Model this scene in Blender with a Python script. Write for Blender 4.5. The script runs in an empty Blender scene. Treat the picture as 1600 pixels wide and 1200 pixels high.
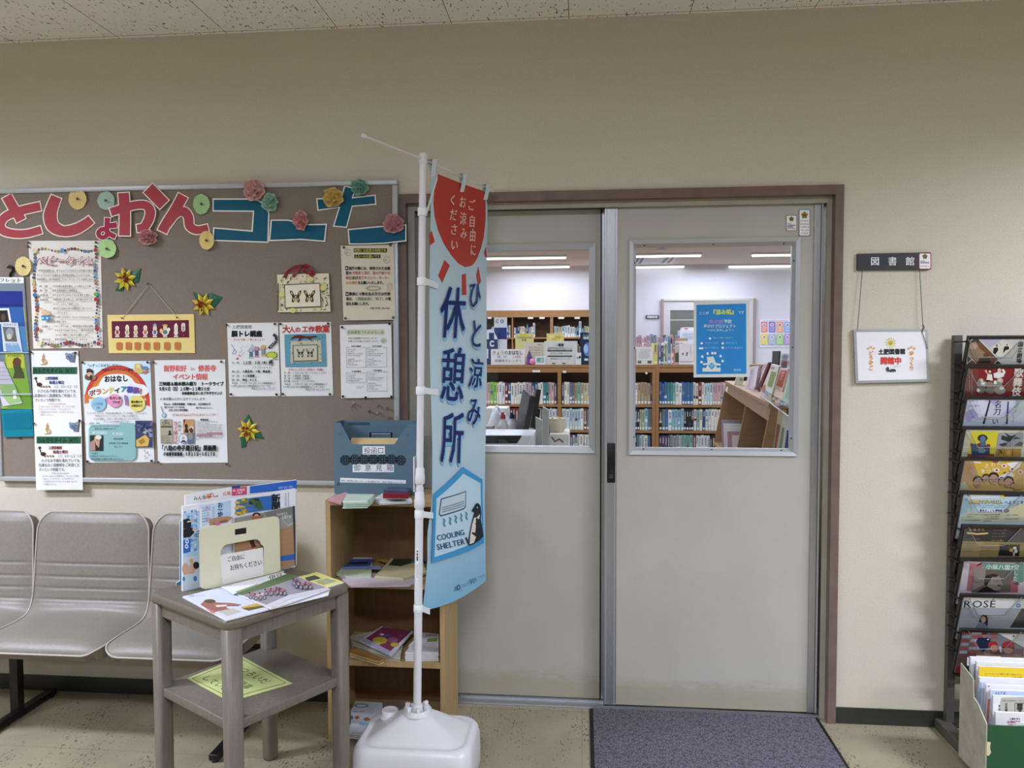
import bpy, bmesh, math, random
from mathutils import Vector, Matrix
from mathutils.geometry import tessellate_polygon
random.seed(7)
scene = bpy.context.scene
COL = scene.collection
W, H = 1600, 1200

# ---------------------------------------------------------------- camera
YAW, PITCH, ROLL, DIST, EYE, FPX = 9.29032564e-02, 4.25290376e-02, -2.43669805e-03, 3.03558662, 1.46517443, 1183.80480
_cy, _sy, _cp, _sp = math.cos(YAW), math.sin(YAW), math.cos(PITCH), math.sin(PITCH)
FWD = Vector((-_sy*_cp, _cy*_cp, -_sp))
_r = Vector((_cy, _sy, 0)); _u = _r.cross(FWD)
RGT = _r*math.cos(ROLL) + _u*math.sin(ROLL)
UPV = -_r*math.sin(ROLL) + _u*math.cos(ROLL)
CAMP = Vector((0, -DIST, EYE))
cd = bpy.data.cameras.new('camera'); cam = bpy.data.objects.new('camera', cd); COL.objects.link(cam)
cd.sensor_fit = 'HORIZONTAL'; cd.sensor_width = 36; cd.lens = FPX/W*36; cd.clip_start = 0.05; cd.clip_end = 60
m = Matrix((RGT, UPV, -FWD)).transposed().to_4x4(); m.translation = CAMP
cam.matrix_world = m
scene.camera = cam

def ray(px, py):
    return FWD + RGT*((px-W/2)/FPX) - UPV*((py-H/2)/FPX)
def at(px, py, Y=0.0):                       # point of the plane y = Y seen at a pixel of the photo
    d = ray(px, py); return CAMP + d*((Y+DIST)/d.y)
def to_px(p):
    d = p-CAMP; z = d.dot(FWD); return W/2+FPX*d.dot(RGT)/z, H/2-FPX*d.dot(UPV)/z
def on_plane(px, py, P, N):
    d = ray(px, py); return CAMP + d*((P-CAMP).dot(N)/d.dot(N))
def atz(px, py, Z=0.0):
    return on_plane(px, py, Vector((0, 0, Z)), Vector((0, 0, 1)))

# ---------------------------------------------------------------- world, exposure
wd = bpy.data.worlds.new('world'); scene.world = wd; wd.use_nodes = True
wd.node_tree.nodes['Background'].inputs[0].default_value = (0.9, 0.95, 1, 1)
wd.node_tree.nodes['Background'].inputs[1].default_value = 0.0
vs = scene.view_settings
vs.view_transform = 'Standard'; vs.look = 'None'; vs.gamma = 1.0; vs.use_curve_mapping = False
vs.exposure = 0.1
scene.display_settings.display_device = 'sRGB'
HALL_W, LIB_W = 118.0, 20.5                   # watts of one ceiling fixture

# ---------------------------------------------------------------- materials
def lin(c): return c/12.92 if c <= 0.04045 else ((c+0.055)/1.055)**2.4
def rgb(h):
    h = h.lstrip('#'); return tuple(lin(int(h[i:i+2], 16)/255) for i in (0, 2, 4))
_mats = {}
def nodes_of(name):
    mt = bpy.data.materials.new(name); mt.use_nodes = True
    nt = mt.node_tree; return mt, nt, nt.nodes, nt.links, nt.nodes['Principled BSDF']
def col(h, rough=0.55, gain=1.0, metal=0.0, spec=0.4):
    key = (h, rough, gain, metal, spec)
    if key not in _mats:
        mt, nt, N, L, B = nodes_of('paint_%s_%d' % (h.strip('#'), len(_mats)))
        c = tuple(min(0.9, x*gain) for x in rgb(h))
        B.inputs['Base Color'].default_value = (*c, 1); B.inputs['Roughness'].default_value = rough
        B.inputs['Metallic'].default_value = metal; B.inputs['Specular IOR Level'].default_value = spec
        _mats[key] = mt
    return _mats[key]
INK = 1.12
def ink(h): return col(h, 0.6, INK, 0, 0.25)
def mix_color(N, L, fac, c1, c2):
    x = N.new('ShaderNodeMix'); x.data_type = 'RGBA'
    if hasattr(fac, 'links'): L.new(fac, x.inputs[0])
    else: x.inputs[0].default_value = fac
    for i, c in ((6, c1), (7, c2)):
        if hasattr(c, 'links'): L.new(c, x.inputs[i])
        else: x.inputs[i].default_value = (*c, 1)
    return x.outputs[2]
def coords(N, L, scale=(1, 1, 1), kind='Object', rot=(0, 0, 0)):
    if kind == 'World':
        g = N.new('ShaderNodeNewGeometry'); src = g.outputs['Position']
    else:
        t = N.new('ShaderNodeTexCoord'); src = t.outputs[kind]
    mp = N.new('ShaderNodeMapping'); mp.inputs['Scale'].default_value = scale; mp.inputs['Rotation'].default_value = rot
    L.new(src, mp.inputs[0]); return mp.outputs[0]
def noise(N, L, vec, scale, detail=3, rough=0.5):
    n = N.new('ShaderNodeTexNoise'); n.inputs['Scale'].default_value = scale
    n.inputs['Detail'].default_value = detail; n.inputs['Roughness'].default_value = rough
    L.new(vec, n.inputs['Vector']); return n.outputs[0]
def ramp(N, L, f, stops):
    r = N.new('ShaderNodeValToRGB'); L.new(f, r.inputs[0]); e = r.color_ramp.elements
    while len(e) < len(stops): e.new(0.5)
    for i, (p, c) in enumerate(stops):
        e[i].position = p; e[i].color = (*c, 1) if isinstance(c, tuple) else (c, c, c, 1)
    return r.outputs[0]
def bump(N, L, B, h, strength=0.2, dist=0.001):
    b = N.new('ShaderNodeBump'); b.inputs['Strength'].default_value = strength; b.inputs['Distance'].default_value = dist
    L.new(h, b.inputs['Height']); L.new(b.outputs[0], B.inputs['Normal'])

def mk_wallpaper(name, base, fleck, dark):
    mt, nt, N, L, B = nodes_of(name)
    v = coords(N, L, (1, 1, 0.8), 'World')
    n1 = noise(N, L, v, 210, 4, 0.65); n2 = noise(N, L, v, 26, 4, 0.6); n3 = noise(N, L, v, 1.3, 2)
    c = mix_color(N, L, ramp(N, L, n1, [(0.38, 0.0), (0.62, 1.0)]), rgb(dark), rgb(fleck))
    c = mix_color(N, L, ramp(N, L, n2, [(0.3, 0.25), (0.7, 0.75)]), rgb(base), c)
    c = mix_color(N, L, ramp(N, L, n3, [(0.35, 0.0), (0.7, 0.16)]), c, rgb(dark))
    L.new(c, B.inputs['Base Color']); B.inputs['Roughness'].default_value = 0.75; B.inputs['Specular IOR Level'].default_value = 0.2
    bump(N, L, B, n1, 0.3, 0.0008); return mt
M_WALL = mk_wallpaper('beige_wallpaper', '#d4ccb9', '#dbd4c3', '#c6bda8')
M_LIBWALL = col('#d9d7df', 0.8, 1, 0, 0.2)

def mk_floor():
    mt, nt, N, L, B = nodes_of('fleck_vinyl_tile')
    v = coords(N, L, (1, 1, 1), 'World'); vs_ = coords(N, L, (150, 48, 1), 'World', (0, 0, 0.1))
    cl = noise(N, L, coords(N, L, (9, 3.2, 1), 'World'), 1, 2)
    fl = noise(N, L, vs_, 1, 2, 0.55)
    ad = N.new('ShaderNodeMath'); ad.operation = 'MULTIPLY_ADD'; L.new(cl, ad.inputs[0]); ad.inputs[1].default_value = 0.42; L.new(fl, ad.inputs[2])
    f = ramp(N, L, ad.outputs[0], [(0.845, 0.0), (0.88, 1.0)])
    big = noise(N, L, v, 5, 4); 
    base = mix_color(N, L, ramp(N, L, big, [(0.3, 0.0), (0.7, 1.0)]), rgb('#938a74'), rgb('#a1977e'))
    # tile seams
    br = N.new('ShaderNodeTexBrick'); br.offset = 0.0; br.squash = 1.0
    br.inputs['Scale'].default_value = 1; br.inputs['Mortar Size'].default_value = 0.0012; br.inputs['Brick Width'].default_value = 0.45; br.inputs['Row Height'].default_value = 0.45
    br.inputs['Color1'].default_value = (0, 0, 0, 1); br.inputs['Color2'].default_value = (0, 0, 0, 1); br.inputs['Mortar'].default_value = (1, 1, 1, 1)
    L.new(v, br.inputs['Vector'])
    base = mix_color(N, L, br.outputs['Color'], base, rgb('#7d725c'))
    c = mix_color(N, L, f, base, rgb('#574d3a'))
    L.new(c, B.inputs['Base Color']); B.inputs['Roughness'].default_value = 0.34; B.inputs['Specular IOR Level'].default_value = 0.45
    return mt
def mk_ceiling():
    mt, nt, N, L, B = nodes_of('rockwool_ceiling_tile')
    v = coords(N, L, (1, 1, 1), 'World')
    fl = noise(N, L, coords(N, L, (120, 42, 1), 'World', (0, 0, 0.15)), 1, 2, 0.6)
    cl = noise(N, L, coords(N, L, (14, 9, 1), 'World'), 1, 1)
    ad = N.new('ShaderNodeMath'); ad.operation = 'MULTIPLY_ADD'; L.new(cl, ad.inputs[0]); ad.inputs[1].default_value = 0.2; L.new(fl, ad.inputs[2])
    f = ramp(N, L, ad.outputs[0], [(0.735, 0.0), (0.775, 1.0)])
    br = N.new('ShaderNodeTexBrick'); br.offset = 0.0
    br.inputs['Scale'].default_value = 1; br.inputs['Mortar Size'].default_value = 0.0016; br.inputs['Brick Width'].default_value = 0.465; br.inputs['Row Height'].default_value = 0.93
    br.inputs['Color1'].default_value = (0, 0, 0, 1); br.inputs['Color2'].default_value = (0, 0, 0, 1); br.inputs['Mortar'].default_value = (1, 1, 1, 1)
    off = N.new('ShaderNodeVectorMath'); off.operation = 'ADD'; off.inputs[1].default_value = (0.52, 0.02, 0); L.new(v, off.inputs[0]); L.new(off.outputs[0], br.inputs['Vector'])
    c = mix_color(N, L, f, rgb('#e9e4de'), rgb('#6f665c'))
    c = mix_color(N, L, br.outputs['Color'], c, rgb('#6d6459'))
    L.new(c, B.inputs['Base Color']); B.inputs['Roughness'].default_value = 0.9
    inv = N.new('ShaderNodeMath'); inv.operation = 'SUBTRACT'; inv.inputs[0].default_value = 1; L.new(f, inv.inputs[1])
    bump(N, L, B, inv.outputs[0], 0.4, 0.002); return mt
def mk_wood(name, a, b, scale=(2, 2, 22), rough=0.45, spec=0.35):
    mt, nt, N, L, B = nodes_of(name)
    v = coords(N, L, scale, 'World')
    n1 = noise(N, L, v, 3.0, 5, 0.6); n2 = noise(N, L, v, 11, 3)
    c = mix_color(N, L, ramp(N, L, n1, [(0.3, 0.0), (0.7, 1.0)]), rgb(a), rgb(b))
    c = mix_color(N, L, ramp(N, L, n2, [(0.45, 0.0), (0.75, 0.35)]), c, rgb(a))
    L.new(c, B.inputs['Base Color']); B.inputs['Roughness'].default_value = rough; B.inputs['Specular IOR Level'].default_value = spec
    return mt
def mk_mottle(name, a, b, scale, rough=0.6, spec=0.3, bmp=0.0, metal=0.0, vscale=(1, 1, 1), lo=0.35, hi=0.65):
    mt, nt, N, L, B = nodes_of(name)
    v = coords(N, L, vscale, 'World'); n = noise(N, L, v, scale, 4, 0.6)
    L.new(mix_color(N, L, ramp(N, L, n, [(lo, 0.0), (hi, 1.0)]), rgb(a), rgb(b)), B.inputs['Base Color'])
    B.inputs['Roughness'].default_value = rough; B.inputs['Specular IOR Level'].default_value = spec; B.inputs['Metallic'].default_value = metal
    if bmp: bump(N, L, B, n, bmp, 0.002)
    return mt
M_FLOOR = mk_floor(); M_CEIL = mk_ceiling()
M_BASEB = col('#34352f', 0.35)
M_CASING = mk_mottle('brown_door_casing', '#6f5c51', '#7a675b', 12, 0.45)
M_CREAMJ = mk_mottle('cream_jamb', '#a9a592', '#b3af9d', 9, 0.5)
def mk_door():
    mt = mk_mottle('grey_painted_door', '#b6b4a8', '#bcbaaf', 4, 0.42, 0.35); nt = mt.node_tree; N, L = nt.nodes, nt.links; B = N['Principled BSDF']
    src = B.inputs['Base Color'].links[0].from_socket; g = N.new('ShaderNodeNewGeometry'); sx = N.new('ShaderNodeSeparateXYZ'); L.new(g.outputs['Position'], sx.inputs[0])
    n = noise(N, L, coords(N, L, (6, 1, 16), 'World'), 2.0, 4, 0.7)                     # scuffed dirt along the foot of the leaves
    ad = N.new('ShaderNodeMath'); ad.operation = 'MULTIPLY_ADD'; L.new(n, ad.inputs[0]); ad.inputs[1].default_value = -0.16; L.new(sx.outputs['Z'], ad.inputs[2])
    f = ramp(N, L, ad.outputs[0], [(0.0, 0.55), (0.05, 0.0)]); sp = ramp(N, L, noise(N, L, coords(N, L, (9, 1, 5), 'World'), 6.0, 2, 0.5), [(0.76, 0.0), (0.80, 0.35)])
    c = mix_color(N, L, f, src, rgb('#a39a7a')); c = mix_color(N, L, sp, c, rgb('#98968a')); L.new(c, B.inputs['Base Color']); return mt
M_DOOR = mk_door()
M_ALU = mk_mottle('brushed_aluminium', '#a6a8ac', '#b8babd', 30, 0.36, 0.5, 0, 0.75, (40, 40, 1))
M_ALU2 = col('#b7babb', 0.4, 1, 0.3, 0.5)
M_BLACK = col('#121212', 0.4)
M_CORK = mk_mottle('taupe_felt_board', '#83776b', '#8c8175', 260, 0.95, 0.1, 0.25)
M_VINYL = mk_mottle('taupe_vinyl', '#807a71', '#878178', 90, 0.43, 0.4, 0.06)
M_VINYLSIDE = col('#7c7366', 0.5)
M_PIPING = col('#b6aca4', 0.4)
M_TABLE = mk_wood('grey_stained_wood', '#686055', '#787064', (30, 30, 3), 0.42)
M_TABLETOP = mk_wood('grey_stained_wood_top', '#655e52', '#726a5d', (5, 40, 30), 0.4)
M_SHELF = mk_wood('light_oak_board', '#a98e62', '#b89d70', (28, 28, 3), 0.5)
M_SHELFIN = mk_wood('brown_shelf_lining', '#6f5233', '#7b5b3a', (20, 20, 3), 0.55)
M_LIBWOOD = mk_wood('honey_library_wood', '#9a6f45', '#ae8255', (3, 3, 26), 0.45)
M_LIBWOODD = mk_wood('dark_library_back', '#5a3d29', '#684731', (3, 3, 26), 0.55)
M_WHITEPL = col('#dddde1', 0.32, 1.0, 0, 0.5)
M_RACK = col('#5c5a54', 0.42, 1, 0.3)
M_RACKBLK = col('#1c1a19', 0.4)
M_PAPER = col('#f0eeea', 0.65, 1.0, 0, 0.25)
M_STRING = col('#c9c2b2', 0.8)
def mk_mat():
    mt, nt, N, L, B = nodes_of('purple_grey_loop_pile')
    v = coords(N, L, (1, 1, 1), 'World'); n = noise(N, L, v, 190, 3, 0.7); n2 = noise(N, L, v, 75, 3, 0.6)
    c = mix_color(N, L, ramp(N, L, n, [(0.36, 0.0), (0.62, 1.0)]), rgb('#46424c'), rgb('#8f8a97'))
    c = mix_color(N, L, ramp(N, L, n2, [(0.5, 0.0), (0.62, 0.55)]), c, rgb('#413c48'))
    L.new(c, B.inputs['Base Color']); B.inputs['Roughness'].default_value = 0.95; B.inputs['Specular IOR Level'].default_value = 0.1
    bump(N, L, B, n, 1.0, 0.006); return mt
M_MAT = mk_mat()
def mk_glass(name, tint=(1, 1, 1), refl=0.06):
    mt = bpy.data.materials.new(name); mt.use_nodes = True; nt = mt.node_tree; N = nt.nodes; L = nt.links
    N.clear(); out = N.new('ShaderNodeOutputMaterial'); mx = N.new('ShaderNodeMixShader')
    tr = N.new('ShaderNodeBsdfTransparent'); tr.inputs[0].default_value = (*tint, 1)
    gl = N.new('ShaderNodeBsdfGlossy'); gl.inputs['Roughness'].default_value = 0.02
    fr = N.new('ShaderNodeLayerWeight'); pw = N.new('ShaderNodeMath'); pw.operation = 'POWER'; pw.inputs[1].default_value = 4.0
    mu = N.new('ShaderNodeMath'); mu.operation = 'MULTIPLY_ADD'; mu.inputs[1].default_value = 0.6; mu.inputs[2].default_value = refl
    L.new(fr.outputs['Facing'], pw.inputs[0]); L.new(pw.outputs[0], mu.inputs[0]); L.new(mu.outputs[0], mx.inputs[0])
    L.new(tr.outputs[0], mx.inputs[1]); L.new(gl.outputs[0], mx.inputs[2]); L.new(mx.outputs[0], out.inputs[0]); return mt
M_GLASS = mk_glass('clear_window_glass', (0.97, 0.985, 0.98), 0.03)
M_ACRYL = mk_glass('clear_acrylic', (0.95, 0.96, 0.96), 0.03)
def mk_emit(name, c, s):
    mt = bpy.data.materials.new(name); mt.use_nodes = True; nt = mt.node_tree; nt.nodes.clear()
    o = nt.nodes.new('ShaderNodeOutputMaterial'); e = nt.nodes.new('ShaderNodeEmission'); e.inputs[0].default_value = (*c, 1); e.inputs[1].default_value = s
    nt.links.new(e.outputs[0], o.inputs[0]); return mt
M_TUBE = mk_emit('lit_tube', (0.97, 0.97, 1.0), 3.0)

# ---------------------------------------------------------------- mesh builder
class MB:
    def __init__(s): s.v, s.f, s.mi, s.mats, s.sm = [], [], [], [], []
    def slot(s, mt):
        if mt not in s.mats: s.mats.append(mt)
        return s.mats.index(mt)
    def add(s, verts, faces, mt, smooth=False):
        b = len(s.v); s.v += [Vector(v) for v in verts]; k = s.slot(mt)
        for f in faces: s.f.append(tuple(b+i for i in f)); s.mi.append(k); s.sm.append(smooth)
        return s
    def box(s, a, b, mt, M=None):
        x0, y0, z0 = a; x1, y1, z1 = b
        vs_ = [Vector(p) for p in ((x0,y0,z0),(x1,y0,z0),(x1,y1,z0),(x0,y1,z0),(x0,y0,z1),(x1,y0,z1),(x1,y1,z1),(x0,y1,z1))]
        if M is not None: vs_ = [M @ p for p in vs_]
        return s.add(vs_, [(0,3,2,1),(4,5,6,7),(0,1,5,4),(1,2,6,5),(2,3,7,6),(3,0,4,7)], mt)
    def bbox(s, a, b, r, mt, M=None, seg=2):          # box with rounded edges
        bm = bmesh.new(); bmesh.ops.create_cube(bm, size=1)
        for v in bm.verts: v.co = Vector(((a[0]+b[0])/2+v.co.x*(b[0]-a[0]), (a[1]+b[1])/2+v.co.y*(b[1]-a[1]), (a[2]+b[2])/2+v.co.z*(b[2]-a[2])))
        bmesh.ops.bevel(bm, geom=bm.edges[:], offset=r, segments=seg, affect='EDGES', profile=0.5)
        bm.verts.ensure_lookup_table()
        vs_ = [(M @ v.co) if M is not None else v.co.copy() for v in bm.verts]
        s.add(vs_, [[v.index for v in f.verts] for f in bm.faces], mt, True); bm.free(); return s
    def tube(s, pts, r, mt, n=10, cap=True, smooth=True):
        pts = [Vector(p) for p in pts]; rs = r if isinstance(r, (list, tuple)) else [r]*len(pts)
        vs_, fs = [], []; up = None
        for i, p in enumerate(pts):
            t = (pts[min(i+1, len(pts)-1)]-pts[max(i-1, 0)]).normalized()
            if up is None: up = Vector((0, 0, 1)) if abs(t.z) < 0.9 else Vector((1, 0, 0))
            a = t.cross(up).normalized(); up = a.cross(t).normalized()
            for k in range(n):
                g = 2*math.pi*k/n; vs_.append(p+(a*math.cos(g)+up*math.sin(g))*rs[i])
        for i in range(len(pts)-1):
            for k in range(n): fs.append((i*n+k, i*n+(k+1)%n, (i+1)*n+(k+1)%n, (i+1)*n+k))
        s.add(vs_, fs, mt, smooth)
        if cap: s.add(vs_[:n], [tuple(range(n))[::-1]], mt); s.add(vs_[-n:], [tuple(range(n))], mt)
        return s
    def lathe(s, prof, c, mt, n=20, axis=Vector((0, 0, 1)), smooth=True, cap=True):
        axis = axis.normalized(); a = axis.orthogonal().normalized(); b = axis.cross(a); c = Vector(c); vs_, fs = [], []
        for r, h in prof:
            for k in range(n):
                g = 2*math.pi*k/n; vs_.append(c+axis*h+(a*math.cos(g)+b*math.sin(g))*r)
        for i in range(len(prof)-1):
            for k in range(n): fs.append((i*n+k, i*n+(k+1)%n, (i+1)*n+(k+1)%n, (i+1)*n+k))
        s.add(vs_, fs, mt, smooth)
        if cap: s.add(vs_[:n], [tuple(range(n))[::-1]], mt); s.add(vs_[-n:], [tuple(range(n))], mt)
        return s
    def prism(s, poly, d, mt, side=None):            # planar polygon (3D points) pushed along d
        poly = [Vector(p) for p in poly]; d = Vector(d); n = len(poly)
        tr = tessellate_polygon([poly])
        s.add(poly, tr, mt); s.add([p+d for p in poly], tr, mt)
        s.add(poly+[p+d for p in poly], [(i, (i+1) % n, n+(i+1) % n, n+i) for i in range(n)], side or mt); return s
    def grid(s, fn, nu, nv, mt, smooth=True):
        vs_ = [fn(i/nu, j/nv) for j in range(nv+1) for i in range(nu+1)]
        s.add(vs_, [(j*(nu+1)+i, j*(nu+1)+i+1, (j+1)*(nu+1)+i+1, (j+1)*(nu+1)+i) for j in range(nv) for i in range(nu)], mt, smooth); return s
    def loft(s, rings, mt, cap=True, smooth=True):
        n = len(rings[0]); vs_ = [Vector(p) for r in rings for p in r]
        s.add(vs_, [(i*n+k, i*n+(k+1) % n, (i+1)*n+(k+1) % n, (i+1)*n+k) for i in range(len(rings)-1) for k in range(n)], mt, smooth)
        if cap: s.add(rings[0], [tuple(range(n))[::-1]], mt); s.add(rings[-1], [tuple(range(n))], mt)
        return s
    def build(s, name, parent=None, origin=None, recalc=False):
        if parent is not None: o0 = world_loc(parent)
        elif origin is not None: o0 = Vector(origin)
        else:
            xs = [v.x for v in s.v]; ys = [v.y for v in s.v]; zs = [v.z for v in s.v]
            o0 = Vector(((min(xs)+max(xs))/2, (min(ys)+max(ys))/2, min(zs)))
        me = bpy.data.meshes.new(name); me.from_pydata([v-o0 for v in s.v], [], s.f)
        for mt in s.mats: me.materials.append(mt)
        me.polygons.foreach_set('material_index', s.mi); me.polygons.foreach_set('use_smooth', s.sm); me.update()
        if recalc:
            bm = bmesh.new(); bm.from_mesh(me); bmesh.ops.remove_doubles(bm, verts=bm.verts[:], dist=1e-5); bmesh.ops.recalc_face_normals(bm, faces=bm.faces[:]); bm.to_mesh(me); bm.free()
        o = bpy.data.objects.new(name, me); COL.objects.link(o)
        if parent is not None: o.parent = parent
        else: o.location = o0
        return o
def world_loc(o):
    p = Vector(o.location); q = o.parent
    while q is not None: p += Vector(q.location); q = q.parent
    return p
def tag(o, label, cat, group=None):
    o['label'] = label; o['category'] = cat
    if group: o['group'] = group
    return o
def thing(name, label, cat, loc, group=None):
    o = bpy.data.objects.new(name, None); COL.objects.link(o); o.location = loc; o.empty_display_size = 0.05
    return tag(o, label, cat, group)
def struct(o): o['kind'] = 'structure'; return o

# ---------------------------------------------------------------- lettering
_gc = {}; _tc = None
def glyph(ch):
    global _tc
    k = ch
    if k in _gc: return _gc[k]
    if _tc is None:
        c = bpy.data.curves.new('lettering', 'FONT'); _tc = bpy.data.objects.new('lettering', c); COL.objects.link(_tc); c.resolution_u = 2
    c = _tc.data; c.body = ch
    dg = bpy.context.evaluated_depsgraph_get(); dg.update()
    ev = _tc.evaluated_get(dg); me = ev.to_mesh()
    vs_ = [(v.co.x, v.co.y) for v in me.vertices]; fs = [tuple(p.vertices) for p in me.polygons]; ev.to_mesh_clear()
    if ord(ch) > 0x2000: adv = 1.0
    elif vs_: adv = max(v[0] for v in vs_)+0.07
    else: adv = 0.35
    _gc[k] = (vs_, fs, adv); return _gc[k]
def drop_lettering():
    if _tc is not None: d = _tc.data; bpy.data.objects.remove(_tc); bpy.data.curves.remove(d)

class Art:
    """print on a surface: tf(x, y, h) gives the point h metres in front of it"""
    def __init__(s, tf, mb=None, dh=0.00007, h=0.00012): s.tf, s.mb, s.dh, s.h, s.clip = tf, mb or MB(), dh, h, None
    def poly(s, pts, c, h=None):
        if s.clip:
            pts = clip_poly(pts, s.clip)
            if len(pts) < 3: return s
        s.h += s.dh; hh = s.h if h is None else h
        tr = tessellate_polygon([[Vector((x, y, 0)) for x, y in pts]])
        s.mb.add([s.tf(x, y, hh) for x, y in pts], tr, ink(c) if isinstance(c, str) else c); return s
    def rect(s, x0, y0, x1, y1, c, n=1):
        if n > 1:
            s.h += s.dh; hh = s.h
            s.mb.grid(lambda u, v: s.tf(x0+(x1-x0)*u, y0+(y1-y0)*v, hh), n, n, ink(c) if isinstance(c, str) else c, False); return s
        return s.poly([(x0, y0), (x1, y0), (x1, y1), (x0, y1)], c)
    def frame(s, x0, y0, x1, y1, t, c):
        s.rect(x0, y0, x1, y0+t, c); s.h -= s.dh; s.rect(x0, y1-t, x1, y1, c); s.h -= s.dh
        s.rect(x0, y0, x0+t, y1, c); s.h -= s.dh; s.rect(x1-t, y0, x1, y1, c); return s
    def rrect(s, x0, y0, x1, y1, r, c):
        pts = []
        for cx, cy, a0 in ((x1-r, y1-r, 0), (x0+r, y1-r, 90), (x0+r, y0+r, 180), (x1-r, y0+r, 270)):
            for k in range(5): a = math.radians(a0+k*22.5); pts.append((cx+r*math.cos(a), cy+r*math.sin(a)))
        return s.poly(pts, c)
    def ell(s, cx, cy, rx, ry, c, n=18, a0=0, a1=360):
        full = a1-a0 >= 360
        pts = [(cx+rx*math.cos(math.radians(a0+(a1-a0)*k/n)), cy+ry*math.sin(math.radians(a0+(a1-a0)*k/n))) for k in range(n if full else n+1)]
        return s.poly(pts, c)
    def band(s, cx, cy, r0x, r0y, r1x, r1y, a0, a1, c, n=20):
        A = [math.radians(a0+(a1-a0)*k/n) for k in range(n+1)]
        return s.strip([(cx+r0x*math.cos(a), cy+r0y*math.sin(a)) for a in A], [(cx+r1x*math.cos(a), cy+r1y*math.sin(a)) for a in A], c)
    def strip(s, A, B, c):
        if s.clip:
            for i in range(len(A)-1): s.poly([A[i], A[i+1], B[i+1], B[i]], c); s.h -= s.dh
            s.h += s.dh; return s
        s.h += s.dh; n = len(A); hh = s.h
        s.mb.add([s.tf(x, y, hh) for x, y in A+B], [(i, i+1, n+i+1, n+i) for i in range(n-1)], ink(c) if isinstance(c, str) else c); return s
    def line(s, pts, w, c):
        A, B = offset_line(pts, w/2); return s.strip(A, B, c)
    def star(s, cx, cy, r, ri, n, c, rot=-90):
        return s.poly([(cx+(r if k % 2 == 0 else ri)*math.cos(math.radians(rot+180*k/n)), cy+(r if k % 2 == 0 else ri)*math.sin(math.radians(rot+180*k/n))) for k in range(2*n)], c)
    def text(s, t, x, y, h, c, bold=0.0, w=None, align='l', rot=0, vert=False, pitch=None, sx=1.0, shear=0.0):
        """x = left (or centre / right) edge, y = middle of the line (vert: top of the first sign), h = sign height"""
        em = h/0.92; items, pen = [], 0.0
        if vert:
            p = pitch or h*1.08
            for i, ch in enumerate(t): items.append((ch, -0.5, -(i*p/em)-0.86))
        else:
            for ch in t: items.append((ch, pen, -0.38)); pen += glyph(ch)[2]
        k = em*sx
        if w is not None and not vert and pen > 0: k = w/pen
        ox = 0 if vert or align == 'l' else (-pen*k/2 if align == 'c' else -pen*k)
        cr, sr = math.cos(math.radians(rot)), math.sin(math.radians(rot)); s.h += s.dh; hh = s.h
        mt = ink(c) if isinstance(c, str) else c
        b = bold*1.15
        offs = [(0, 0)] if b <= 0 else ([(-b*0.7, 0), (b*0.7, 0)] if b < 0.03 else [(-b, 0), (b, 0), (0, b*0.7), (0, -b*0.7)] if h < 30 or s.clip else [(b*math.cos(k_*math.pi/6), b*math.sin(k_*math.pi/6)) for k_ in range(12)])
        for ch, dx, dy in items:
            vs_, fs, _ = glyph(ch)
            if not fs: continue
            for q_, (ox_, oy_) in enumerate(offs):
                P = []; out_ = False
                for gx, gy in vs_:
                    X = (gx+dx+ox_)*k+ox; Y = -(gy+dy+oy_)*em; X -= shear*Y
                    u_, v_ = x+X*cr-Y*sr, y+X*sr+Y*cr
                    if s.clip and not inside(u_, v_, s.clip): out_ = True; break
                    P.append(s.tf(u_, v_, hh+q_*0.00002))
                if out_: continue
                s.mb.add(P, fs, mt)
        s.h += len(offs)*0.00002
        return s
    def greek(s, x0, y, x1, h, c, seed=1):              # lettering too small to read: a broken row of marks
        R = random.Random(seed*977+int(x0*7+y*13)); s.h += s.dh; x = x0; mt = ink(c) if isinstance(c, str) else c; hh = s.h
        while x < x1-h*0.4:
            w = h*R.choice((0.55, 0.8, 0.8)); a = y-h*R.uniform(0.3, 0.5); b = y+h*R.uniform(0.3, 0.5); k = R.random()
            if s.clip and not (inside(x, a, s.clip) and inside(x+w, b, s.clip)): x += h; continue
            if k < 0.6:
                for q in (0, 0.55):
                    yy = a+(b-a)*q; s.mb.add([s.tf(x, yy, hh), s.tf(x+w, yy, hh), s.tf(x+w, yy+(b-a)*0.3, hh), s.tf(x, yy+(b-a)*0.3, hh)], [(0, 1, 2, 3)], mt)
            else:
                s.mb.add([s.tf(x, a, hh), s.tf(x+w*0.6, a, hh), s.tf(x+w*0.6, b, hh), s.tf(x, b, hh)], [(0, 1, 2, 3)], mt)
            x += h*R.choice((0.95, 1.0, 1.0, 1.0, 1.3))
        return s
def inside(x, y, C):
    return all((C[(i+1) % len(C)][0]-C[i][0])*(y-C[i][1])-(C[(i+1) % len(C)][1]-C[i][1])*(x-C[i][0]) >= 0 for i in range(len(C)))
def clip_poly(P, C):                                 # C convex, clockwise on the page
    for i in range(len(C)):
        (ax, ay), (bx, by) = C[i], C[(i+1) % len(C)]; sd = lambda p: (bx-ax)*(p[1]-ay)-(by-ay)*(p[0]-ax); out = []
        for j in range(len(P)):
            p, q = P[j-1], P[j]; sp, sq = sd(p), sd(q)
            if (sp >= 0) != (sq >= 0): t = sp/(sp-sq); out.append((p[0]+(q[0]-p[0])*t, p[1]+(q[1]-p[1])*t))
            if sq >= 0: out.append(q)
        P = out
        if len(P) < 3: return []
    return P
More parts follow.
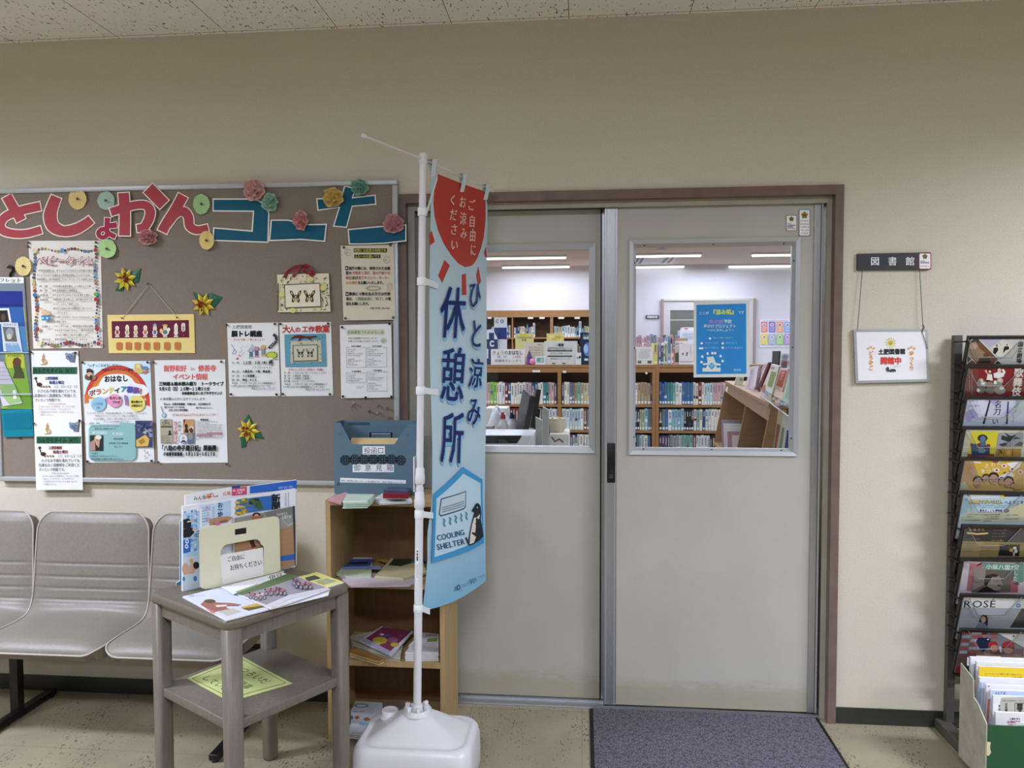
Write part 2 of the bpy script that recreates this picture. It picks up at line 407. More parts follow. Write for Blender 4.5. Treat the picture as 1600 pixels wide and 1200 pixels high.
def offset_line(pts, hw):
    A, B = [], []; n = len(pts); ws = hw if isinstance(hw, (list, tuple)) else [hw]*n
    for i in range(n):
        p0, p1 = pts[max(i-1, 0)], pts[min(i+1, n-1)]
        dx, dy = p1[0]-p0[0], p1[1]-p0[1]; l = math.hypot(dx, dy) or 1; nx, ny = -dy/l, dx/l
        A.append((pts[i][0]+nx*ws[i], pts[i][1]+ny*ws[i])); B.append((pts[i][0]-nx*ws[i], pts[i][1]-ny*ws[i]))
    return A, B
def smooth_line(pts, k=5):
    out = []; n = len(pts)
    for i in range(n-1):
        p0, p1, p2, p3 = pts[max(i-1, 0)], pts[i], pts[i+1], pts[min(i+2, n-1)]
        for j in range(k):
            t = j/k; t2 = t*t; t3 = t2*t
            out.append(tuple(0.5*((2*p1[a])+(-p0[a]+p2[a])*t+(2*p0[a]-5*p1[a]+4*p2[a]-p3[a])*t2+(-p0[a]+3*p1[a]-3*p2[a]+p3[a])*t3) for a in (0, 1)))
    out.append(tuple(pts[-1])); return out
def inset(poly, d):
    n = len(poly); ar = sum(poly[i][0]*poly[(i+1) % n][1]-poly[(i+1) % n][0]*poly[i][1] for i in range(n)); sg = 1 if ar > 0 else -1; out = []
    for i in range(n):
        a, b, c = poly[i-1], poly[i], poly[(i+1) % n]
        e1 = Vector((b[0]-a[0], b[1]-a[1])).normalized(); e2 = Vector((c[0]-b[0], c[1]-b[1])).normalized()
        n1 = Vector((-e1.y, e1.x))*sg; n2 = Vector((-e2.y, e2.x))*sg; m_ = n1+n2; q = m_.dot(n1) or 1
        out.append((b[0]+m_.x*d/q, b[1]+m_.y*d/q))
    return out
def crop(x0, y0, s, Y):                                  # a zoomed crop of the photo -> the plane y = Y
    return lambda x, y, h=0.0: at(x0+x/s, y0+y/s, Y-h)
def crop_plane(x0, y0, s, P, N):
    return lambda x, y, h=0.0: on_plane(x0+x/s, y0+y/s, P+N*h, N)
# ================================================================ lights
def area(name, loc, sx, sy, watts, color, spread=180, rot=(0, 0, 0)):
    l = bpy.data.lights.new(name, 'AREA'); l.shape = 'RECTANGLE'; l.size = sx; l.size_y = sy; l.energy = watts; l.color = color; l.spread = math.radians(spread)
    o = bpy.data.objects.new(name, l); COL.objects.link(o); o.location = loc; o.rotation_euler = rot; return o
CEIL = 2.768
HALL_C = (0.945, 1.0, 1.19); LIB_C = (0.90, 0.97, 1.16)
for (lx, ly, k, sp) in ((-3.4, -1.6, 0.72, 152), (2.9, -1.6, 0.72, 152), (-4.1, -3.2, 0.5, 176), (-0.4, -3.2, 0.44, 176), (3.3, -3.2, 0.5, 176), (-4.1, -5.6, 0.22, 176), (-0.4, -5.6, 0.22, 176), (3.3, -5.6, 0.22, 176)):
    area('hall_ceiling_light', (lx, ly, CEIL-0.012), 1.2, 0.28, HALL_W*k, HALL_C, sp)
for ly in (1.6, 3.6, 5.4, 6.9, 8.15):
    for lx in (-3.2, -0.9, 1.4, 3.7):
        area('library_ceiling_light', (lx+0.35*(ly > 6), ly, CEIL-0.055), 1.25, 0.1, LIB_W*(0.62 if ly > 8 else 1.0), LIB_C)

# ================================================================ setting
XL, XR, YB, YL = -6.0, 5.0, -9.5, 8.65
WT = 0.16
DX0, DX1, DZ = -0.738, 0.993, 2.10
struct(MB().box((XL, YB, -0.1), (XR+1, YL, 0), M_FLOOR).build('floor', origin=(0, 0, 0)))
struct(MB().box((XL, YB, CEIL), (XR+1, 0, CEIL+0.1), M_CEIL).build('ceiling', origin=(0, 0, CEIL)))
M_LIBCEIL = col('#d8cbc6', 0.9, 1, 0, 0.15)
struct(MB().box((XL, 0, CEIL), (XR+1, YL, CEIL+0.1), M_LIBCEIL).build('ceiling_library', origin=(0, 4, CEIL)))
M_FARWALL = col('#8d877c', 0.8)
w = MB()
w.box((XL, 0, 0), (DX0+0.012, WT, CEIL), M_WALL); w.box((DX1-0.012, 0, 0), (XR+1, WT, CEIL), M_WALL); w.box((DX0+0.012, 0, DZ-0.012), (DX1-0.012, WT, CEIL), M_WALL)
struct(w.build('wall_front', origin=(0, 0, 0)))
struct(MB().box((XL-0.1, YB, 0), (XL, 0, CEIL), M_FARWALL).build('wall_left'))
struct(MB().box((XR+1, YB, 0), (XR+1.1, 0, CEIL), M_FARWALL).build('wall_right'))
struct(MB().box((XL, YB-0.1, 0), (XR+1, YB, CEIL), M_FARWALL).build('wall_back'))
struct(MB().box((XL, YL, 0), (XR+1, YL+0.1, CEIL), M_LIBWALL).build('wall_library_back'))
struct(MB().box((XL-0.1, WT, 0), (XL, YL, CEIL), M_LIBWALL).build('wall_library_left'))
struct(MB().box((XR+1, WT, 0), (XR+1.1, YL, CEIL), M_LIBWALL).build('wall_library_right'))
struct(MB().box((XL, -0.006, 0), (DX0, 0, 0.066), M_BASEB).build('baseboard_left'))
struct(MB().box((DX1, -0.006, 0), (XR+1, 0, 0.064), M_BASEB).build('baseboard_right'))

# door casing, jambs, floor track
c = MB()
c.box((DX0, -0.012, 0), (DX0+0.028, WT, DZ), M_CASING); c.box((DX1-0.031, -0.012, 0), (DX1, WT, DZ), M_CASING)
c.box((DX0+0.028, -0.012, DZ-0.036), (DX1-0.031, WT, DZ), M_CASING)
struct(c.build('trim_1'))
jx0, jx1, jz = DX0+0.028, DX1-0.031, DZ-0.036
c = MB()
c.box((jx0, 0.028, 0), (jx0+0.026, 0.045, jz), M_CREAMJ); c.box((jx1-0.017, 0.028, 0), (jx1, 0.045, jz), M_CREAMJ)
c.box((jx0+0.026, 0.028, jz-0.024), (jx1-0.017, 0.045, jz), M_CREAMJ)
struct(c.build('trim_2'))
c = MB()
c.box((jx0, 0.03, 0), (jx1, 0.15, 0.004), M_ALU)
for y in (0.034, 0.082, 0.098, 0.142): c.box((jx0+0.002, y, 0.004), (jx1-0.002, y+0.004, 0.011), M_ALU)
struct(c.build('trim_3'))
c = MB(); c.box((jx0, 0.046, jz-0.02), (jx1, 0.152, jz), col('#2b2925', 0.6)); struct(c.build('trim_4'))

def slab_hole(mb, x0, x1, z0, z1, hx0, hx1, hz0, hz1, y0, y1, mt):
    mb.box((x0, y0, z0), (hx0, y1, z1), mt); mb.box((hx1, y0, z0), (x1, y1, z1), mt)
    mb.box((hx0, y0, z0), (hx1, y1, hz0), mt); mb.box((hx0, y0, hz1), (hx1, y1, z1), mt)
def ring(mb, x0, x1, z0, z1, t, y0, y1, mt, bev=0.0):
    """picture-frame ring in an xz plane; bev slopes the face inwards"""
    O = [(x0, z0), (x1, z0), (x1, z1), (x0, z1)]; I = [(x0+t, z0+t), (x1-t, z0+t), (x1-t, z1-t), (x0+t, z1-t)]
    f = [(i, (i+1) % 4, 4+(i+1) % 4, 4+i) for i in range(4)]
    mb.add([(x, y0, z) for x, z in O]+[(x, y0+bev, z) for x, z in I], f, mt)
    mb.add([(x, y1, z) for x, z in O]+[(x, y1, z) for x, z in I], f, mt)
    mb.add([(x, y0, z) for x, z in O]+[(x, y1, z) for x, z in O], f, mt)
    mb.add([(x, y0+bev, z) for x, z in I]+[(x, y1, z) for x, z in I], f, mt)

# right leaf, in front
YR = 0.052
pR0 = at(944, 700, YR).x; pR1 = at(963.6, 700, YR).x; pR2 = at(1267, 700, YR).x; pR3 = at(1284, 700, YR).x
zT = at(1100, 319, YR).z; zB = 0.013
h0, h1 = at(987, 500, YR).x, at(1244.5, 500, YR).x; hz1, hz0 = at(1115, 377, YR).z, at(1115, 707.5, YR).z
d = thing('door_1', 'grey sliding door leaf with a blue poster on its window', 'door', ((pR0+pR3)/2, YR, 0)); struct(d)
mb = MB(); slab_hole(mb, pR1-0.001, pR2+0.001, zB, zT, h0, h1, hz0, hz1, YR+0.001, YR+0.034, M_DOOR); mb.build('panel', d)
mb = MB()
mb.box((pR0, YR-0.004, zB), (pR1, YR+0.036, zT), M_ALU)
for q in (0.12, 0.8): mb.box((pR0+(pR1-pR0)*q, YR-0.006, zB), (pR0+(pR1-pR0)*(q+0.06), YR-0.004, zT), M_ALU2)
mb.build('stile', d)
mb = MB(); mb.box((pR2, YR-0.004, zB), (pR2+(pR3-pR2)*0.58, YR+0.036, zT), M_ALU); mb.box((pR2+(pR3-pR2)*0.64, YR-0.007, zB), (pR3-0.008, YR+0.036, zT), M_ALU2); mb.build('stile', d)
mb = MB(); ring(mb, h0-0.010, h1+0.010, hz0-0.010, hz1+0.010, 0.016, YR-0.008, YR+0.002, M_ALU2, 0.006)
ring(mb, h0+0.004, h1-0.004, hz0+0.004, hz1-0.004, 0.0135, YR-0.001, YR+0.030, M_ALU2, 0.016)
for (sx, sz) in [(h0+0.05, hz1-0.011), ((h0+h1)/2, hz1-0.011), (h1-0.05, hz1-0.011), (h0+0.05, hz0+0.011), ((h0+h1)/2, hz0+0.011), (h1-0.05, hz0+0.011)]+[(x, z) for x in (h0+0.011, h1-0.011) for z in (hz0+0.06, (hz0+hz1)/2, hz1-0.08)]:
    mb.lathe([(0.0035, 0), (0.0035, 0.003)], (sx, YR+0.009, sz), M_BLACK, 8, Vector((0, -1, 0)))
wf = mb.build('window_frame', d)
MB().box((h0+0.014, YR+0.020, hz0+0.014), (h1-0.014, YR+0.024, hz1-0.014), M_GLASS).build('glass_pane', wf)
mb = MB(); hx0, hx1, hzz0, hzz1 = at(948.6, 720, YR).x, at(961.2, 720, YR).x, at(955, 754, YR).z, at(955, 692, YR).z
mb.bbox((hx0, YR-0.0075, hzz0), (hx1, YR, hzz1), 0.003, M_BLACK)
mb.box((hx0+0.008, YR-0.0082, hzz0+0.018), (hx1-0.008, YR-0.0072, hzz0+0.036), col('#3b3b3c', 0.4)); mb.box((hx0+0.010, YR-0.0088, hzz0+0.040), (hx1-0.010, YR-0.0072, hzz0+0.052), col('#2b2b2b', 0.3)); mb.build('recessed_pull', d)

# left leaf, behind
YF = 0.098
q0 = at(646, 700, YF).x; q1 = at(937.5, 700, YF).x; q2 = q1+0.085; zT2 = at(800, 329, YF).z
g0, g1 = at(680, 500, YF).x, at(929, 500, YF).x; gz1, gz0 = at(850, 384, YF).z, at(850, 704, YF).z
d2 = thing('door_2', 'grey sliding door leaf with a window, half behind the tall banner', 'door', ((q0+q2)/2, YF, 0)); struct(d2)
mb = MB(); slab_hole(mb, q0+0.002, q1, zB, zT2, g0, g1, gz0, gz1, YF+0.001, YF+0.034, M_DOOR); mb.build('panel', d2)
mb = MB(); mb.box((q1, YF-0.004, zB), (q2, YF+0.036, zT2), M_ALU); mb.box((q1, YF-0.006, zB), (q1+0.006, YF-0.004, zT2), M_BLACK); mb.build('stile', d2)
mb = MB(); ring(mb, g0-0.008, g1+0.003, gz0-0.008, gz1+0.008, 0.026, YF-0.008, YF+0.026, M_ALU2, 0.005); wf = mb.build('window_frame', d2)
MB().box((g0+0.012, YF+0.014, gz0+0.012), (g1-0.018, YF+0.018, gz1-0.012), M_GLASS).build('glass_pane', wf)

# ================================================================ floor mat
mx0, mx1 = 0.030, 0.936
mtx = thing('floor_mat', 'purple-grey loop-pile entrance mat with black rubber edges before the sliding doors', 'floor mat', ((mx0+mx1)/2, -0.75, 0))
MB().box((mx0, -1.5, 0), (mx1, 0.026, 0.004), M_BLACK).build('rubber_backing', mtx)
MB().bbox((mx0+0.014, -1.48, 0.004), (mx1-0.014, 0.024, 0.010), 0.002, M_MAT).build('pile', mtx)

# ================================================================ stickers on the right leaf
def sticker(nm, lab, x0, y0, x1, y1, s, X, Yy, border, Y, rad):
    tf = crop(X, Yy, s, Y); a = Art(tf); a.rrect(x0, y0, x1, y1, rad, border); a.rrect(x0+7, y0+7, x1-7, y1-7, rad*0.7, '#ece9e6')
    return a
a = sticker('s', '', 385, 528, 522, 728, 8, 1180, 270, '#7c4a52', YR-0.0003, 16)
a.star(453, 578, 36, 24, 5, '#6d7a3a'); a.ell(453, 580, 12, 12, '#4c5a28')
a.text('静岡県', 405, 632, 14, '#777777'); a.text('禁煙施設', 402, 655, 22, '#2a3870', 0.02, 100); a.text('喫煙禁止', 402, 677, 20, '#2a3870', 0.02, 88); a.text('敷地内禁煙', 402, 699, 16, '#a05a62', 0.01, 100)
tag(a.mb.build('sticker'), 'small white sticker with maroon border on the door above the blue poster', 'sticker')
a = sticker('s', '', 545, 456, 688, 792, 8, 1180, 270, '#3b4350', YR-0.0003, 20)
a.star(616, 530, 50, 34, 5, '#8c7a3e'); a.ell(616, 532, 17, 17, '#6b4a2c')
for i, y in enumerate((602, 642, 678, 718, 756)): a.greek(566 if i < 3 else 575, y, 668, 17, '#5c6068', i)
tag(a.mb.build('sticker'), 'tall white sticker with dark blue border at the top corner of the door', 'sticker')

# blue poster on the glass of the right leaf
YP = YR+0.0196
tf = crop(1075, 460, 8.5714, YP); a = Art(tf)
a.poly([(78, 82), (815, 75), (828, 1105), (75, 1112)], '#cfd6d4')
a.poly([(112, 140), (778, 122), (782, 1062), (112, 1070)], '#2d86c8')
a.text('ここが', 148, 252, 40, '#dfeef5', 0.02, 132, rot=-1.5); a.text('『涼み処』', 300, 240, 68, '#d9e14a', 0.03, 352, rot=-1.5); a.text('です', 672, 240, 42, '#dfeef5', 0.02, 80)
a.text('熱中症', 282, 364, 50, '#9f86cf', 0.03, 192); a.text('予防', 478, 362, 50, '#c9d9ee', 0.03, 108)
a.text('声かけプロジェクト', 208, 424, 48, '#e6f0f6', 0.02, 440); a.text('～ひと涼みしよう～', 250, 478, 36, '#cfe3f0', 0.01, 370)
for (x, y, t, wd) in ((335, 582, '暑さに気をつけよう', 270), (228, 650, '水分をとろう', 180), (508, 650, '声かけよう', 150), (220, 715, '日かげで休もう', 190), (502, 715, 'エアコンを使おう', 235)):
    a.text(t, x, y, 24, '#a8d4ee', 0.0, wd)
for (x, y) in ((295, 590), (182, 656), (464, 656), (466, 714), (160, 722), (190, 722)): a.ell(x, y, 17, 15, '#e3eff2')
a.poly([(195, 1035), (192, 985), (240, 985), (262, 940), (200, 950), (200, 925), (262, 915), (250, 840), (340, 830), (372, 915), (438, 930), (438, 955), (372, 950), (388, 985), (438, 978), (436, 1035)], '#d3dfdc')
a.poly([(318, 910), (366, 958), (318, 1008), (270, 958)], '#3f93cc'); a.poly([(292, 940), (345, 932), (340, 970), (300, 985)], '#7fb9de')
for (x, y) in ((190, 832), (262, 790), (325, 785), (362, 785), (435, 825), (180, 905), (462, 890)): a.poly([(x-18, y+16), (x-8, y-18), (x+14, y-12), (x+18, y+18)], '#e3eff2')
a.text('伊豆市', 612, 1013, 34, '#bcdcf0', 0.02, 100)
tag(a.mb.build('poster'), 'blue cool spot poster in a pale border on the right door window', 'poster')

# ================================================================ signs on the wall to the right
tf = crop(1300, 360, 4.285, 0.0)
def P3(x, y, Y): return at(1300+x/4.285, 360+y/4.285, Y)
s1 = thing('room_sign', 'dark grey room sign plate with white characters above the hanging frame', 'sign', P3(420, 210, 0))
mb = MB(); A = [P3(x, y, -0.012) for x, y in ((172, 156), (660, 146), (657, 262), (171, 266))]
mb.prism(A, (0, 0.0119, 0), col('#33343a', 0.45))
a = Art(crop(1300, 360, 4.285, -0.0122), mb)
for ch, x in (('図', 257), ('書', 374), ('館', 492)): a.text(ch, x, 206, 57, '#e8eaec', 0.022)
a.mb.build('lettered_plate', s1)
a = Art(crop(1300, 360, 4.285, -0.0124)); a.rrect(580, 149, 664, 262, 10, '#8a3540'); a.rrect(586, 155, 659, 256, 8, '#efecec'); a.star(622, 175, 20, 14, 5, '#6b6a30')
a.text('静岡県', 592, 205, 9, '#555555'); a.text('禁煙施設', 590, 216, 12, '#2a3060', 0.02, 62); a.greek(590, 240, 655, 9, '#a05560', 3); a.mb.build('sticker', s1)
s2 = thing('open_sign', 'silver-framed open sign hanging by green cords under the room sign', 'sign', P3(400, 850, -0.01))
q = [(146, 664), (640, 662), (652, 1012), (160, 1024)]; qi = inset(q, 17)
mb = MB(); mb.prism([P3(x, y, -0.016) for x, y in q], (0, 0.013, 0), col('#b3b7b7', 0.4, 1, 0.4)); mb.build('frame', s2)
a = Art(crop(1300, 360, 4.285, -0.0163)); a.poly(qi, '#e6e5e6')
a.ell(392, 754, 19, 19, '#cdbd48')
for k in range(12):
    g = math.radians(k*30+8); c_, s_ = math.cos(g), math.sin(g); a.line([(392+22*c_, 754+22*s_), (392+36*c_, 754+36*s_)], 6, '#cdbd48' if k % 2 else '#b8c070')
a.line([(380, 748), (392, 760)], 3, '#8c8a40'); a.line([(402, 748), (390, 764)], 3, '#8c8a40')
a.text('土肥図書館', 310, 813, 36, '#2a2a2e', 0.035, 182, rot=-1); a.text('開館中', 324, 872, 46, '#d0483e', 0.04, 142)
a.text('のんびりどうぞ', 410, 911, 9, '#888888', 0, 52)
for x0, t in ((262, ['おかえり']), (535, ['ゆっくり'])):
    for k in range(3): a.ell(x0-18+18*k, 790-(10 if k == 1 else 0), 7, 7, '#e0a24a')
    a.text('どうぞごゆっくり'[(0 if x0 < 400 else 4):(4 if x0 < 400 else 8)], x0, 806, 30, '#dca04a', 0.03, vert=True, pitch=33)
a.poly([(362, 925), (372, 912), (382, 920), (384, 935), (400, 928), (420, 928), (430, 938), (424, 948), (418, 940), (412, 950), (404, 942), (396, 950), (388, 944), (376, 946), (366, 940)], '#3a4744')
a.mb.build('printed_sheet', s2)
mb = MB()
mb.tube([P3(203, 262, -0.011), P3(186, 470, -0.015), P3(170, 668, -0.0175)], 0.0012, col('#3f5450', 0.7), 6); mb.build('cord', s2)
mb = MB(); mb.tube([P3(586, 260, -0.011), P3(598, 470, -0.015), P3(609, 652, -0.0175), P3(604, 680, -0.019), P3(618, 720, -0.0195), P3(640, 792, -0.0195)], 0.0012, col('#3f5450', 0.7), 6)
mb.tube([P3(609, 630, -0.018), P3(618, 650, -0.020), P3(606, 668, -0.0195)], 0.0016, col('#3f5450', 0.7), 6); mb.build('cord', s2)
# ================================================================ notice board
BY = -0.022
def Bp(px, py, Y=0.0): return at(px, py, Y)
bx0, bx1, bz0, bz1 = -2.492, -0.739, 0.917, 2.157
nb = thing('notice_board', 'wide taupe felt notice board in an aluminium frame above the bench', 'notice board', ((bx0+bx1)/2, 0, bz0))
MB().box((bx0+0.012, BY, bz0+0.012), (bx1-0.012, -0.0005, bz1-0.012), M_CORK).build('felt_panel', nb)
for a_, b_ in (((bx0, -0.030, bz0), (bx1, -0.0004, bz0+0.020)), ((bx0, -0.030, bz1-0.022), (bx1, -0.0004, bz1)), ((bx0, -0.030, bz0+0.0205), (bx0+0.020, -0.0004, bz1-0.0225)), ((bx1-0.022, -0.030, bz0+0.0205), (bx1, -0.0004, bz1-0.0225))):
    MB().bbox(a_, b_, 0.003, M_ALU2).build('frame_rail', nb)

M_PIN = col('#3d3229', 0.35); M_PIN2 = col('#5c4a3a', 0.35)
def pin(par, x, y, X0, Y0, s, Y, mt=None, r=0.0052):
    p = at(X0+x/s, Y0+y/s, Y); mb = MB()
    mb.lathe([(r*0.55, 0.0), (r*0.55, 0.004), (r, 0.0055), (r, 0.0075), (r*0.7, 0.0085)], p, mt or M_PIN, 10, Vector((0, -1, 0))); mb.build('push_pin', par)
def sheet(name, label, cat, quad, X0, Y0, s, Y, paper='#e4e2dc', group=None, curl=None, thick=0.0006):
    """paper pinned flat: quad = its corners in the zoomed crop; returns the thing and its printing"""
    t = thing(name, label, cat, at(X0+sum(p[0] for p in quad)/4/s, Y0+max(p[1] for p in quad)/s, Y), group)
    mb = MB(); tf = crop(X0, Y0, s, Y)
    TL, TR, BR, BL = quad
    def fn(u, v, h=0.0):
        x = (TL[0]*(1-u)+TR[0]*u)*(1-v)+(BL[0]*(1-u)+BR[0]*u)*v; y = (TL[1]*(1-u)+TR[1]*u)*(1-v)+(BL[1]*(1-u)+BR[1]*u)*v
        return tf(x, y, h+(curl(u, v) if curl else 0))
    if curl is None:
        mb.prism([tf(x, y, thick) for x, y in quad], (0, thick*0.9, 0), ink(paper)); a = Art(tf, mb, h=thick+0.0001)
    else:
        mb.grid(lambda u, v: fn(u, v, thick), 8, 12, ink(paper)); mb.grid(lambda u, v: fn(u, v, 0.0), 8, 12, ink(paper))
        xs0, ys0 = min(p[0] for p in quad), min(p[1] for p in quad); xw, yw = max(p[0] for p in quad)-xs0, max(p[1] for p in quad)-ys0
        a = Art(lambda x, y, h=0.0: tf(x, y, h+curl((x-xs0)/xw, (y-ys0)/yw)), mb, h=thick+0.0001)
    return t, a

# ---- cut-out title letters
RED, CREAM, TEAL, WHT = '#a54146', '#e9dfd2', '#0e566e', '#e8e6df'
def letter(name, label, Y, parts, X0, Y0, s, fill, edge, e):
    t = thing(name, label, 'letter', at(X0+parts[0][1][0][0]/s, Y0+parts[0][1][0][1]/s, Y), 'cut-out title letters on the notice board')
    me, mf = Art(crop(X0, Y0, s, Y)), Art(crop(X0, Y0, s, Y-0.0016)); me.h = 0.0014; mf.h = 0.0003
    back = MB()
    for kind, pts, wd in parts:
        if kind == 's':
            p = smooth_line(pts, 6); hw = wd if isinstance(wd, list) else [wd]*len(pts)
            ws = []
            for i in range(len(pts)-1): ws += [hw[i]+(hw[i+1]-hw[i])*j/6 for j in range(6)]
            ws.append(hw[-1])
            def ext(p, d):
                (x0, y0), (x1, y1) = p[1], p[0]; l = math.hypot(x1-x0, y1-y0); a = (x1+(x1-x0)/l*d, y1+(y1-y0)/l*d)
                (x0, y0), (x1, y1) = p[-2], p[-1]; l = math.hypot(x1-x0, y1-y0); b = (x1+(x1-x0)/l*d, y1+(y1-y0)/l*d)
                return [a]+p[1:-1]+[b]
            A, B = offset_line(ext(p, e), [w_/2+e for w_ in ws]); me.strip(A, B, edge)
            A, B = offset_line(p, [w_/2 for w_ in ws]); mf.strip(A, B, fill)
        else:
            me.poly(pts, edge); mf.poly(inset(pts, e), fill)
    me.mb.build('card_border', t); mf.mb.build('coloured_face', t)
    return t
Z1 = (0, 260, 4)
letter('title_letter', 'red cream-edged hiragana letter to, first of the board title at the left edge', BY-0.001,
       [('s', [(42, 186), (78, 250), (112, 300), (132, 338)], 62), ('s', [(252, 249), (165, 268), (85, 290), (30, 318), (4, 360), (18, 400), (80, 420), (165, 420), (258, 396)], [54, 54, 54, 52, 54, 54, 50, 48, 48])], *Z1, RED, CREAM, 7)
letter('title_letter', 'red cream-edged hiragana letter shi shaped like a hook, second in the board title', BY-0.001,
       [('s', [(352, 190), (328, 250), (314, 312), (332, 372), (392, 404), (468, 394), (530, 362), (570, 332)], [66, 72, 82, 78, 62, 66, 60, 56])], *Z1, RED, CREAM, 7)
letter('title_letter', 'small red hiragana letter yo tucked between two large red title letters', BY-0.0045,
       [('s', [(672, 322), (668, 380), (672, 412), (704, 432), (722, 440)], [36, 30, 32, 30, 28]), ('s', [(680, 372), (730, 366)], 34), ('s', [(668, 398), (640, 392), (616, 412), (622, 436), (650, 444), (672, 424)], 28)], *Z1, '#9a2440', CREAM, 5)
letter('title_letter', 'big red hiragana letter ka with a slanted tick at upper right', -0.0312,
       [('s', [(692, 286), (770, 262), (850, 242), (912, 244), (938, 280), (930, 330), (900, 378), (856, 388)], [50, 52, 50, 52, 60, 60, 54, 46]), ('s', [(772, 166), (780, 300), (778, 432)], [66, 66, 68]), ('s', [(926, 136), (975, 186), (1026, 238)], 78)], *Z1, RED, CREAM, 7)
letter('title_letter', 'red hiragana letter n with a wavy tail beside the teal letters', BY-0.001,
       [('s', [(1144, 182), (1096, 270), (1040, 356), (1014, 408)], [66, 64, 60, 62]), ('s', [(1052, 372), (1100, 300), (1150, 282), (1178, 320), (1186, 372), (1230, 398), (1300, 382)], [30, 46, 56, 58, 56, 50, 40])], *Z1, RED, CREAM, 7)
letter('title_letter', 'teal white-edged katakana letter ko open on its left side', BY-0.001,
       [('p', [(332, 310), (385, 310), (403, 312), (415, 319), (421, 333), (419.5, 379.5), (332, 376.5), (333, 355), (393, 360), (395, 331), (332, 330.5)], 0)], 0, 0, 1, TEAL, WHT, 2)
letter('title_letter', 'teal white-edged bar right after the teal letter ko', BY-0.003,
       [('p', [(423, 343), (450, 343), (481, 350), (511, 349.5), (508, 378), (470, 375), (445, 376), (420, 377)], 0)], 0, 0, 1, TEAL, WHT, 2)
letter('title_letter', 'teal white-edged katakana letter na shaped like a leaning cross', BY-0.001,
       [('p', [(538, 289.5), (556, 294), (552, 308), (587, 304), (588, 320), (551, 323), (542, 356), (520, 354), (529, 325), (496, 329.5), (494, 310), (533, 308)], 0)], 0, 0, 1, TEAL, WHT, 1.8)
letter('title_letter', 'teal white-edged bar at the right end of the title over the cream notice', BY-0.014,
       [('p', [(543, 358), (590, 353.5), (635, 350.5), (635, 377), (600, 381), (570, 382), (545, 382)], 0)], 0, 0, 1, TEAL, WHT, 1.8)

# ---- tissue paper flowers
def pale(h): return '#%02x%02x%02x' % tuple(round(int(h[i:i+2], 16)*0.72+255*0.28*(0.95 if i < 5 else 0.86)) for i in (1, 3, 5))
def rosette(px, py, rx, ry, c1, c2, label, Y, seed, style):
    R = random.Random(seed); P = at(px, py, Y); sc = (at(px+1, py, Y)-P).x
    t = thing('paper_flower', label, 'paper flower', P, 'tissue paper flowers on the notice board')
    c1, c2 = pale(c1), pale(c2); m1, m2 = col(c1, 0.85, 1.1, 0, 0.1), col(c2, 0.85, 1.1, 0, 0.1)
    n = 56 if style == 'flat' else 40
    for lay in range(1 if style == 'flat' else 4):
        mb = MB(); f = 1-0.2*lay; ph = R.random()*6
        def fn(u, v, lay=lay, f=f, ph=ph):
            a = 2*math.pi*u; ple = math.sin((23 if style == 'flat' else 10)*a+ph)
            rr = v*f*(1+0.04*math.sin(3*a+ph)+(0.05 if style == 'full' else 0.015)*math.sin(7*a+2*ph)*v)
            if style == 'flat': h = 0.003+0.0013*ple*v+0.012*(1-v)**2*0.2+0.004*math.sin(2*a+ph)*v
            else: h = 0.004+lay*0.006+0.0035*ple*v+0.011*v*v*(0.5+0.5*math.sin(5*a+lay*1.3+ph))*(1+0.3*lay)
            return P+Vector((rx*sc*rr*math.cos(a), -h, ry*sc*rr*math.sin(a)))
        mb.grid(fn, n*2, 4, m1 if lay % 2 == 0 else m2); mb.build('petals', t)
    if style == 'flat': pin(t, px, py, 0, 0, 1, Y-0.006, M_PIN, 0.0055)
Yf = BY-0.004
rosette(122, 311, 14, 15, '#cdb262', '#b89a48', 'yellow crinkled tissue flower above the letter shi', Yf, 1, 'flat')
rosette(166, 313.5, 13.5, 13.5, '#86ada0', '#6f998c', 'grey-green tissue flower above the small letter yo', Yf, 2, 'flat')
rosette(315.5, 319, 13, 15, '#82b36c', '#6b9c58', 'green tissue flower beside the top of the letter n', Yf-0.004, 3, 'flat')
rosette(398, 297, 17, 16.5, '#c98a8a', '#b06f72', 'large pink tissue flower on the top frame rail over the teal ko', -0.031, 4, 'full')
rosette(423, 317, 12.5, 14, '#7fb09c', '#5f9683', 'mint tissue flower at the corner of the teal ko', Yf-0.004, 5, 'full')
rosette(471, 345, 11.5, 15, '#c9777c', '#b05c63', 'rose pink tissue flower on the first teal bar', Yf-0.005, 6, 'full')
rosette(521.5, 309, 16, 15, '#c9a64a', '#a98632', 'golden tissue flower on the arm of the teal na', Yf-0.003, 7, 'full')
rosette(563, 293, 14, 12.5, '#5d9c8c', '#47867a', 'dark mint tissue flower at the top of the teal na', -0.031, 8, 'full')
rosette(615.5, 350, 16.5, 15, '#b8707a', '#a05a66', 'dusty pink tissue flower on the bar at the right end', -0.042, 9, 'full')
rosette(168, 389, 14, 14, '#93c877', '#7db262', 'bright green tissue flower at the corner of the dotted sheet', BY-0.007, 10, 'flat')
rosette(233, 371, 14.5, 12, '#c07a7c', '#a86067', 'small pink ruffled tissue flower below the letter ka', Yf-0.005, 11, 'full')
rosette(323.5, 376, 11.5, 14, '#d0b45c', '#b4963f', 'small yellow tissue flower at the lower left corner of the teal ko', Yf-0.004, 12, 'flat')
rosette(37.5, 416, 12.5, 14, '#d6bd70', '#bfa356', 'yellow tissue flower at the left edge of the dotted sheet', BY-0.008, 13, 'flat')

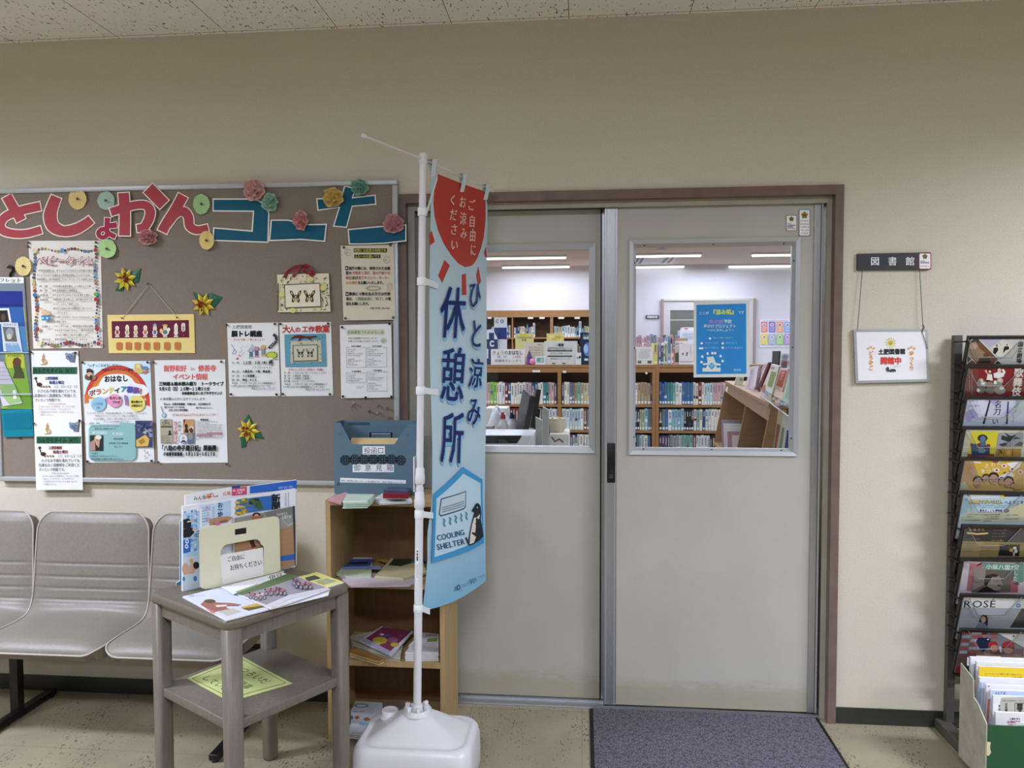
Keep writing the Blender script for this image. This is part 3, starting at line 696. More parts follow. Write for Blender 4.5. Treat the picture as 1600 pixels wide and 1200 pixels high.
# ---- folded paper poinsettias
def folded_flower(px, py, leaves, label, seed):
    Y = BY-0.001; P = at(px, py, Y); sc = (at(px+1, py, Y)-P).x; R = random.Random(seed)
    t = thing('folded_flower', label, 'paper flower', P, 'folded paper flowers on the notice board')
    for L_ in leaves:
        mb = MB(); pts = [P+Vector(((x-px)*sc, 0, -(y-py)*sc)) for x, y in L_]; c_ = sum(pts, Vector())/len(pts)
        mb.add([p+Vector((0, -0.002, 0)) for p in pts]+[c_+Vector((0, -0.006, 0))], [(i, (i+1) % len(pts), len(pts)) for i in range(len(pts))], col('#145a41', 0.5)); mb.add(pts, [tuple(range(len(pts)))], col('#0f4a36', 0.5)); mb.build('leaf', t)
    y1, y2, rd = col('#d7c433', 0.5, 1.1), col('#b89a26', 0.5, 1.1), col('#8e3a22', 0.6)
    mb = MB()
    for k in range(8):
        g = 2*math.pi*k/8+seed; d = Vector((math.cos(g), 0, math.sin(g))); s_ = Vector((-math.sin(g), 0, math.cos(g))); r = (17.5+R.random()*1.5)*sc
        a, b, c_, m_ = P+Vector((0, -0.006, 0)), P+d*r*0.55+s_*r*0.2+Vector((0, -0.007, 0)), P+d*r+Vector((0, -0.008, 0)), P+d*r*0.55-s_*r*0.2+Vector((0, -0.007, 0))
        e = P+d*r*0.5+Vector((0, -0.012, 0))
        mb.add([a, b, c_, e], [(0, 1, 3), (1, 2, 3)], y1); mb.add([a, m_, c_, e], [(0, 1, 3), (1, 2, 3)], y2)
    mb.build('petals', t)
    mb = MB()
    for k in range(14):
        g = R.random()*6.28; r = (2+R.random()*6)*sc; q = P+Vector((math.cos(g)*r, -0.012, math.sin(g)*r)); d = Vector((math.cos(g)*0.6, -1, math.sin(g)*0.6)).normalized()
        mb.lathe([(0.0045, 0), (0.003, 0.006), (0.0004, 0.011)], q, rd, 5, d, False)
    mb.build('centre', t)
folded_flower(197, 436.5, [[(181, 424), (192, 424), (200, 436), (190, 450)], [(198, 430), (221, 420), (217, 441), (206, 443)], [(180, 453), (186, 440), (196, 440), (192, 454)]], 'yellow folded paper flower with green leaves, highest of the three', 1)
folded_flower(319, 476, [[(302, 457), (314, 461), (320, 474), (308, 473)], [(316, 462), (332, 459), (348, 465), (334, 482), (324, 479)]], 'yellow folded paper flower over the upper right corner of the yellow picture', 2)
folded_flower(389, 672, [[(377, 664), (389, 648), (396, 664), (388, 674)], [(378, 672), (388, 678), (384, 697), (377, 699), (376, 684)], [(392, 668), (403, 672), (412.5, 685), (398, 684), (388, 682)]], 'yellow folded paper flower alone low on the board', 3)

# ---- dotted baby time sheet
Zb = (30, 370, 6.664)
t, a = sheet('notice_sheet', 'white notice bordered with coloured dots, tall sheet below the red letters', 'notice', [(95, 42), (848, 40), (872, 1158), (148, 1164)], *Zb, BY-0.0012, '#dcd9d0')
dots = '#8c2f2c #c9b46a #3a5a86 #4a4a55 #7a4a3c #5a9ac0 #6c8a4a #b09a80 #8e3b4a #44506e'.split()
R = random.Random(3)
def dotrow(p0, p1, n, amp, ph):
    for k in range(n):
        u = k/(n-1); x = p0[0]+(p1[0]-p0[0])*u; y = p0[1]+(p1[1]-p0[1])*u; nx, ny = (p1[1]-p0[1]), -(p1[0]-p0[0]); l = math.hypot(nx, ny)
        w_ = math.sin(u*math.pi*3.6+ph); r = 9+7*abs(w_)+R.random()*5; c_ = R.choice(dots)
        a.ell(x+nx/l*amp*w_, y+ny/l*amp*w_, r, r, c_, 10)
        if r > 14: a.ell(x+nx/l*amp*w_, y+ny/l*amp*w_, r*0.45, r*0.45, R.choice(dots), 8)
dotrow((205, 140), (750, 138), 17, 14, 0.5); dotrow((152, 185), (182, 1075), 27, 12, 1); dotrow((792, 180), (818, 1070), 27, 12, 2); dotrow((245, 1115), (785, 1112), 18, 16, 2.2)
for x, y, c_ in ((158, 143, '#d3c98a'), (795, 138, '#9c3230'), (203, 1115, '#d8cf98'), (826, 1112, '#9c3230'), (448, 140, '#4d92c2'), (492, 1112, '#9c3230'), (162, 605, '#2d6fa8'), (796, 598, '#7b9a5a'), (798, 651, '#9c3230'), (808, 958, '#9c3230'), (190, 960, '#9c3230')): a.ell(x, y, 21, 22, c_, 14)
ttl = 'ベビータイム'
a.text(ttl, 178, 248, 92, '#8c4650', 0.05, 598); a.text(ttl, 184, 248, 90, '#e4d4d2', 0.012, 590)
lines = [(200, 352, '修善寺図書館では、赤ちゃんや小さなお子さんを連れた親子', 762), (185, 400, 'などにできるだけ気兼ねなく図書館を利用していただくため、', 755), (185, 443, '開館時間の一部の時間帯を「ベビータイム」として設定します。', 785), (345, 515, '４月以降の毎週木曜日　１０時から１２時', 745), (345, 560, '修善寺図書館内と視聴覚室', 605), (345, 606, '赤ちゃんや小さなお子さんを連れた親子', 738), (350, 652, '視聴覚室に畳を敷いて、読み聞かせができ', 762), (352, 700, 'るスペースとして開放します。', 640), (355, 746, '館内から自由に本を視聴覚室へ持っていく', 765), (362, 792, 'ことができます。', 520), (360, 838, '１０時３０分から「小さい子のおはなし会」', 800), (365, 884, 'を開催します。', 510), (365, 930, 'ベビータイムは、一般利用者の来館を制限', 770), (370, 974, 'するものではありません。一般利用者の皆', 775), (375, 1022, 'さんのご理解とご協力をお願いします。', 745), (370, 1068, '修善寺図書館　　電７２－９８６８', 712)]
for x, y, s_, x1 in lines: a.text(s_, x, y, 22, '#2f2c2c', 0.022, x1-x)
for x, y, s_ in ((208, 515, '時　間'), (210, 560, '場　所'), (215, 608, '対象者'), (215, 655, '実施内容'), (235, 934, 'お願い'), (240, 1070, '問合せ先')): a.text(s_, x, y, 22, '#2f2c2c', 0.025, 88)
a.ell(262, 790, 32, 28, '#cdb48c'); a.ell(228, 752, 20, 14, '#cdb48c'); a.ell(300, 800, 28, 14, '#cdb48c'); a.ell(268, 772, 24, 20, '#d8c29c'); a.poly([(228, 818), (316, 818), (322, 870), (235, 872)], '#3f7fb4'); a.ell(246, 846, 10, 10, '#dfe7ea'); a.ell(290, 846, 10, 10, '#dfe7ea'); a.ell(260, 768, 4, 4, '#333333'); a.ell(278, 768, 4, 4, '#333333')
a.mb.build('printed_sheet', t)
for x, y in ((107, 62), (102, 103), (808, 60), (804, 104)): pin(t, x, y, *Zb, BY-0.002)

# ---- two kangaroo sheets
def kangaroo(label, quad, X0, Y0, s, Y, dx, dy, c_lib, curl=None):
    t, a = sheet('notice_sheet', label, 'notice', quad, X0, Y0, s, Y, '#dfe0de', 'kangaroo and koala sheets', curl)
    q = lambda L_: [(x+dx, y+dy) for x, y in L_]
    tan = '#a98c66'
    a.poly(q([(268, 22), (274, 8), (278, 24), (284, 34), (280, 46), (292, 56), (300, 72), (296, 84), (280, 86), (262, 88), (250, 82), (272, 78), (262, 62), (258, 50), (266, 44), (262, 36)]), tan); a.ell(282+dx, 66+dy, 8, 10, '#c9b08a')
    a.poly(q([(478, 2), (470, 70), (456, 72), (464, 2)]), '#6b5646'); a.ell(436+dx, 34+dy, 26, 22, '#6d7f97'); a.ell(416+dx, 18+dy, 10, 10, '#7d8fa6'); a.ell(456+dx, 16+dy, 10, 10, '#7d8fa6'); a.ell(428+dx, 34+dy, 4, 4, '#1c2430'); a.ell(448+dx, 30+dy, 4, 4, '#1c2430'); a.ell(438+dx, 42+dy, 4, 6, '#2a3442'); a.ell(450+dx, 56+dy, 18, 14, '#5f7088')
    a.rect(204+dx, 98+dy, 482+dx, 142+dy, '#2a5c45'); a.text('カルガモタイム（KT）', 208+dx, 121+dy, 30, '#10281c', 0.035, 272)
    a.ell(246+dx, 208+dy, 17, 13, '#3a2a20'); a.line(q([(232, 200), (226, 182), (222, 172)]), 7, '#3a2a20'); a.ell(224+dx, 168+dy, 9, 8, '#2f3a30'); a.poly(q([(216, 168), (206, 172), (216, 174)]), '#c9a040')
    for k in range(4): a.ell(258+dx+17*k, 222+dy, 6, 5, '#8a6038'); a.ell(254+dx+17*k, 217+dy, 3.5, 3.5, '#6a4a2c')
    a.text('土肥図書館', 280+dx, 168+dy, 19, c_lib, 0.03, 82); a.text('毎週土曜日', 306+dx, 194+dy, 20, c_lib, 0.03, 94)
    a.text('１０：００～１２：００', 336+dx, 220+dy, 20, '#4a4a4c', 0.012, 150)
    for y, s_, x0, x1 in ((248, '小さなお子様を連れていても', 232, 474), (276, '気兼ねなく図書館をご利用くだ', 216, 474), (304, 'さいという時間です。', 216, 392)): a.text(s_, x0+dx, y+dy, 21, '#4c4c50', 0.01, x1-x0)
    a.greek(300+dx, 328+dy, 408+dx, 8, '#b08a90' if c_lib == '#2c3c7a' else '#8a8ab0', 2)
    for k, (s_, x1) in enumerate((('おはなし会などの時間帯は、ゆったりと絵本', 466), ('を楽しんでいただけます。子どもの声などで', 440), ('ご迷惑をおかけすることもありますが、', 470), ('ご理解ください。', 340))): a.text(s_, 240+dx, 344+dy+17*k, 11, '#b09398' if c_lib == '#2c3c7a' else '#8d93a8', 0.005, x1-240)
    a.mb.build('printed_sheet', t); return t
Zk = (0, 500, 4)
t = kangaroo('kangaroo and koala sheet with blue library name, upper one of its pair', [(194, 192), (488, 192), (512, 632), (212, 640)], *Zk, BY-0.003, 0, 196, '#2c3c7a')
for x, y in ((199, 201), (476, 205)): pin(t, x, y, *Zk, BY-0.0045)
t = kangaroo('kangaroo and koala sheet with red library name, its lower end hanging below the board', [(212, 618), (508, 622), (518, 1062), (226, 1062)], *Zk, BY-0.0088, 24, 630, '#7a2c34', lambda u, v: 0.0012*math.sin(v*6)*v)
for x, y in ((216, 646), (502, 628)): pin(t, x, y, *Zk, BY-0.0105)

# ---- clear wall pocket with leaflets at the left edge
Zp = (0, 400, 4)
t = thing('wall_pocket', 'clear plastic wall pocket of leaflets hanging from a black hook at the left edge', 'wall pocket', at(20, 580, BY-0.003))
tfp = crop(*Zp, BY-0.004); mb = MB()
mb.prism([tfp(x, y, 0.0) for x, y in ((-60, 128), (150, 132), (205, 955), (-60, 955))], (0, 0.002, 0), col('#7f8c96', 0.3)); mb.build('back_sheet', t)
mb = MB(); a = Art(tfp, mb); a.rect(-60, 133, 148, 170, '#e4e3e2'); a.text('ーフレット', -40, 151, 24, '#2a2a2a', 0.03, 175); a.text('（ご自由にどうぞ）', 60, 163, 9, '#444444', 0, 70); mb.build('label_strip', t)
mb = MB(); mb.tube([tfp(62, 130, 0.003), tfp(66, 108, 0.003), tfp(80, 92, 0.003), tfp(78, 68, 0.003), tfp(62, 60, 0.003), tfp(46, 72, 0.003)], 0.0045, M_BLACK, 8); mb.build('hook', t)
for k, (q, hh) in enumerate((([(-60, 600), (178, 600), (180, 606), (-60, 606)], 0.009), ([(-60, 862), (196, 858), (196, 866), (-60, 868)], 0.013))):
    mb = MB(); mb.prism([tfp(x, y, hh) for x, y in q], (0, 0.001, 0), col('#a9bcc4', 0.2))
    x0, x1 = (-60, 178) if k == 0 else (-60, 196); y0, y1 = (410, 606) if k == 0 else (604, 866)
    mb.prism([tfp(x, y, hh-0.0004) for x, y in ((x0, y0), (x1-6, y0), (x1, y1), (x0, y1))], (0, 0.0006, 0), M_ACRYL); mb.build('clear_pocket', t)
mb = MB(); mb.prism([tfp(x, y, 0.004) for x, y in ((146, 140), (162, 140), (208, 950), (192, 950))], (0, 0.003, 0), M_ACRYL); mb.build('clear_edge', t)
def leaflet(label, quad, h, c_, deco):
    P_ = tfp(sum(p[0] for p in quad)/4, max(p[1] for p in quad), h); t_ = thing('leaflet', label, 'leaflet', P_, 'leaflets in the wall pocket')
    mb = MB(); mb.prism([tfp(x, y, h) for x, y in quad], (0, 0.0008, 0), ink(c_)); a = Art(tfp, mb, h=h+0.0001); deco(a); mb.build('printed_sheet', t_)
leaflet('dark blue leaflet at the top of the wall pocket', [(-60, 218), (138, 220), (144, 318), (-60, 318)], 0.0012, '#1c2a84', lambda a: a.rect(-60, 300, 140, 318, '#141f66'))
leaflet('mid blue leaflet behind the white photo card in the wall pocket', [(-60, 316), (150, 316), (178, 600), (-60, 600)], 0.0010, '#2a5a9c', lambda a: (a.poly([(60, 440), (158, 440), (176, 596), (70, 596)], '#4d86bd'), a.poly([(146, 318), (152, 318), (180, 590), (174, 590)], '#b8a94a')))
leaflet('white card with a dark photo at the left frame edge in the wall pocket', [(-60, 330), (56, 326), (72, 420), (-60, 430)], 0.0024, '#dcdcd8', lambda a: (a.poly([(-50, 342), (46, 338), (58, 412), (-50, 416)], '#1f1c1a'), a.ell(20, 385, 14, 22, '#54402c')))
leaflet('white card with a pale portrait photo in the wall pocket', [(5, 414), (112, 418), (140, 600), (22, 596)], 0.0042, '#d9dde4', lambda a: (a.poly([(16, 442), (94, 446), (108, 536), (32, 534)], '#6a665f'), a.ell(60, 480, 24, 30, '#9aa3a8'), a.ell(58, 504, 16, 18, '#cfc8b8'), a.text('おはなしの', 20, 428, 14, '#555566', 0.01, 84), a.poly([(32, 545), (112, 545), (134, 596), (40, 596)], '#84a8cc'), a.text('ご案内', 45, 552, 12, '#eef2f6', 0, 60)))
leaflet('green and yellow leaflet with a shaggy figure in the wall pocket', [(30, 606), (150, 606), (202, 955), (10, 955)], 0.0014, '#7fa83c', lambda a: (a.poly([(34, 612), (146, 612), (156, 700), (44, 700)], '#c3c242'), a.poly([(86, 640), (110, 632), (132, 650), (130, 690), (148, 730), (156, 765), (80, 765), (92, 720), (82, 690)], '#4a4a2a'), a.ell(100, 664, 22, 18, '#6a3a22'), a.ell(126, 660, 8, 8, '#8c3a2a'), a.text('もりのおはなし', 46, 622, 16, '#3c5a20', 0.03, 92), a.poly([(120, 880), (198, 880), (200, 950), (40, 950)], '#5f8c30')))
leaflet('pale lilac folded leaflet at lower left of the wall pocket', [(-60, 660), (22, 660), (140, 920), (20, 940), (-60, 700)], 0.0050, '#c3bccb', lambda a: (a.poly([(-10, 800), (90, 800), (138, 912), (60, 930), (20, 880)], '#8fb070'), [a.greek(-30+8*k, 700+24*k, 40+14*k, 10, '#8f88a0', k) for k in range(4)], a.poly([(78, 840), (98, 836), (104, 890), (84, 894)], '#dfe0de')))
tt = thing('flat_case', 'teal plastic flat case pinned under the wall pocket', 'case', at(25, 682, BY-0.002))
mb = MB(); mb.prism([crop(0, 400, 4, BY-0.010)(x, y) for x, y in ((5, 962), (196, 955), (212, 1128), (24, 1132))], (0, 0.008, 0), col('#157f93', 0.3)); mb.build('body', tt)
mb = MB(); mb.prism([crop(0, 400, 4, BY-0.0112)(x, y) for x, y in ((20, 985), (190, 980), (198, 1080), (30, 1085))], (0, 0.001, 0), col('#12748a', 0.25)); mb.build('flap', tt)
pin(tt, 128, 1134, 0, 400, 4, BY)

# ---- yellow hanging picture
Zy = (0, 260, 4)
t = thing('hanging_picture', 'yellow card picture with a maroon strip of small figures hanging by a string', 'picture', at(236, 552, BY-0.003))
mb = MB(); tf = crop(*Zy, BY-0.004); mb.prism([tf(x, y) for x, y in ((670, 928), (1212, 923), (1218, 1167), (680, 1168))], (0, 0.0035, 0), col('#e0cb80', 0.7, 1.1)); a = Art(tf, mb)
a.poly([(697, 968), (1180, 960), (1184, 1070), (700, 1074)], '#5f1533')
for i, (x, c_, r_) in enumerate(((733, '#8c3a44', 15), (795, '#9aa06a', 14), (848, '#c9a070', 13), (908, '#c46a4a', 16), (968, '#4a6a9a', 16), (1032, '#3f7a7a', 24), (1100, '#d9cfc0', 13))):
    y = 1022; hgt = (16, 26, 22, 22, 28, 20, 38)[i]
    a.ell(x, y-12, 12, hgt*0.8, '#e8dccb'); a.ell(x, y+16, r_, 18, '#e8dccb'); a.ell(x, y+14, r_*0.62, 14, c_); a.ell(x, y-10, 8, 9, '#dcc09c'); a.rect(x-13, y+36, x+13, y+44, '#e8dccb')
    if i == 4: a.star(x, y-30, 16, 7, 5, '#8fa0bc')
    if i == 5: a.ell(x-24, y+6, 10, 14, '#d8bd6a'); a.ell(x+22, y-2, 10, 12, '#e8dccb'); a.ell(x, y-28, 16, 7, '#caa85a')
a.rrect(1134, 978, 1158, 1032, 11, '#e8dccb'); a.text('七福神', 1146, 982, 15, '#5f1533', 0.02, vert=True); a.ell(1148, 1056, 4, 4, '#b04a3a')
for x in (744, 802, 858, 916, 976, 1042, 1108): a.rrect(x-18, 1098, x+18, 1146, 8, '#c07a42'); a.rrect(x-12, 1104, x+12, 1140, 5, '#b86c38')
mb.build('picture_card', t)
mb = MB(); mb.tube([tf(768, 948, 0.001), tf(930, 736, 0.003), tf(1110, 945, 0.001)], 0.0011, M_STRING, 6); mb.build('string', t); pin(t, 930, 736, *Zy, BY)
for x, y in ((766, 948), (1110, 945)): pin(t, x, y, *Zy, BY-0.0042, M_BLACK, 0.003)

# ---- fabric-framed butterfly picture
Zf = (340, 260, 4)
t = thing('butterfly_picture', 'small floral-bordered picture of two brown butterflies with a red ribbon', 'picture', at(474, 487, BY-0.003))
mb = MB(); tf = crop(*Zf, BY-0.009); mb.prism([tf(x, y) for x, y in ((372, 676), (695, 668), (706, 908), (378, 912))], (0, 0.0085, 0), ink('#d6cfb0'), ink('#4a4436')); a = Art(tf, mb)
R = random.Random(11)
for k in range(170):
    x, y = R.uniform(382, 690), R.uniform(684, 900)
    if 412 < x < 652 and 728 < y < 888: continue
    g = R.uniform(0, 6.28); l = R.uniform(16, 28); c_ = R.choice(('#3f4838', '#4c5440', '#5a604a', '#b0a94e', '#d8d2b0'))
    a.poly([(x, y), (x+l*0.5*math.cos(g+0.35), y+l*0.5*math.sin(g+0.35)), (x+l*math.cos(g), y+l*math.sin(g)), (x+l*0.5*math.cos(g-0.35), y+l*0.5*math.sin(g-0.35))], c_)
for x, y in ((580, 705), (470, 900), (660, 760), (400, 800)): a.ell(x, y, 20, 16, '#cfc77a')
a.rect(375, 730, 382, 900, '#4a4436'); a.poly([(416, 738), (640, 728), (648, 878), (420, 886)], '#463c30'); a.poly([(421, 743), (636, 733), (643, 873), (425, 881)], '#dcd4bf')
def butterfly(a, cx, cy, k, c1, c2):
    for s_ in (-1, 1):
        a.poly([(cx+s_*4*k, cy), (cx+s_*12*k, cy-14*k), (cx+s_*20*k, cy-32*k), (cx+s_*34*k, cy-38*k), (cx+s_*36*k, cy-24*k), (cx+s_*26*k, cy-6*k), (cx+s_*20*k, cy+8*k), (cx+s_*26*k, cy+24*k), (cx+s_*24*k, cy+36*k), (cx+s_*14*k, cy+40*k), (cx+s_*6*k, cy+24*k)], c1)
        a.poly([(cx+s_*18*k, cy-20*k), (cx+s_*27*k, cy-30*k), (cx+s_*29*k, cy-24*k), (cx+s_*21*k, cy-8*k)], c2); a.poly([(cx+s_*8*k, cy+8*k), (cx+s_*16*k, cy+14*k), (cx+s_*17*k, cy+28*k), (cx+s_*10*k, cy+24*k)], c2)
    a.poly([(cx-5*k, cy-6*k), (cx+5*k, cy-6*k), (cx+4*k, cy+34*k), (cx, cy+42*k), (cx-4*k, cy+34*k)], c2); a.rect(cx-5*k, cy-10*k, cx+5*k, cy-2*k, c1); a.rect(cx-4*k, cy+10*k, cx+4*k, cy+14*k, c1)
butterfly(a, 488, 812, 1.0, '#3a2c22', '#cdb489'); butterfly(a, 574, 810, 1.0, '#3a2c22', '#cdb489'); mb.build('picture_card', t)
mb = MB(); rb = col('#7d1820', 0.5)
for L_ in ([(418, 694), (440, 660), (480, 632), (526, 622)], [(515, 632), (490, 660), (472, 692)], [(526, 626), (560, 622), (588, 650), (604, 680)], [(530, 634), (552, 660), (566, 668)], [(575, 656), (584, 680), (592, 690)]):
    p = smooth_line(L_, 4); A, B = offset_line(p, 10); n = len(A); mb.add([tf(x, y, 0.003+0.003*math.sin(i)) for i, (x, y) in enumerate(A)]+[tf(x, y, 0.006) for x, y in B], [(i, i+1, n+i+1, n+i) for i in range(n-1)], rb, True)
mb.build('ribbon', t)
pin(t, 530, 628, *Zf, BY-0.012)

# ---- cream notice upper right
Zc = (525, 375, 4.706)
t, a = sheet('notice_sheet', 'cream notice with two black highlighted heading lines under the last teal bar', 'notice', [(34, 42), (424, 34), (437, 586), (55, 592)], *Zc, -0.0310, '#cfc6b2')
a.rect(130, 62, 376, 92, '#23232e'); a.text('夜間に公民館を利用され', 133, 77, 24, '#c9c43a', 0.02, 238); a.rect(134, 106, 328, 134, '#23232e'); a.text('る方へのお願いです', 137, 120, 23, '#c9c43a', 0.02, 186)
for x, y in ((90, 92), (376, 144)): a.band(x, y, 28, 26, 24, 22, 20, 330, '#a8a08c'); a.band(x+6, y-4, 18, 12, 15, 9, 0, 300, '#b0a894'); a.ell(x-12, y+4, 6, 6, '#9a927e')
a.rect(68, 192, 90, 222, '#1f1c1a'); a.text('◆', 71, 207, 16, '#d8d0bc', 0, 15); a.rect(70, 382, 92, 412, '#1f1c1a'); a.text('◆', 73, 397, 16, '#d8d0bc', 0, 15)
a.text('退庁の際には、使用された会議', 92, 208, 24, '#26211e', 0.035, 306); a.text('室の', 70, 242, 24, '#26211e', 0.035, 46); a.text('冷暖房と消灯、窓の戸締りの', 118, 242, 24, '#b0503e', 0.02, 280); a.text('確認', 70, 278, 24, '#b0503e', 0.02, 46); a.text('及び', 118, 278, 24, '#26211e', 0.035, 44); a.text('廊下やエレベーターホー', 164, 278, 24, '#b0503e', 0.02, 234); a.text('ルの消灯', 70, 314, 24, '#b0503e', 0.02, 88); a.text('をお願いいたします。', 160, 314, 24, '#26211e', 0.035, 200)
a.band(275, 355, 56, 18, 44, 10, 0, 360, '#a59c88', 26); a.frame(374, 318, 410, 370, 3, '#b5ab96'); a.greek(380, 332, 406, 8, '#b5ab96'); a.greek(380, 352, 406, 8, '#b5ab96')
a.text('最後に４階を出る方又は代表', 94, 396, 24, '#26211e', 0.035, 306); a.text('者は、', 74, 432, 24, '#26211e', 0.035, 62); a.text('１階宿直者に「終了」', 138, 432, 24, '#3f7a5c', 0.02, 222); a.text('の電', 362, 432, 24, '#26211e', 0.03, 40); a.text('話をお願いします。', 74, 468, 24, '#26211e', 0.035, 180); a.text('土肥公民館（98-2100）', 248, 501, 14, '#333333', 0.02, 158)
a.mb.build('printed_sheet', t)
for x, y in ((60, 56), (402, 40), (73, 576), (423, 570)): pin(t, x, y, *Zc, -0.0317, M_PIN2)

# ---- story time list
t, a = sheet('notice_sheet', 'white story time schedule with four boxed tables, nearest the board frame', 'notice', [(28, 626), (406, 616), (416, 1158), (38, 1164)], *Zc, BY-0.0085, '#dededf')
a.rrect(78, 656, 360, 700, 12, '#c6cdb0'); a.text('各図書館でのおはなし会', 84, 678, 26, '#55624e', 0.02, 268)
a.text('市内の各図書館でのおはなし会です。', 90, 722, 15, '#4a4a4c', 0.012, 222); a.text('お気に入りの会にお出かけください', 90, 744, 15, '#4a4a4c', 0.012, 222); a.ell(350, 740, 24, 22, '#bcc4a6'); a.ell(346, 742, 14, 12, '#a4ae8c')
for (x0, y0, x1, y1, t_) in ((76, 790, 220, 938, '修善寺図書館'), (226, 790, 374, 936, '中伊豆図書館'), (76, 975, 222, 1050, '天城図書館'), (228, 968, 376, 1112, '土肥図書館')):
    a.frame(x0, y0, x1, y1, 2, '#8c8c90'); a.rect(x0+28, y0-14, x1-28, y0+3, '#dededf'); a.text(t_, (x0+x1)/2, y0-8, 12, '#3c3c40', 0.03, 70, 'c')
    y = y0+18; k = 0
    while y < y1-8: a.greek(x0+10, y, x0+10+(60, 46, 70, 90, 50)[k % 5]+(40 if k % 3 == 2 else 0), 7.5, '#66666c', k); y += (14 if k % 4 != 3 else 26); k += 1
a.greek(150, 1078, 212, 6, '#8a8a90', 5); a.greek(150, 1088, 200, 6, '#8a8a90', 6)
a.mb.build('printed_sheet', t)
for x, y in ((48, 642), (396, 616), (54, 1150), (410, 1152), (221, 1158)): pin(t, x, y, *Zc, BY-0.0095, M_BLACK)

# ---- brain training and craft class sheets
Zt = (350, 495, 9.143)
t, a = sheet('notice_sheet', 'white brain training class sheet with small cartoon animals and music notes', 'notice', [(42, 90), (772, 82), (805, 1134), (78, 1140)], *Zt, BY-0.0012, '#dadcda')
a.text('土肥図書館', 116, 144, 52, '#26262a', 0.015, 286); a.text('脳トレ講座', 106, 242, 82, '#1a1a1e', 0.06, 440); a.text('みんなで楽しく笑いましょう！', 132, 326, 36, '#b5564e', 0.01, 470)
a.line(smooth_line([(105, 395), (150, 470), (118, 520), (160, 530), (172, 490), (140, 470)]), 9, '#6f86b8')
for x, y, c_, k in ((190, 600, '#9a4a54', 1.2), (230, 505, '#b9b4cf', 0.8), (262, 535, '#a9a3c0', 0.6), (245, 440, '#b5bcc8', 0.6), (310, 432, '#b8c4c8', 0.6)):
    a.ell(x, y, 15*k, 11*k, c_); a.line([(x+12*k, y), (x+20*k, y-48*k)], 5*k, c_); a.line([(x+20*k, y-48*k), (x+44*k, y-36*k), (x+40*k, y-20*k)], 7*k, c_)
def critter(a, x, y, k, body, trou):
    a.ell(x, y, 34*k, 30*k, '#2c2c30'); a.ell(x, y, 29*k, 25*k, body); a.ell(x-18*k, y-28*k, 11*k, 11*k, body); a.ell(x+18*k, y-28*k, 11*k, 11*k, body)
    a.poly([(x-22*k, y+25*k), (x+22*k, y+25*k), (x+26*k, y+95*k), (x-26*k, y+95*k)], '#2c2c30'); a.poly([(x-18*k, y+28*k), (x+18*k, y+28*k), (x+22*k, y+90*k), (x-22*k, y+90*k)], trou)
    a.ell(x-20*k, y+112*k, 18*k, 13*k, body); a.ell(x+16*k, y+112*k, 18*k, 13*k, body); a.ell(x-9*k, y-2*k, 4*k, 4*k, '#222222'); a.ell(x+9*k, y-2*k, 4*k, 4*k, '#222222'); a.line([(x-36*k, y+20*k), (x-58*k, y+6*k)], 12*k, body); a.line([(x+34*k, y+20*k), (x+58*k, y+6*k)], 12*k, body)
critter(a, 385, 478, 0.95, '#a9bdc6', '#55708f'); a.poly([(375, 440), (405, 376), (418, 446)], '#a9bdc6'); critter(a, 465, 460, 0.95, '#b98aa8', '#6a5484'); critter(a, 560, 440, 1.0, '#d3b26c', '#7f96a8')
a.ell(680, 548, 78, 50, '#2c3a28'); a.ell(680, 548, 70, 43, '#b9c24a'); a.ell(720, 512, 24, 18, '#b9c24a'); a.ell(720, 512, 9, 9, '#222222'); a.ell(652, 600, 50, 14, '#e4e6e0'); a.ell(735, 600, 26, 15, '#9aa88a'); a.poly([(636, 640), (690, 615), (696, 690), (644, 690)], '#3a3a3e'); a.ell(670, 678, 26, 14, '#8a8a90')
A_, B_ = offset_line(smooth_line([(640, 450), (690, 400), (740, 350), (742, 290), (705, 248)]), [20]*21); a.strip(A_, B_, '#34343a')
for k in range(4): a.ell(668+22*k, 425-28*k, 9, 9, '#c4c6c8')
for y, k_, v_, x1, h_ in ((656, '日　時', '１２月　３日（木）', 640, 46), (780, '場　所', '土肥支所　４階　集会室', 660, 34), (842, '定　員', '３０名程度', 438, 34), (900, '講　師', '勝呂　もとえ', 470, 34)):
    a.text(k_, 110, y+2, 32, '#2c2c30', 0.025, 106); a.text(v_, 262, y, h_, '#1e1e22', 0.03, x1-262)
a.text('１３:３０～１４:３０', 404, 720, 34, '#2c2c30', 0.01, 292)
a.text('申込み　１０月１３日（火）から土肥図書館にて', 112, 946, 27, '#2a2a2e', 0.02, 628); a.text('＊お問い合わせは土肥図書館カウンター又は', 90, 988, 27, '#2a2a2e', 0.02, 576); a.text('電話', 390, 1026, 26, '#2a2a2e', 0.02, 58); a.text('0558-98-2100', 456, 1026, 26, '#5c7fb8', 0.02, 226); a.text('まで', 690, 1026, 26, '#2a2a2e', 0.02, 52)
a.mb.build('printed_sheet', t)
for x, y in ((48, 118), (735, 104), (108, 1106), (757, 1108)): pin(t, x, y, *Zt, BY-0.002)
t, a = sheet('notice_sheet', 'craft class sheet with red heading over a blue photo of a butterfly picture', 'notice', [(790, 80), (1528, 72), (1560, 1128), (826, 1136)], *Zt, BY-0.0012, '#dadcda')
for i, ch in enumerate('大人の工作教室'): a.text(ch, (830, 926, 1014, 1112, 1204, 1302, 1398)[i], (178, 185, 182, 176, 178, 174, 168)[i], (108, 84, 76, 84, 84, 96, 104)[i], '#b23a34', 0.035)
a.poly([(862, 252), (1450, 240), (1466, 712), (876, 720)], '#5d93a8')
a.poly([(955, 350), (1380, 330), (1400, 640), (950, 650)], '#b9b79c')
R = random.Random(5)
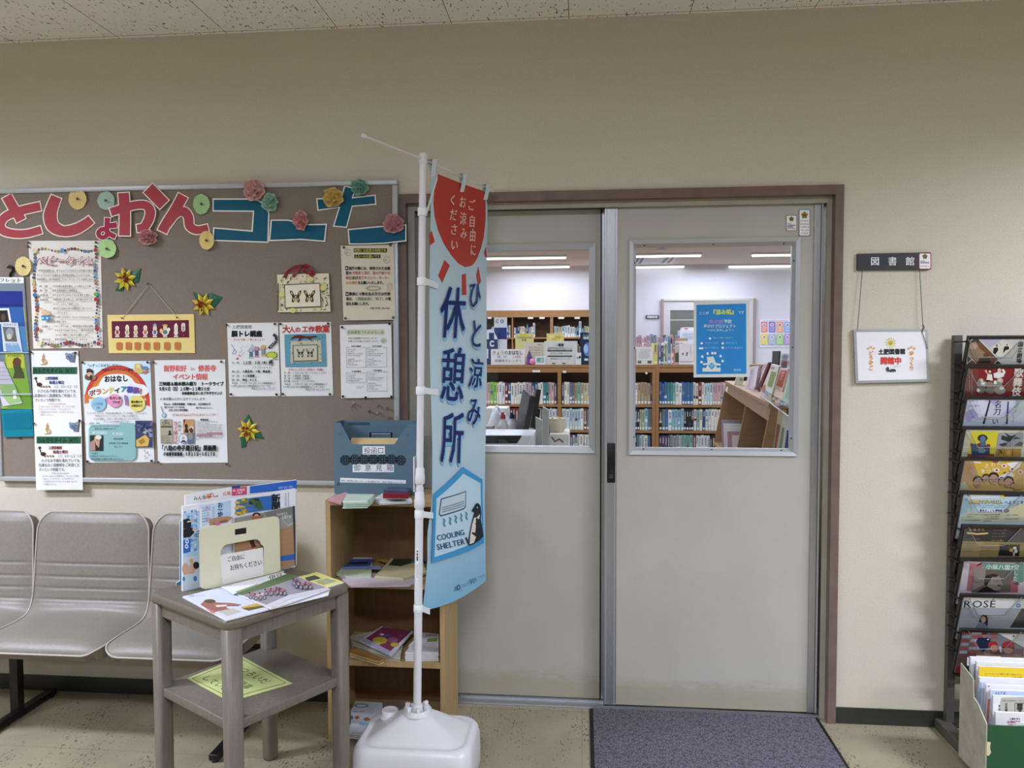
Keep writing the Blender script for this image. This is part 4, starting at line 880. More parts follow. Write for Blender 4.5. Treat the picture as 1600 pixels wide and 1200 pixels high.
for k in range(60):
    x, y = R.uniform(920, 1420), R.uniform(310, 670)
    if 1000 < x < 1330 and 400 < y < 620: continue
    g = R.uniform(0, 6.28); a.poly([(x, y), (x+16*math.cos(g+0.4), y+16*math.sin(g+0.4)), (x+34*math.cos(g), y+34*math.sin(g)), (x+16*math.cos(g-0.4), y+16*math.sin(g-0.4))], R.choice(('#5c6450', '#8a8c70', '#c6c4a4')))
a.poly([(980, 408), (1336, 394), (1342, 630), (988, 640)], '#4a443a'); a.poly([(992, 416), (1328, 404), (1332, 620), (1000, 628)], '#bdbba8')
butterfly(a, 1094, 518, 1.55, '#2a2622', '#c9c0a0'); butterfly(a, 1228, 516, 1.55, '#2a2622', '#c9c0a0')
a.poly(smooth_line([(940, 330), (1000, 275), (1090, 262), (1180, 280), (1310, 272), (1330, 285), (1240, 305), (1250, 350), (1200, 310), (1120, 305), (1080, 345), (1060, 350), (1070, 300), (1000, 305)], 3), '#5a1e22')
a.text('かわいい犬のミニ額作り（前編）', 918, 752, 36, '#b0524c', 0.02, 520)
for y, k_, v_, x1 in ((800, '日　時', '１０月２２日（木）１３:３０～１５:３０', 1466), (842, '場　所', '土肥支所　図書室', 1214), (880, '定　員', '６名程度（先着順）', 1240), (918, '持ち物', 'はさみ　スティックのり', 1300)):
    a.text(k_, 856, y, 29, '#2c2c30', 0.025, 88); a.text(v_, 980, y, 29, '#2c2c30', 0.015, x1-980)
a.text('申込み　１０月２日（金）から土肥図書館にて', 862, 960, 27, '#2a2a2e', 0.02, 616); a.text('＊お問い合わせは土肥図書館カウンター又は', 842, 1000, 27, '#2a2a2e', 0.02, 580); a.text('電話', 1162, 1038, 26, '#2a2a2e', 0.02, 56); a.text('0558-98-2100', 1222, 1038, 26, '#5c7fb8', 0.02, 226); a.text('まで', 1458, 1038, 26, '#2a2a2e', 0.02, 52)
a.mb.build('printed_sheet', t)
for x, y in ((815, 104), (1494, 98), (848, 1104), (1520, 1106)): pin(t, x, y, *Zt, BY-0.002)

# ---- volunteer recruiting poster
Zv = (125, 555, 6.857)
t, a = sheet('poster', 'storytelling volunteer poster with a rainbow and a teal information panel', 'poster', [(22, 66), (752, 62), (798, 1146), (70, 1152)], *Zv, BY-0.0012, '#dcdedd')
a.poly([(26, 72), (750, 66), (766, 460), (720, 470), (60, 520), (40, 560)], '#c8dde6')
for r0, r1, c_ in ((350, 308, '#b9402f'), (308, 268, '#c9703a'), (268, 228, '#d3b24a'), (228, 196, '#9ab84a'), (196, 170, '#7fb0c8')): a.band(398, 500, r0*1.0, r0*1.12, r1*1.0, r1*1.12, 186, 354, c_, 26)
a.poly([(745, 445), (750, 550), (700, 530), (708, 455)], '#c0483a'); a.poly([(45, 420), (92, 420), (96, 510), (48, 520)], '#c9703a')
a.poly(smooth_line([(200, 330), (245, 240), (330, 205), (470, 205), (545, 240), (600, 300), (690, 320), (735, 380), (690, 430), (560, 440), (300, 450), (130, 450), (85, 400), (130, 350), (200, 330)], 4), '#dfe3e2')
a.text('「いずっこおはなしサロン」', 66, 112, 34, '#2c2c30', 0.02, 400, rot=-1); a.text('中高生ボランティア募集', 228, 157, 30, '#2c2c30', 0.02, 344)
a.text('おはなし', 258, 256, 66, '#1c1c20', 0.045, 258, rot=-2)
for i, (ch, c_) in enumerate(zip('ボランティア募集！', ('#7a4a44', '#b0604a', '#c8a060', '#d6c65a', '#4a4a44', '#3f8ab0', '#4a50a0', '#6a4a90', '#b04a44'))): a.text(ch, 96+67*i, (404, 392, 384, 376, 368, 362, 368, 376, 388)[i], 66, c_, 0.035)
a.ell(104, 176, 36, 26, '#2a2420'); a.ell(84, 232, 34, 34, '#6a4a38'); a.ell(104, 206, 30, 24, '#c8a488'); a.ell(140, 240, 34, 28, '#8a7058'); a.ell(118, 240, 14, 30, '#2a2420'); a.ell(98, 158, 30, 14, '#5a2e2a')
a.poly([(585, 92), (650, 88), (660, 150), (700, 180), (640, 195), (580, 180)], '#cdb062'); a.poly([(650, 118), (722, 120), (736, 150), (664, 150)], '#5f84a8'); a.poly([(664, 180), (720, 155), (738, 170), (690, 202)], '#b06a5a'); a.poly([(600, 104), (640, 100), (644, 138), (604, 142)], '#dcc888')
a.ell(198, 525, 80, 78, '#8fb8d0'); a.ell(374, 490, 72, 72, '#d08aa8'); a.ell(612, 520, 86, 84, '#dccf72'); a.ell(360, 480, 66, 62, '#d894b2')
a.poly([(470, 425), (500, 430), (516, 530), (486, 540)], '#9a70a8'); a.poly([(262, 470), (300, 450), (290, 520)], '#9a80b0')
a.text('１１月８日', 140, 520, 32, '#2c4a60', 0.02, 106); a.text('（日）', 166, 562, 28, '#2c4a60', 0.02, 62); a.text('生きいき', 316, 460, 30, '#5a2438', 0.03, 124); a.text('プラザ', 344, 506, 30, '#5a2438', 0.03, 84); a.text('読み聞かせ', 548, 500, 28, '#3a3420', 0.035, 122); a.text('お話会など', 548, 540, 28, '#3a3420', 0.035, 122)
for y, s_, x0, x1 in ((620, '小さい子どもたちに「絵本の読み聞かせ」や「お話会」などをします。', 76, 730), (650, '市内のボランティアスタッフと一緒にする活動です。', 162, 634), (682, '好きな時間に、友達と一緒に活動することもできます。', 150, 650), (712, 'たくさんの参加があったよ！', 255, 545)): a.text(s_, x0, y, 19, '#3c3c40', 0.008, x1-x0)
a.rrect(92, 742, 600, 1130, 60, '#84b0b0'); a.rrect(92, 726, 215, 745, 6, '#c9d8d8'); a.text('活動日・時間', 98, 730, 19, '#3a4a4c', 0.02, 112)
a.poly([(430, 720), (580, 730), (590, 800), (560, 820), (420, 780)], '#84b0b0')
a.text('１１月８日（日）１０:００～１２:００まで', 112, 762, 20, '#38585c', 0.01, 322); a.text('都合の良い時間帯でOKです。', 158, 790, 20, '#38585c', 0.01, 250); a.rrect(96, 818, 285, 842, 6, '#c9d8d8'); a.text('場所：生きいきプラザ', 100, 830, 19, '#33484c', 0.02, 180); a.rrect(345, 832, 460, 856, 6, '#c9d8d8'); a.text('お問い合わせ', 350, 844, 18, '#33484c', 0.02, 108)
a.text('修善寺図書館', 358, 896, 20, '#38585c', 0.01, 106); a.text('0558-72-9868', 310, 942, 28, '#38585c', 0.0, 205); a.text('担当：水口', 365, 980, 18, '#38585c', 0, 88)
a.rect(106, 858, 250, 1026, '#1f2a2c'); a.poly([(108, 930), (160, 900), (165, 1020), (108, 1022)], '#a88476'); a.ell(195, 880, 36, 24, '#d6d0c4'); a.poly([(180, 910), (215, 900), (205, 990), (190, 985)], '#b08a74'); a.poly([(150, 880), (165, 870), (190, 960), (178, 970)], '#c4a07c')
a.rect(592, 702, 776, 984, '#3a4468'); R = random.Random(2)
for k in range(26): x, y = R.uniform(600, 750), R.uniform(706, 850); a.poly([(x, y), (x+R.uniform(10, 40), y+R.uniform(-14, 14)), (x+R.uniform(14, 40), y+R.uniform(14, 50)), (x-4, y+R.uniform(10, 40))], R.choice(('#54608c', '#2c3450', '#8088a8', '#b0a8a0', '#6a5a78')))
a.poly([(600, 910), (700, 850), (745, 900), (730, 975), (604, 980)], '#c9a858'); a.poly([(625, 920), (680, 890), (700, 930), (650, 960)], '#9a7a34')
a.greek(118, 1050, 200, 16, '#33484c', 4); a.text('図書館までお申し込みください。', 112, 1080, 19, '#38585c', 0.01, 310); a.text('修善寺図書館へお電話でお申し込みください', 112, 1112, 19, '#26363a', 0.025, 354)
for k, (x, y) in enumerate(((680, 1020), (692, 1045), (684, 1075), (710, 1040), (722, 1066), (708, 1100), (690, 1105))): a.text('ちゃんまって'[k % 6], x, y, 26, '#3a3a3c', 0.0, rot=12)
a.mb.build('printed_sheet', t)
for x, y in ((36, 78), (731, 76), (88, 1136), (775, 1130)): pin(t, x, y, *Zv, BY-0.002)

# ---- event information poster
Ze = (235, 555, 6.854)
t, a = sheet('poster', 'event poster with pink-red heading and three small book covers, right of the rainbow poster', 'poster', [(42, 54), (800, 46), (828, 1150), (82, 1156)], *Ze, BY-0.0012, '#d9dbdb')
for dx in (0, 3): pass
for t_, x, y, h_, wd in (('飯野和好', 144, 142, 66, 242), ('修善寺', 514, 140, 66, 188), ('イベント情報', 240, 230, 62, 370)): a.text(t_, x-3, y, h_, '#d8a0a0', 0.06, wd+6); a.text(t_, x, y, h_, '#c0463e', 0.02, wd)
a.text('in', 428, 142, 58, '#b88a88', 0.0, 50)
a.text('三味線＆絵本読み語り　トークライブ', 90, 306, 42, '#1e1e22', 0.04, 694); a.text('９月６日（日）１０時～１１時３０分', 88, 360, 42, '#1e1e22', 0.035, 546); a.text('＠修善寺生きいきプラザラウンジ', 334, 408, 32, '#1e1e22', 0.04, 432)
a.text('※絵本購入の方にはサインもします', 104, 468, 30, '#3a3a3e', 0.008, 482); a.text('申込み：修善寺図書館　先着50名　当日参加も可', 142, 524, 24, '#2c2c30', 0.03, 502); a.text('☎ 0558-72-9868', 144, 556, 24, '#2c2c30', 0.02, 220); a.text('８月１日から受付開始', 190, 588, 24, '#2c2c30', 0.03, 208); a.text('電子申込はこちら→', 486, 564, 17, '#2c2c30', 0.03, 178)
a.line([(112, 548), (138, 620)], 6, '#4a4a50'); a.ell(144, 642, 22, 28, '#6a86a0'); a.ell(144, 642, 17, 22, '#a9c0d0')
a.text('子どもも大人もみんなでたのしめるイベントです！！', 232, 638, 30, '#b8524c', 0.015, 502)
a.poly([(104, 686), (230, 684), (238, 946), (110, 948)], '#a59f88'); a.text('八助の', 140, 702, 18, '#3a352a', 0.03, 50); a.text('寺子屋日記', 122, 725, 18, '#3a352a', 0.03, 84); a.rect(112, 760, 230, 774, '#3f3a30'); a.greek(120, 748, 225, 12, '#3a352a', 3); a.ell(206, 818, 12, 12, '#23201c'); a.poly([(188, 856), (200, 826), (216, 826), (230, 856)], '#23201c')
for k in range(5): a.greek(114, 862+18*k, 200+6*k, 10, '#5a5444', k+2)
a.text('寺子屋日記', 268, 706, 46, '#b0483c', 0.02, vert=True, pitch=49); a.text('八助の', 312, 702, 32, '#34343a', 0.02, vert=True, pitch=40); a.greek(322, 838, 370, 14, '#3a3a3e', 8)
a.poly([(352, 688), (464, 686), (470, 948), (390, 950), (352, 900)], '#b98e64'); a.poly([(352, 688), (380, 686), (352, 770)], '#7a3a2a'); a.ell(384, 760, 16, 24, '#2c2420'); a.poly([(362, 830), (376, 780), (398, 782), (412, 830)], '#2c2420'); a.ell(440, 780, 22, 22, '#d6c4a0'); a.poly([(410, 800), (440, 770), (462, 810), (440, 840)], '#4a3a34'); a.poly([(392, 840), (470, 830), (470, 948), (400, 948)], '#5a6a84'); a.ell(428, 872, 26, 34, '#8a8878'); a.ell(352, 894, 46, 52, '#cfd6dc'); a.band(352, 894, 48, 54, 42, 48, 0, 360, '#5a80b0'); a.ell(352, 886, 16, 16, '#c0a080'); a.poly([(326, 934), (340, 910), (368, 910), (384, 934)], '#2c3a54')
a.text('飯野和好', 534, 690, 18, '#2a2a2e', 0.05, 90)
for k in range(13):
    y = 712+16*k; x0, x1 = 490, (720, 640, 775, 770, 775, 770, 775, 775, 772, 660, 775, 772, 520)[k]; a.greek(x0, y, x1, 9.5, '#5c5c62', k+3)
a.rect(604, 830, 774, 836, '#b0446a'); a.rect(492, 846, 774, 852, '#b0446a'); a.rect(492, 862, 664, 868, '#b0446a')
a.text('「八助の寺子屋日記」原画展', 96, 994, 58, '#1e1e22', 0.045, 610); a.text('＠修善寺図書館　８月２０日～９月２３日', 138, 1058, 40, '#1e1e22', 0.04, 556)
a.mb.build('printed_sheet', t)
for x, y in ((40, 76), (766, 70), (90, 1144), (822, 1166)): pin(t, x, y, *Ze, BY-0.002, M_PIN2)

# ---- loose push pins and clips
pl = [(896, 605, '#9a8f88'), (988, 645, '#6b4f3c'), (1050, 606, '#8f8580'), (1046, 658, '#94897c'), (1100, 636, '#332b27'), (1118, 684, '#857a72'), (884, 612, '#8a8078')]
names = ['pale push pin, leftmost of the loose pins under the story time sheet', 'brown push pin between the two pale pins under the story time sheet', 'pale push pin highest in the loose cluster under the story time sheet', 'beige push pin in the middle of the loose cluster above the blue box', 'dark push pin among the loose pins under the story time sheet', 'small pale push pin, lowest and rightmost of the loose pins above the blue box', 'short pale push pin touching the leftmost loose pin']
for k, ((x, y, c_), lb) in enumerate(zip(pl, names)):
    P_ = at(330+x/4, 480+y/4, BY); mb = MB(); mt = col(c_, 0.3); d = Vector((0.35*math.sin(k*2.1), -1, 0.5*math.cos(k*1.7)-0.2)).normalized()
    mb.lathe([(0.0008, 0), (0.0008, 0.006), (0.0045, 0.007), (0.003, 0.009), (0.0026, 0.015), (0.005, 0.0165), (0.005, 0.018)], P_, mt, 8, d)
    tag(mb.build('push_pin', origin=P_), lb, 'push pin', 'loose push pins')
# ================================================================ waiting bench
bench = thing('waiting_bench', 'three-seat waiting bench in taupe vinyl on black floor bars under the notice board', 'bench', (-1.98, -0.28, 0))
def resample(pts, n):
    p = smooth_line(pts, 12); L_ = [0]
    for i in range(1, len(p)): L_.append(L_[-1]+math.hypot(p[i][0]-p[i-1][0], p[i][1]-p[i-1][1]))
    out = []; j = 0
    for k in range(n+1):
        s_ = L_[-1]*(0.5-0.5*math.cos(math.pi*k/n))       # rows crowd towards both ends, where the corners round
        while j < len(L_)-2 and L_[j+1] < s_: j += 1
        f = (s_-L_[j])/max(1e-9, L_[j+1]-L_[j]); out.append((p[j][0]+(p[j+1][0]-p[j][0])*f, p[j][1]+(p[j+1][1]-p[j][1])*f))
    return out, L_[-1]
PROF = [(-0.112, 0.808), (-0.128, 0.80), (-0.140, 0.74), (-0.150, 0.64), (-0.158, 0.54), (-0.170, 0.46), (-0.200, 0.412), (-0.260, 0.398), (-0.36, 0.397), (-0.44, 0.392), (-0.476, 0.381), (-0.492, 0.366)]
NV = 240; prof, SL = resample(PROF, NV)
SI = [SL*(0.5-0.5*math.cos(math.pi*i/NV)) for i in range(NV+1)]
nrm = []
for i in range(NV+1):
    a, b = prof[max(i-1, 0)], prof[min(i+1, NV)]; dx, dz = b[0]-a[0], b[1]-a[1]; l = math.hypot(dx, dz); nrm.append((dz/l, -dx/l))
GRO = [SI[min(range(NV+1), key=lambda i: abs(prof[i][1]-z)+(1 if prof[i][0] < -0.21 else 0))] for z in (0.605, 0.553, 0.507, 0.462)]
def half_w(s):
    r0, r1, w0 = 0.085, 0.075, 0.238+0.012*min(1, s/0.35)
    if s < r0: return w0-r0+math.sqrt(max(0, r0*r0-(r0-s)**2))
    if SL-s < r1: return w0-r1+math.sqrt(max(0, r1*r1-(r1-(SL-s))**2))
    return w0
def seat_pt(u, i, off, cx):
    s = SI[i]; (y, z), (ny, nz) = prof[i], nrm[i]
    return Vector((cx+half_w(s)*u, y+ny*off, z+nz*off))
for k, cx in enumerate((-2.49, -1.99, -1.49)):
    st = MB()
    def fn(u, v, cx=cx):
        i = round(v*NV); s = SI[i]; U_ = 2*u-1
        e = min(s, SL-s, 0.05)/0.05
        puff = 0.020*(1-abs(U_)**5)*e**0.6
        for g in GRO: puff -= 0.0045*math.exp(-((s-g)/0.0045)**2)*(1-abs(U_)**10)
        if prof[i][1] > 0.44: puff -= 0.006*(1-U_*U_)*0.8
        puff += 0.006*math.exp(-((s-0.43)/0.05)**2)*math.sin(U_*5+k)*0.3
        return seat_pt(U_, i, puff, cx)
    st.grid(fn, 24, NV, M_VINYL); so = st.build('seat', bench)
    # outline
    outl = [(1, i) for i in range(NV+1)]+[(-1, i) for i in range(NV, -1, -1)]
    P0 = [seat_pt(u, i, 0.0, cx) for u, i in outl]; P1 = [seat_pt(u*0.96, i, -0.05, cx) for u, i in outl]
    mb = MB(); n = len(P0)
    mb.add(P0+P1, [(i, (i+1) % n, n+(i+1) % n, n+i) for i in range(n)], M_VINYLSIDE, True)
    mb.grid(lambda u, v, cx=cx: seat_pt((2*u-1)*0.96, round(v*NV), -0.05, cx), 4, NV, M_VINYLSIDE); mb.build('seat_shell', bench)
    mb = MB(); step = []
    for u, i in outl:
        q = seat_pt(u, i, 0.0022, cx)
        if not step or (q-step[-1]).length > 0.007: step.append(q)
    mb.tube(step+[step[0]], 0.0036, M_PIPING, 6, False); mb.build('piping', so)
mb = MB(); mb.box((-2.78, -0.27, 0.285), (-1.24, -0.22, 0.325), M_BLACK); mb.build('beam', bench)
for x in (-2.26, -1.31):
    mb = MB(); mb.box((x-0.017, -0.262, 0.028), (x+0.017, -0.228, 0.285), M_BLACK); mb.build('leg', bench)
    mb = MB(); mb.bbox((x-0.019, -0.50, 0.006), (x+0.019, -0.04, 0.030), 0.004, M_BLACK)
    for y in (-0.487, -0.055): mb.lathe([(0.013, 0), (0.013, 0.008)], (x, y, 0), M_BLACK, 12)
    mb.build('floor_bar', bench)
for cx in (-2.49, -1.99, -1.49):
    mb = MB(); mb.box((cx-0.12, -0.40, 0.325), (cx+0.12, -0.20, 0.335), M_BLACK); mb.build('seat_bracket', bench)

# ================================================================ side table
TB = Vector((-1.122, -0.447, 0)); TA = Vector((-0.530, -0.848, 0)); TBv = Vector((0.848, -0.530, 0)); TW = 0.391
def T(a, b, z): return TB+TA*a+TBv*b+Vector((0, 0, z))
Mt = Matrix((TA, TBv, Vector((0, 0, 1)))).transposed().to_4x4(); Mt.translation = TB     # local a, b, z
tbl = thing('side_table', 'square grey-stained wooden side table with a lower shelf, in front of the bench', 'table', T(TW/2, TW/2, 0))
def rrect_pts(x0, y0, x1, y1, r, n=5):
    out = []
    for cx, cy, a0 in ((x1-r, y1-r, 0), (x0+r, y1-r, 90), (x0+r, y0+r, 180), (x1-r, y0+r, 270)):
        for k in range(n+1): a = math.radians(a0+90*k/n); out.append((cx+r*math.cos(a), cy+r*math.sin(a)))
    return out
e = 0.029; mb = MB(); rings = []
for z, d in ((0.682, 0.002), (0.684, 0.0), (0.699, 0.0), (0.705, 0.0025), (0.709, 0.008)): rings.append([Mt @ Vector((x, y, z)) for x, y in rrect_pts(-e+d, -e+d, TW+e-d, TW+e-d, 0.03-d*0.5)])
mb.loft(rings, M_TABLETOP); mb.build('tabletop', tbl, recalc=True)
for (a, b) in ((0, 0), (TW, 0), (TW, TW), (0, TW)):
    mb = MB(); mb.loft([[Mt @ Vector((a+x, b+y, z)) for x, y in rrect_pts(-h, -h, h, h, h*0.55, 4)] for z, h in ((0, 0.0215), (0.01, 0.023), (0.682, 0.025))], M_TABLE); mb.build('leg', tbl, recalc=True)
for q in (0, 1):
    for s_ in (0, TW):
        mb = MB(); a0, b0, a1, b1 = (0.024, s_-0.011, TW-0.024, s_+0.011) if q == 0 else (s_-0.011, 0.024, s_+0.011, TW-0.024)
        mb.box((a0, b0, 0.636), (a1, b1, 0.6815), M_TABLE, Mt); mb.build('apron', tbl)
mb = MB(); q = 0.021
sh = [(q+0.004, -0.012), (TW-q-0.004, -0.012), (TW-0.012+0.0, 0.0)]
mb.bbox((-0.012, -0.012, 0.378), (TW+0.012, TW+0.012, 0.408), 0.004, M_TABLE, Mt); mb.build('lower_shelf', tbl)

# ---- yellow-green notice on the lower shelf
tf4 = lambda Z: (lambda x, y, h=0.0: atz(220+x/4, 900+y/4, Z+h))
mb = MB(); q = [(288, 640), (628, 500), (948, 672), (556, 786)]; f_ = tf4(0.4083)
t = thing('paper_sheet', 'yellow-green handwritten sheet lying on the lower shelf of the side table', 'paper', f_(600, 650))
mb.prism([f_(x, y, 0.0006) for x, y in q], (0, 0, -0.0005), ink('#bfc986')); a = Art(f_, mb, h=0.0007)
ins = [(318, 640), (630, 514), (910, 668), (560, 764)]; a.poly(ins, '#3f4a34'); a.poly(inset(ins, 3.2), '#bfc986')
# writing runs across the sheet, seen from the far side
def sheet_uv(u, v): # u along left->top corner edge reversed
    c0, c1, c2, c3 = q[2], q[3], q[0], q[1]
    return ((c0[0]*(1-u)+c1[0]*u)*(1-v)+(c3[0]*(1-u)+c2[0]*u)*v, (c0[1]*(1-u)+c1[1]*u)*(1-v)+(c3[1]*(1-u)+c2[1]*u)*v)
b = Art(lambda x, y, h=0.0: f_(*sheet_uv(y, 1-x), h), mb, h=0.0009)
b.text('くつろいだ', 0.14, 0.24, 0.16, '#23301e', 0.0, 0.66); b.text('イスを消毒', 0.2, 0.52, 0.15, '#23301e', 0.01, 0.6); b.text('しています', 0.12, 0.78, 0.15, '#23301e', 0.0, 0.7)
mb.build('written_sheet', t)

# ---- standing newsletters and the cream stand
Z7 = (280, 740, 6.315)
def vplane(p0, p1, z, lean=0.0):
    A_, B_ = atz(*p0, z), atz(*p1, z); d = (B_-A_).normalized(); N_ = Vector((d.y, -d.x, 0)); N_ = (N_+Vector((0, 0, lean))).normalized(); return A_, N_
TZ = 0.7092
def standing(name, label, cat, P_, N_, quad, paper, deco, thick=0.004, group=None):
    f0_ = crop_plane(*Z7, P_, N_)
    def f(x, y, h=0.0):
        p = f0_(x, y, h); p.z = max(p.z, TZ+0.0006); return p
    t_ = thing(name, label, cat, f(sum(p[0] for p in quad)/len(quad), max(p[1] for p in quad)), group)
    mb = MB(); mb.prism([f(x, y) for x, y in quad], -N_*thick, ink(paper), ink('#d8d8d4')); a = Art(f, mb, dh=0.00003); deco(a); mb.build('printed_sheet', t_); return t_
Pb, Nb = vplane((287, 924), (462, 886), TZ)
Pb2 = Pb-Nb*0.022; Pb3 = Pb-Nb*0.034
def d_top(a):
    a.poly([(60, 240), (130, 190), (520, 130), (520, 250), (60, 330)], '#dedfe2')
    for i, ch in enumerate('みんなの'): a.text(ch, 140+42*i, 245-5*i, 40, ('#6f9a4a', '#c05a4a', '#4a8ab0', '#c98a3a')[i], 0.03)
    a.text('いばし。', 240, 222, 46, '#c0563c', 0.03, 170, rot=-6); a.text('広報', 430, 200, 40, '#c07a5a', 0.01, 80, rot=-6)
    a.poly([(520, 145), (668, 128), (668, 205), (520, 218)], '#c0486f'); a.text('◎ 広報誌', 530, 168, 24, '#ecdfe4', 0.02, 120, rot=-5); a.text('ご案内', 556, 192, 18, '#ecdfe4', 0.02, 70, rot=-5); a.poly([(520, 125), (600, 120), (600, 140), (520, 146)], '#2a3a8a')
    a.poly([(698, 125), (1160, 65), (1160, 150), (698, 195)], '#2c62b8'); a.text('伊豆市', 975, 145, 26, '#a9c2e6', 0.01, 150, rot=-6)
standing('newsletter', 'newsletter with a pink tag and a broad blue band, standing highest behind the cream stand', 'newsletter', Pb2, Nb, [(62, 215), (1160, 62), (1160, 930), (62, 1120)], '#dcdde0', d_top, 0.010)
def d_mid(a):
    a.poly([(40, 330), (1145, 150), (1145, 930), (40, 1175)], '#dde2e8')
    a.poly([(40, 400), (140, 380), (200, 365), (195, 1140), (40, 1172)], '#a9c6e2')
    for k in range(9):
        for j in range(4): a.poly([(45+34*j, 372+k*48-5*j), (70+34*j, 368+k*48-5*j), (70+34*j, 392+k*48-5*j), (45+34*j, 396+k*48-5*j)], ('#7fb0dc', '#c4d8ec', '#5c94cc')[(k+j) % 3])
    a.poly([(40, 455), (95, 440), (120, 470), (115, 540), (40, 545)], '#23252c'); a.poly([(40, 550), (130, 530), (150, 580), (110, 625), (40, 635)], '#1f2128'); a.ell(132, 460, 18, 16, '#c4a08a'); a.ell(146, 552, 16, 15, '#c4a08a'); a.poly([(80, 470), (120, 464), (120, 474), (80, 482)], '#d8dade')
    a.poly([(40, 655), (112, 640), (112, 770), (40, 790)], '#2a66b4'); a.ell(78, 668, 18, 24, '#d4e2f0'); a.ell(78, 668, 8, 11, '#2a66b4'); a.ell(74, 718, 18, 22, '#d4e2f0'); a.ell(74, 718, 8, 10, '#2a66b4')
    a.text('学校・地域・家庭が連携しています', 172, 372, 15, '#3a4a5c', 0.01, vert=True, pitch=24); a.text('図書館へ行こう', 190, 560, 16, '#3a4a5c', 0.01, vert=True, pitch=26)
    a.poly([(40, 830), (195, 795), (195, 1135), (40, 1172)], '#bccbd6'); a.ell(120, 860, 18, 22, '#d0a44a'); a.ell(62, 940, 34, 60, '#c89c84'); a.ell(140, 920, 40, 46, '#c8a08a'); a.ell(168, 905, 30, 36, '#1d1c20'); a.ell(110, 960, 48, 30, '#c8a08a'); a.ell(158, 1036, 18, 26, '#3a7ac0'); a.ell(46, 1040, 14, 22, '#3a8ab0')
    a.poly([(205, 320), (390, 290), (390, 420), (205, 540)], '#bcd2e8'); a.poly([(205, 345), (225, 342), (225, 530), (205, 534)], '#e4eaf0')
    for k in range(3): a.text('お知らせ情報', 232+18*k, 335-3*k, 16, '#4a6a94', 0.005, vert=True, pitch=26)
    a.text('祝１周', 285, 318, 46, '#c07a9a', 0.01, vert=True, pitch=56); a.text('年記念のお知', 340, 330, 22, '#7a8ab0', 0.01, vert=True, pitch=26)
    a.poly([(385, 288), (512, 265), (512, 420), (400, 440)], '#b0c8e0'); a.text('おー歩', 405, 285, 52, '#2c4a7a', 0.03, vert=True, pitch=44)
    a.poly([(300, 450), (410, 425), (480, 420), (530, 430), (480, 480), (300, 510)], '#b48868'); a.poly([(330, 490), (470, 450), (480, 470), (350, 505)], '#8a5c44'); a.ell(380, 492, 30, 18, '#c07090')
    a.poly([(566, 258), (924, 214), (924, 352), (556, 404)], '#3f6aa8'); R = random.Random(4)
    for k in range(46):
        x = R.uniform(566, 800); y = 262-(x-566)*0.12+R.uniform(0, 140)*(1 if x < 690 else 0.7); c_ = R.choice(('#b0983a', '#8a8034', '#c4ac4a', '#6a7034')) if x < 690 else R.choice(('#2c4a24', '#3f5c2c', '#1f3820', '#4a6a34'))
        a.ell(x, min(y, 396-(x-566)*0.1), R.uniform(10, 24), R.uniform(8, 20), c_, 8)
    a.ell(805, 310, 44, 42, '#3a5c30'); a.poly([(800, 250), (924, 232), (924, 330), (830, 340)], '#3068b4')
    a.text('新聞', 955, 200, 84, '#20222a', 0.03, vert=True, pitch=78); a.text('伊豆市民の新聞です', 1052, 195, 14, '#4a4a50', 0.01, vert=True, pitch=17); a.poly([(1078, 180), (1082, 180), (1082, 330), (1078, 330)], '#7a8088')
standing('newsletter', 'newsletter with suited figures down its left edge, standing behind the cream stand', 'newsletter', Pb, Nb, [(36, 325), (1148, 148), (1148, 925), (36, 1172)], '#dfe3e8', d_mid, 0.012)
Pm, Nm = Pb, Nb
def d_fr(a):
    a.poly([(560, 440), (870, 375), (1140, 322), (1150, 520), (1000, 545), (560, 640)], '#8d9088'); a.poly([(840, 385), (950, 358), (1110, 325), (1120, 400), (990, 440), (860, 420)], '#74766f')
    a.ell(764, 408, 40, 26, '#2a211e'); a.ell(764, 420, 24, 22, '#c49a80'); a.poly([(715, 430), (830, 405), (830, 470), (715, 480)], '#9a6a4a')
    a.text('ものがたり', 962, 404, 30, '#d6d8d4', 0.02, 110, rot=-5); a.text('を旅する', 1010, 432, 34, '#d6d8d4', 0.02, 96, rot=-5); a.line([(1070, 515), (1130, 480)], 4, '#d8d8d4'); a.line([(1000, 430), (1075, 515)], 3, '#c4c6c0')
    a.poly([(560, 640), (1000, 545), (1150, 515), (1150, 905), (560, 1040)], '#a27f5c')
    for k in range(6): a.line([(1000, 600+55*k), (1150, 578+53*k)], 2, '#8a6a4a')
    a.poly([(1000, 815), (1150, 790), (1150, 845), (1000, 865)], '#2c62b0'); a.poly([(1118, 322), (1142, 318), (1150, 905), (1140, 908)], '#3a3a3a')
    a.poly([(550, 692), (800, 640), (800, 760), (550, 806)], '#a98060'); a.poly([(690, 665), (730, 655), (760, 720), (720, 735)], '#5a3028'); a.poly([(735, 650), (800, 660), (790, 720), (750, 700)], '#c8a498')
standing('magazine', 'brown and grey pictorial magazine directly behind the cream stand', 'magazine', Pm+Nm*0.0155, Nm, [(545, 440), (1140, 322), (1150, 905), (545, 1040)], '#97826a', d_fr, 0.010)
t = standing('folder', 'plain blue folder edge behind the newsletters at their left', 'folder', Pb-Nb*0.050, Nb, [(8, 470), (60, 430), (60, 1090), (-26, 1105), (-30, 1080), (8, 1060)], '#3f7fb0', lambda a: None, 0.004)
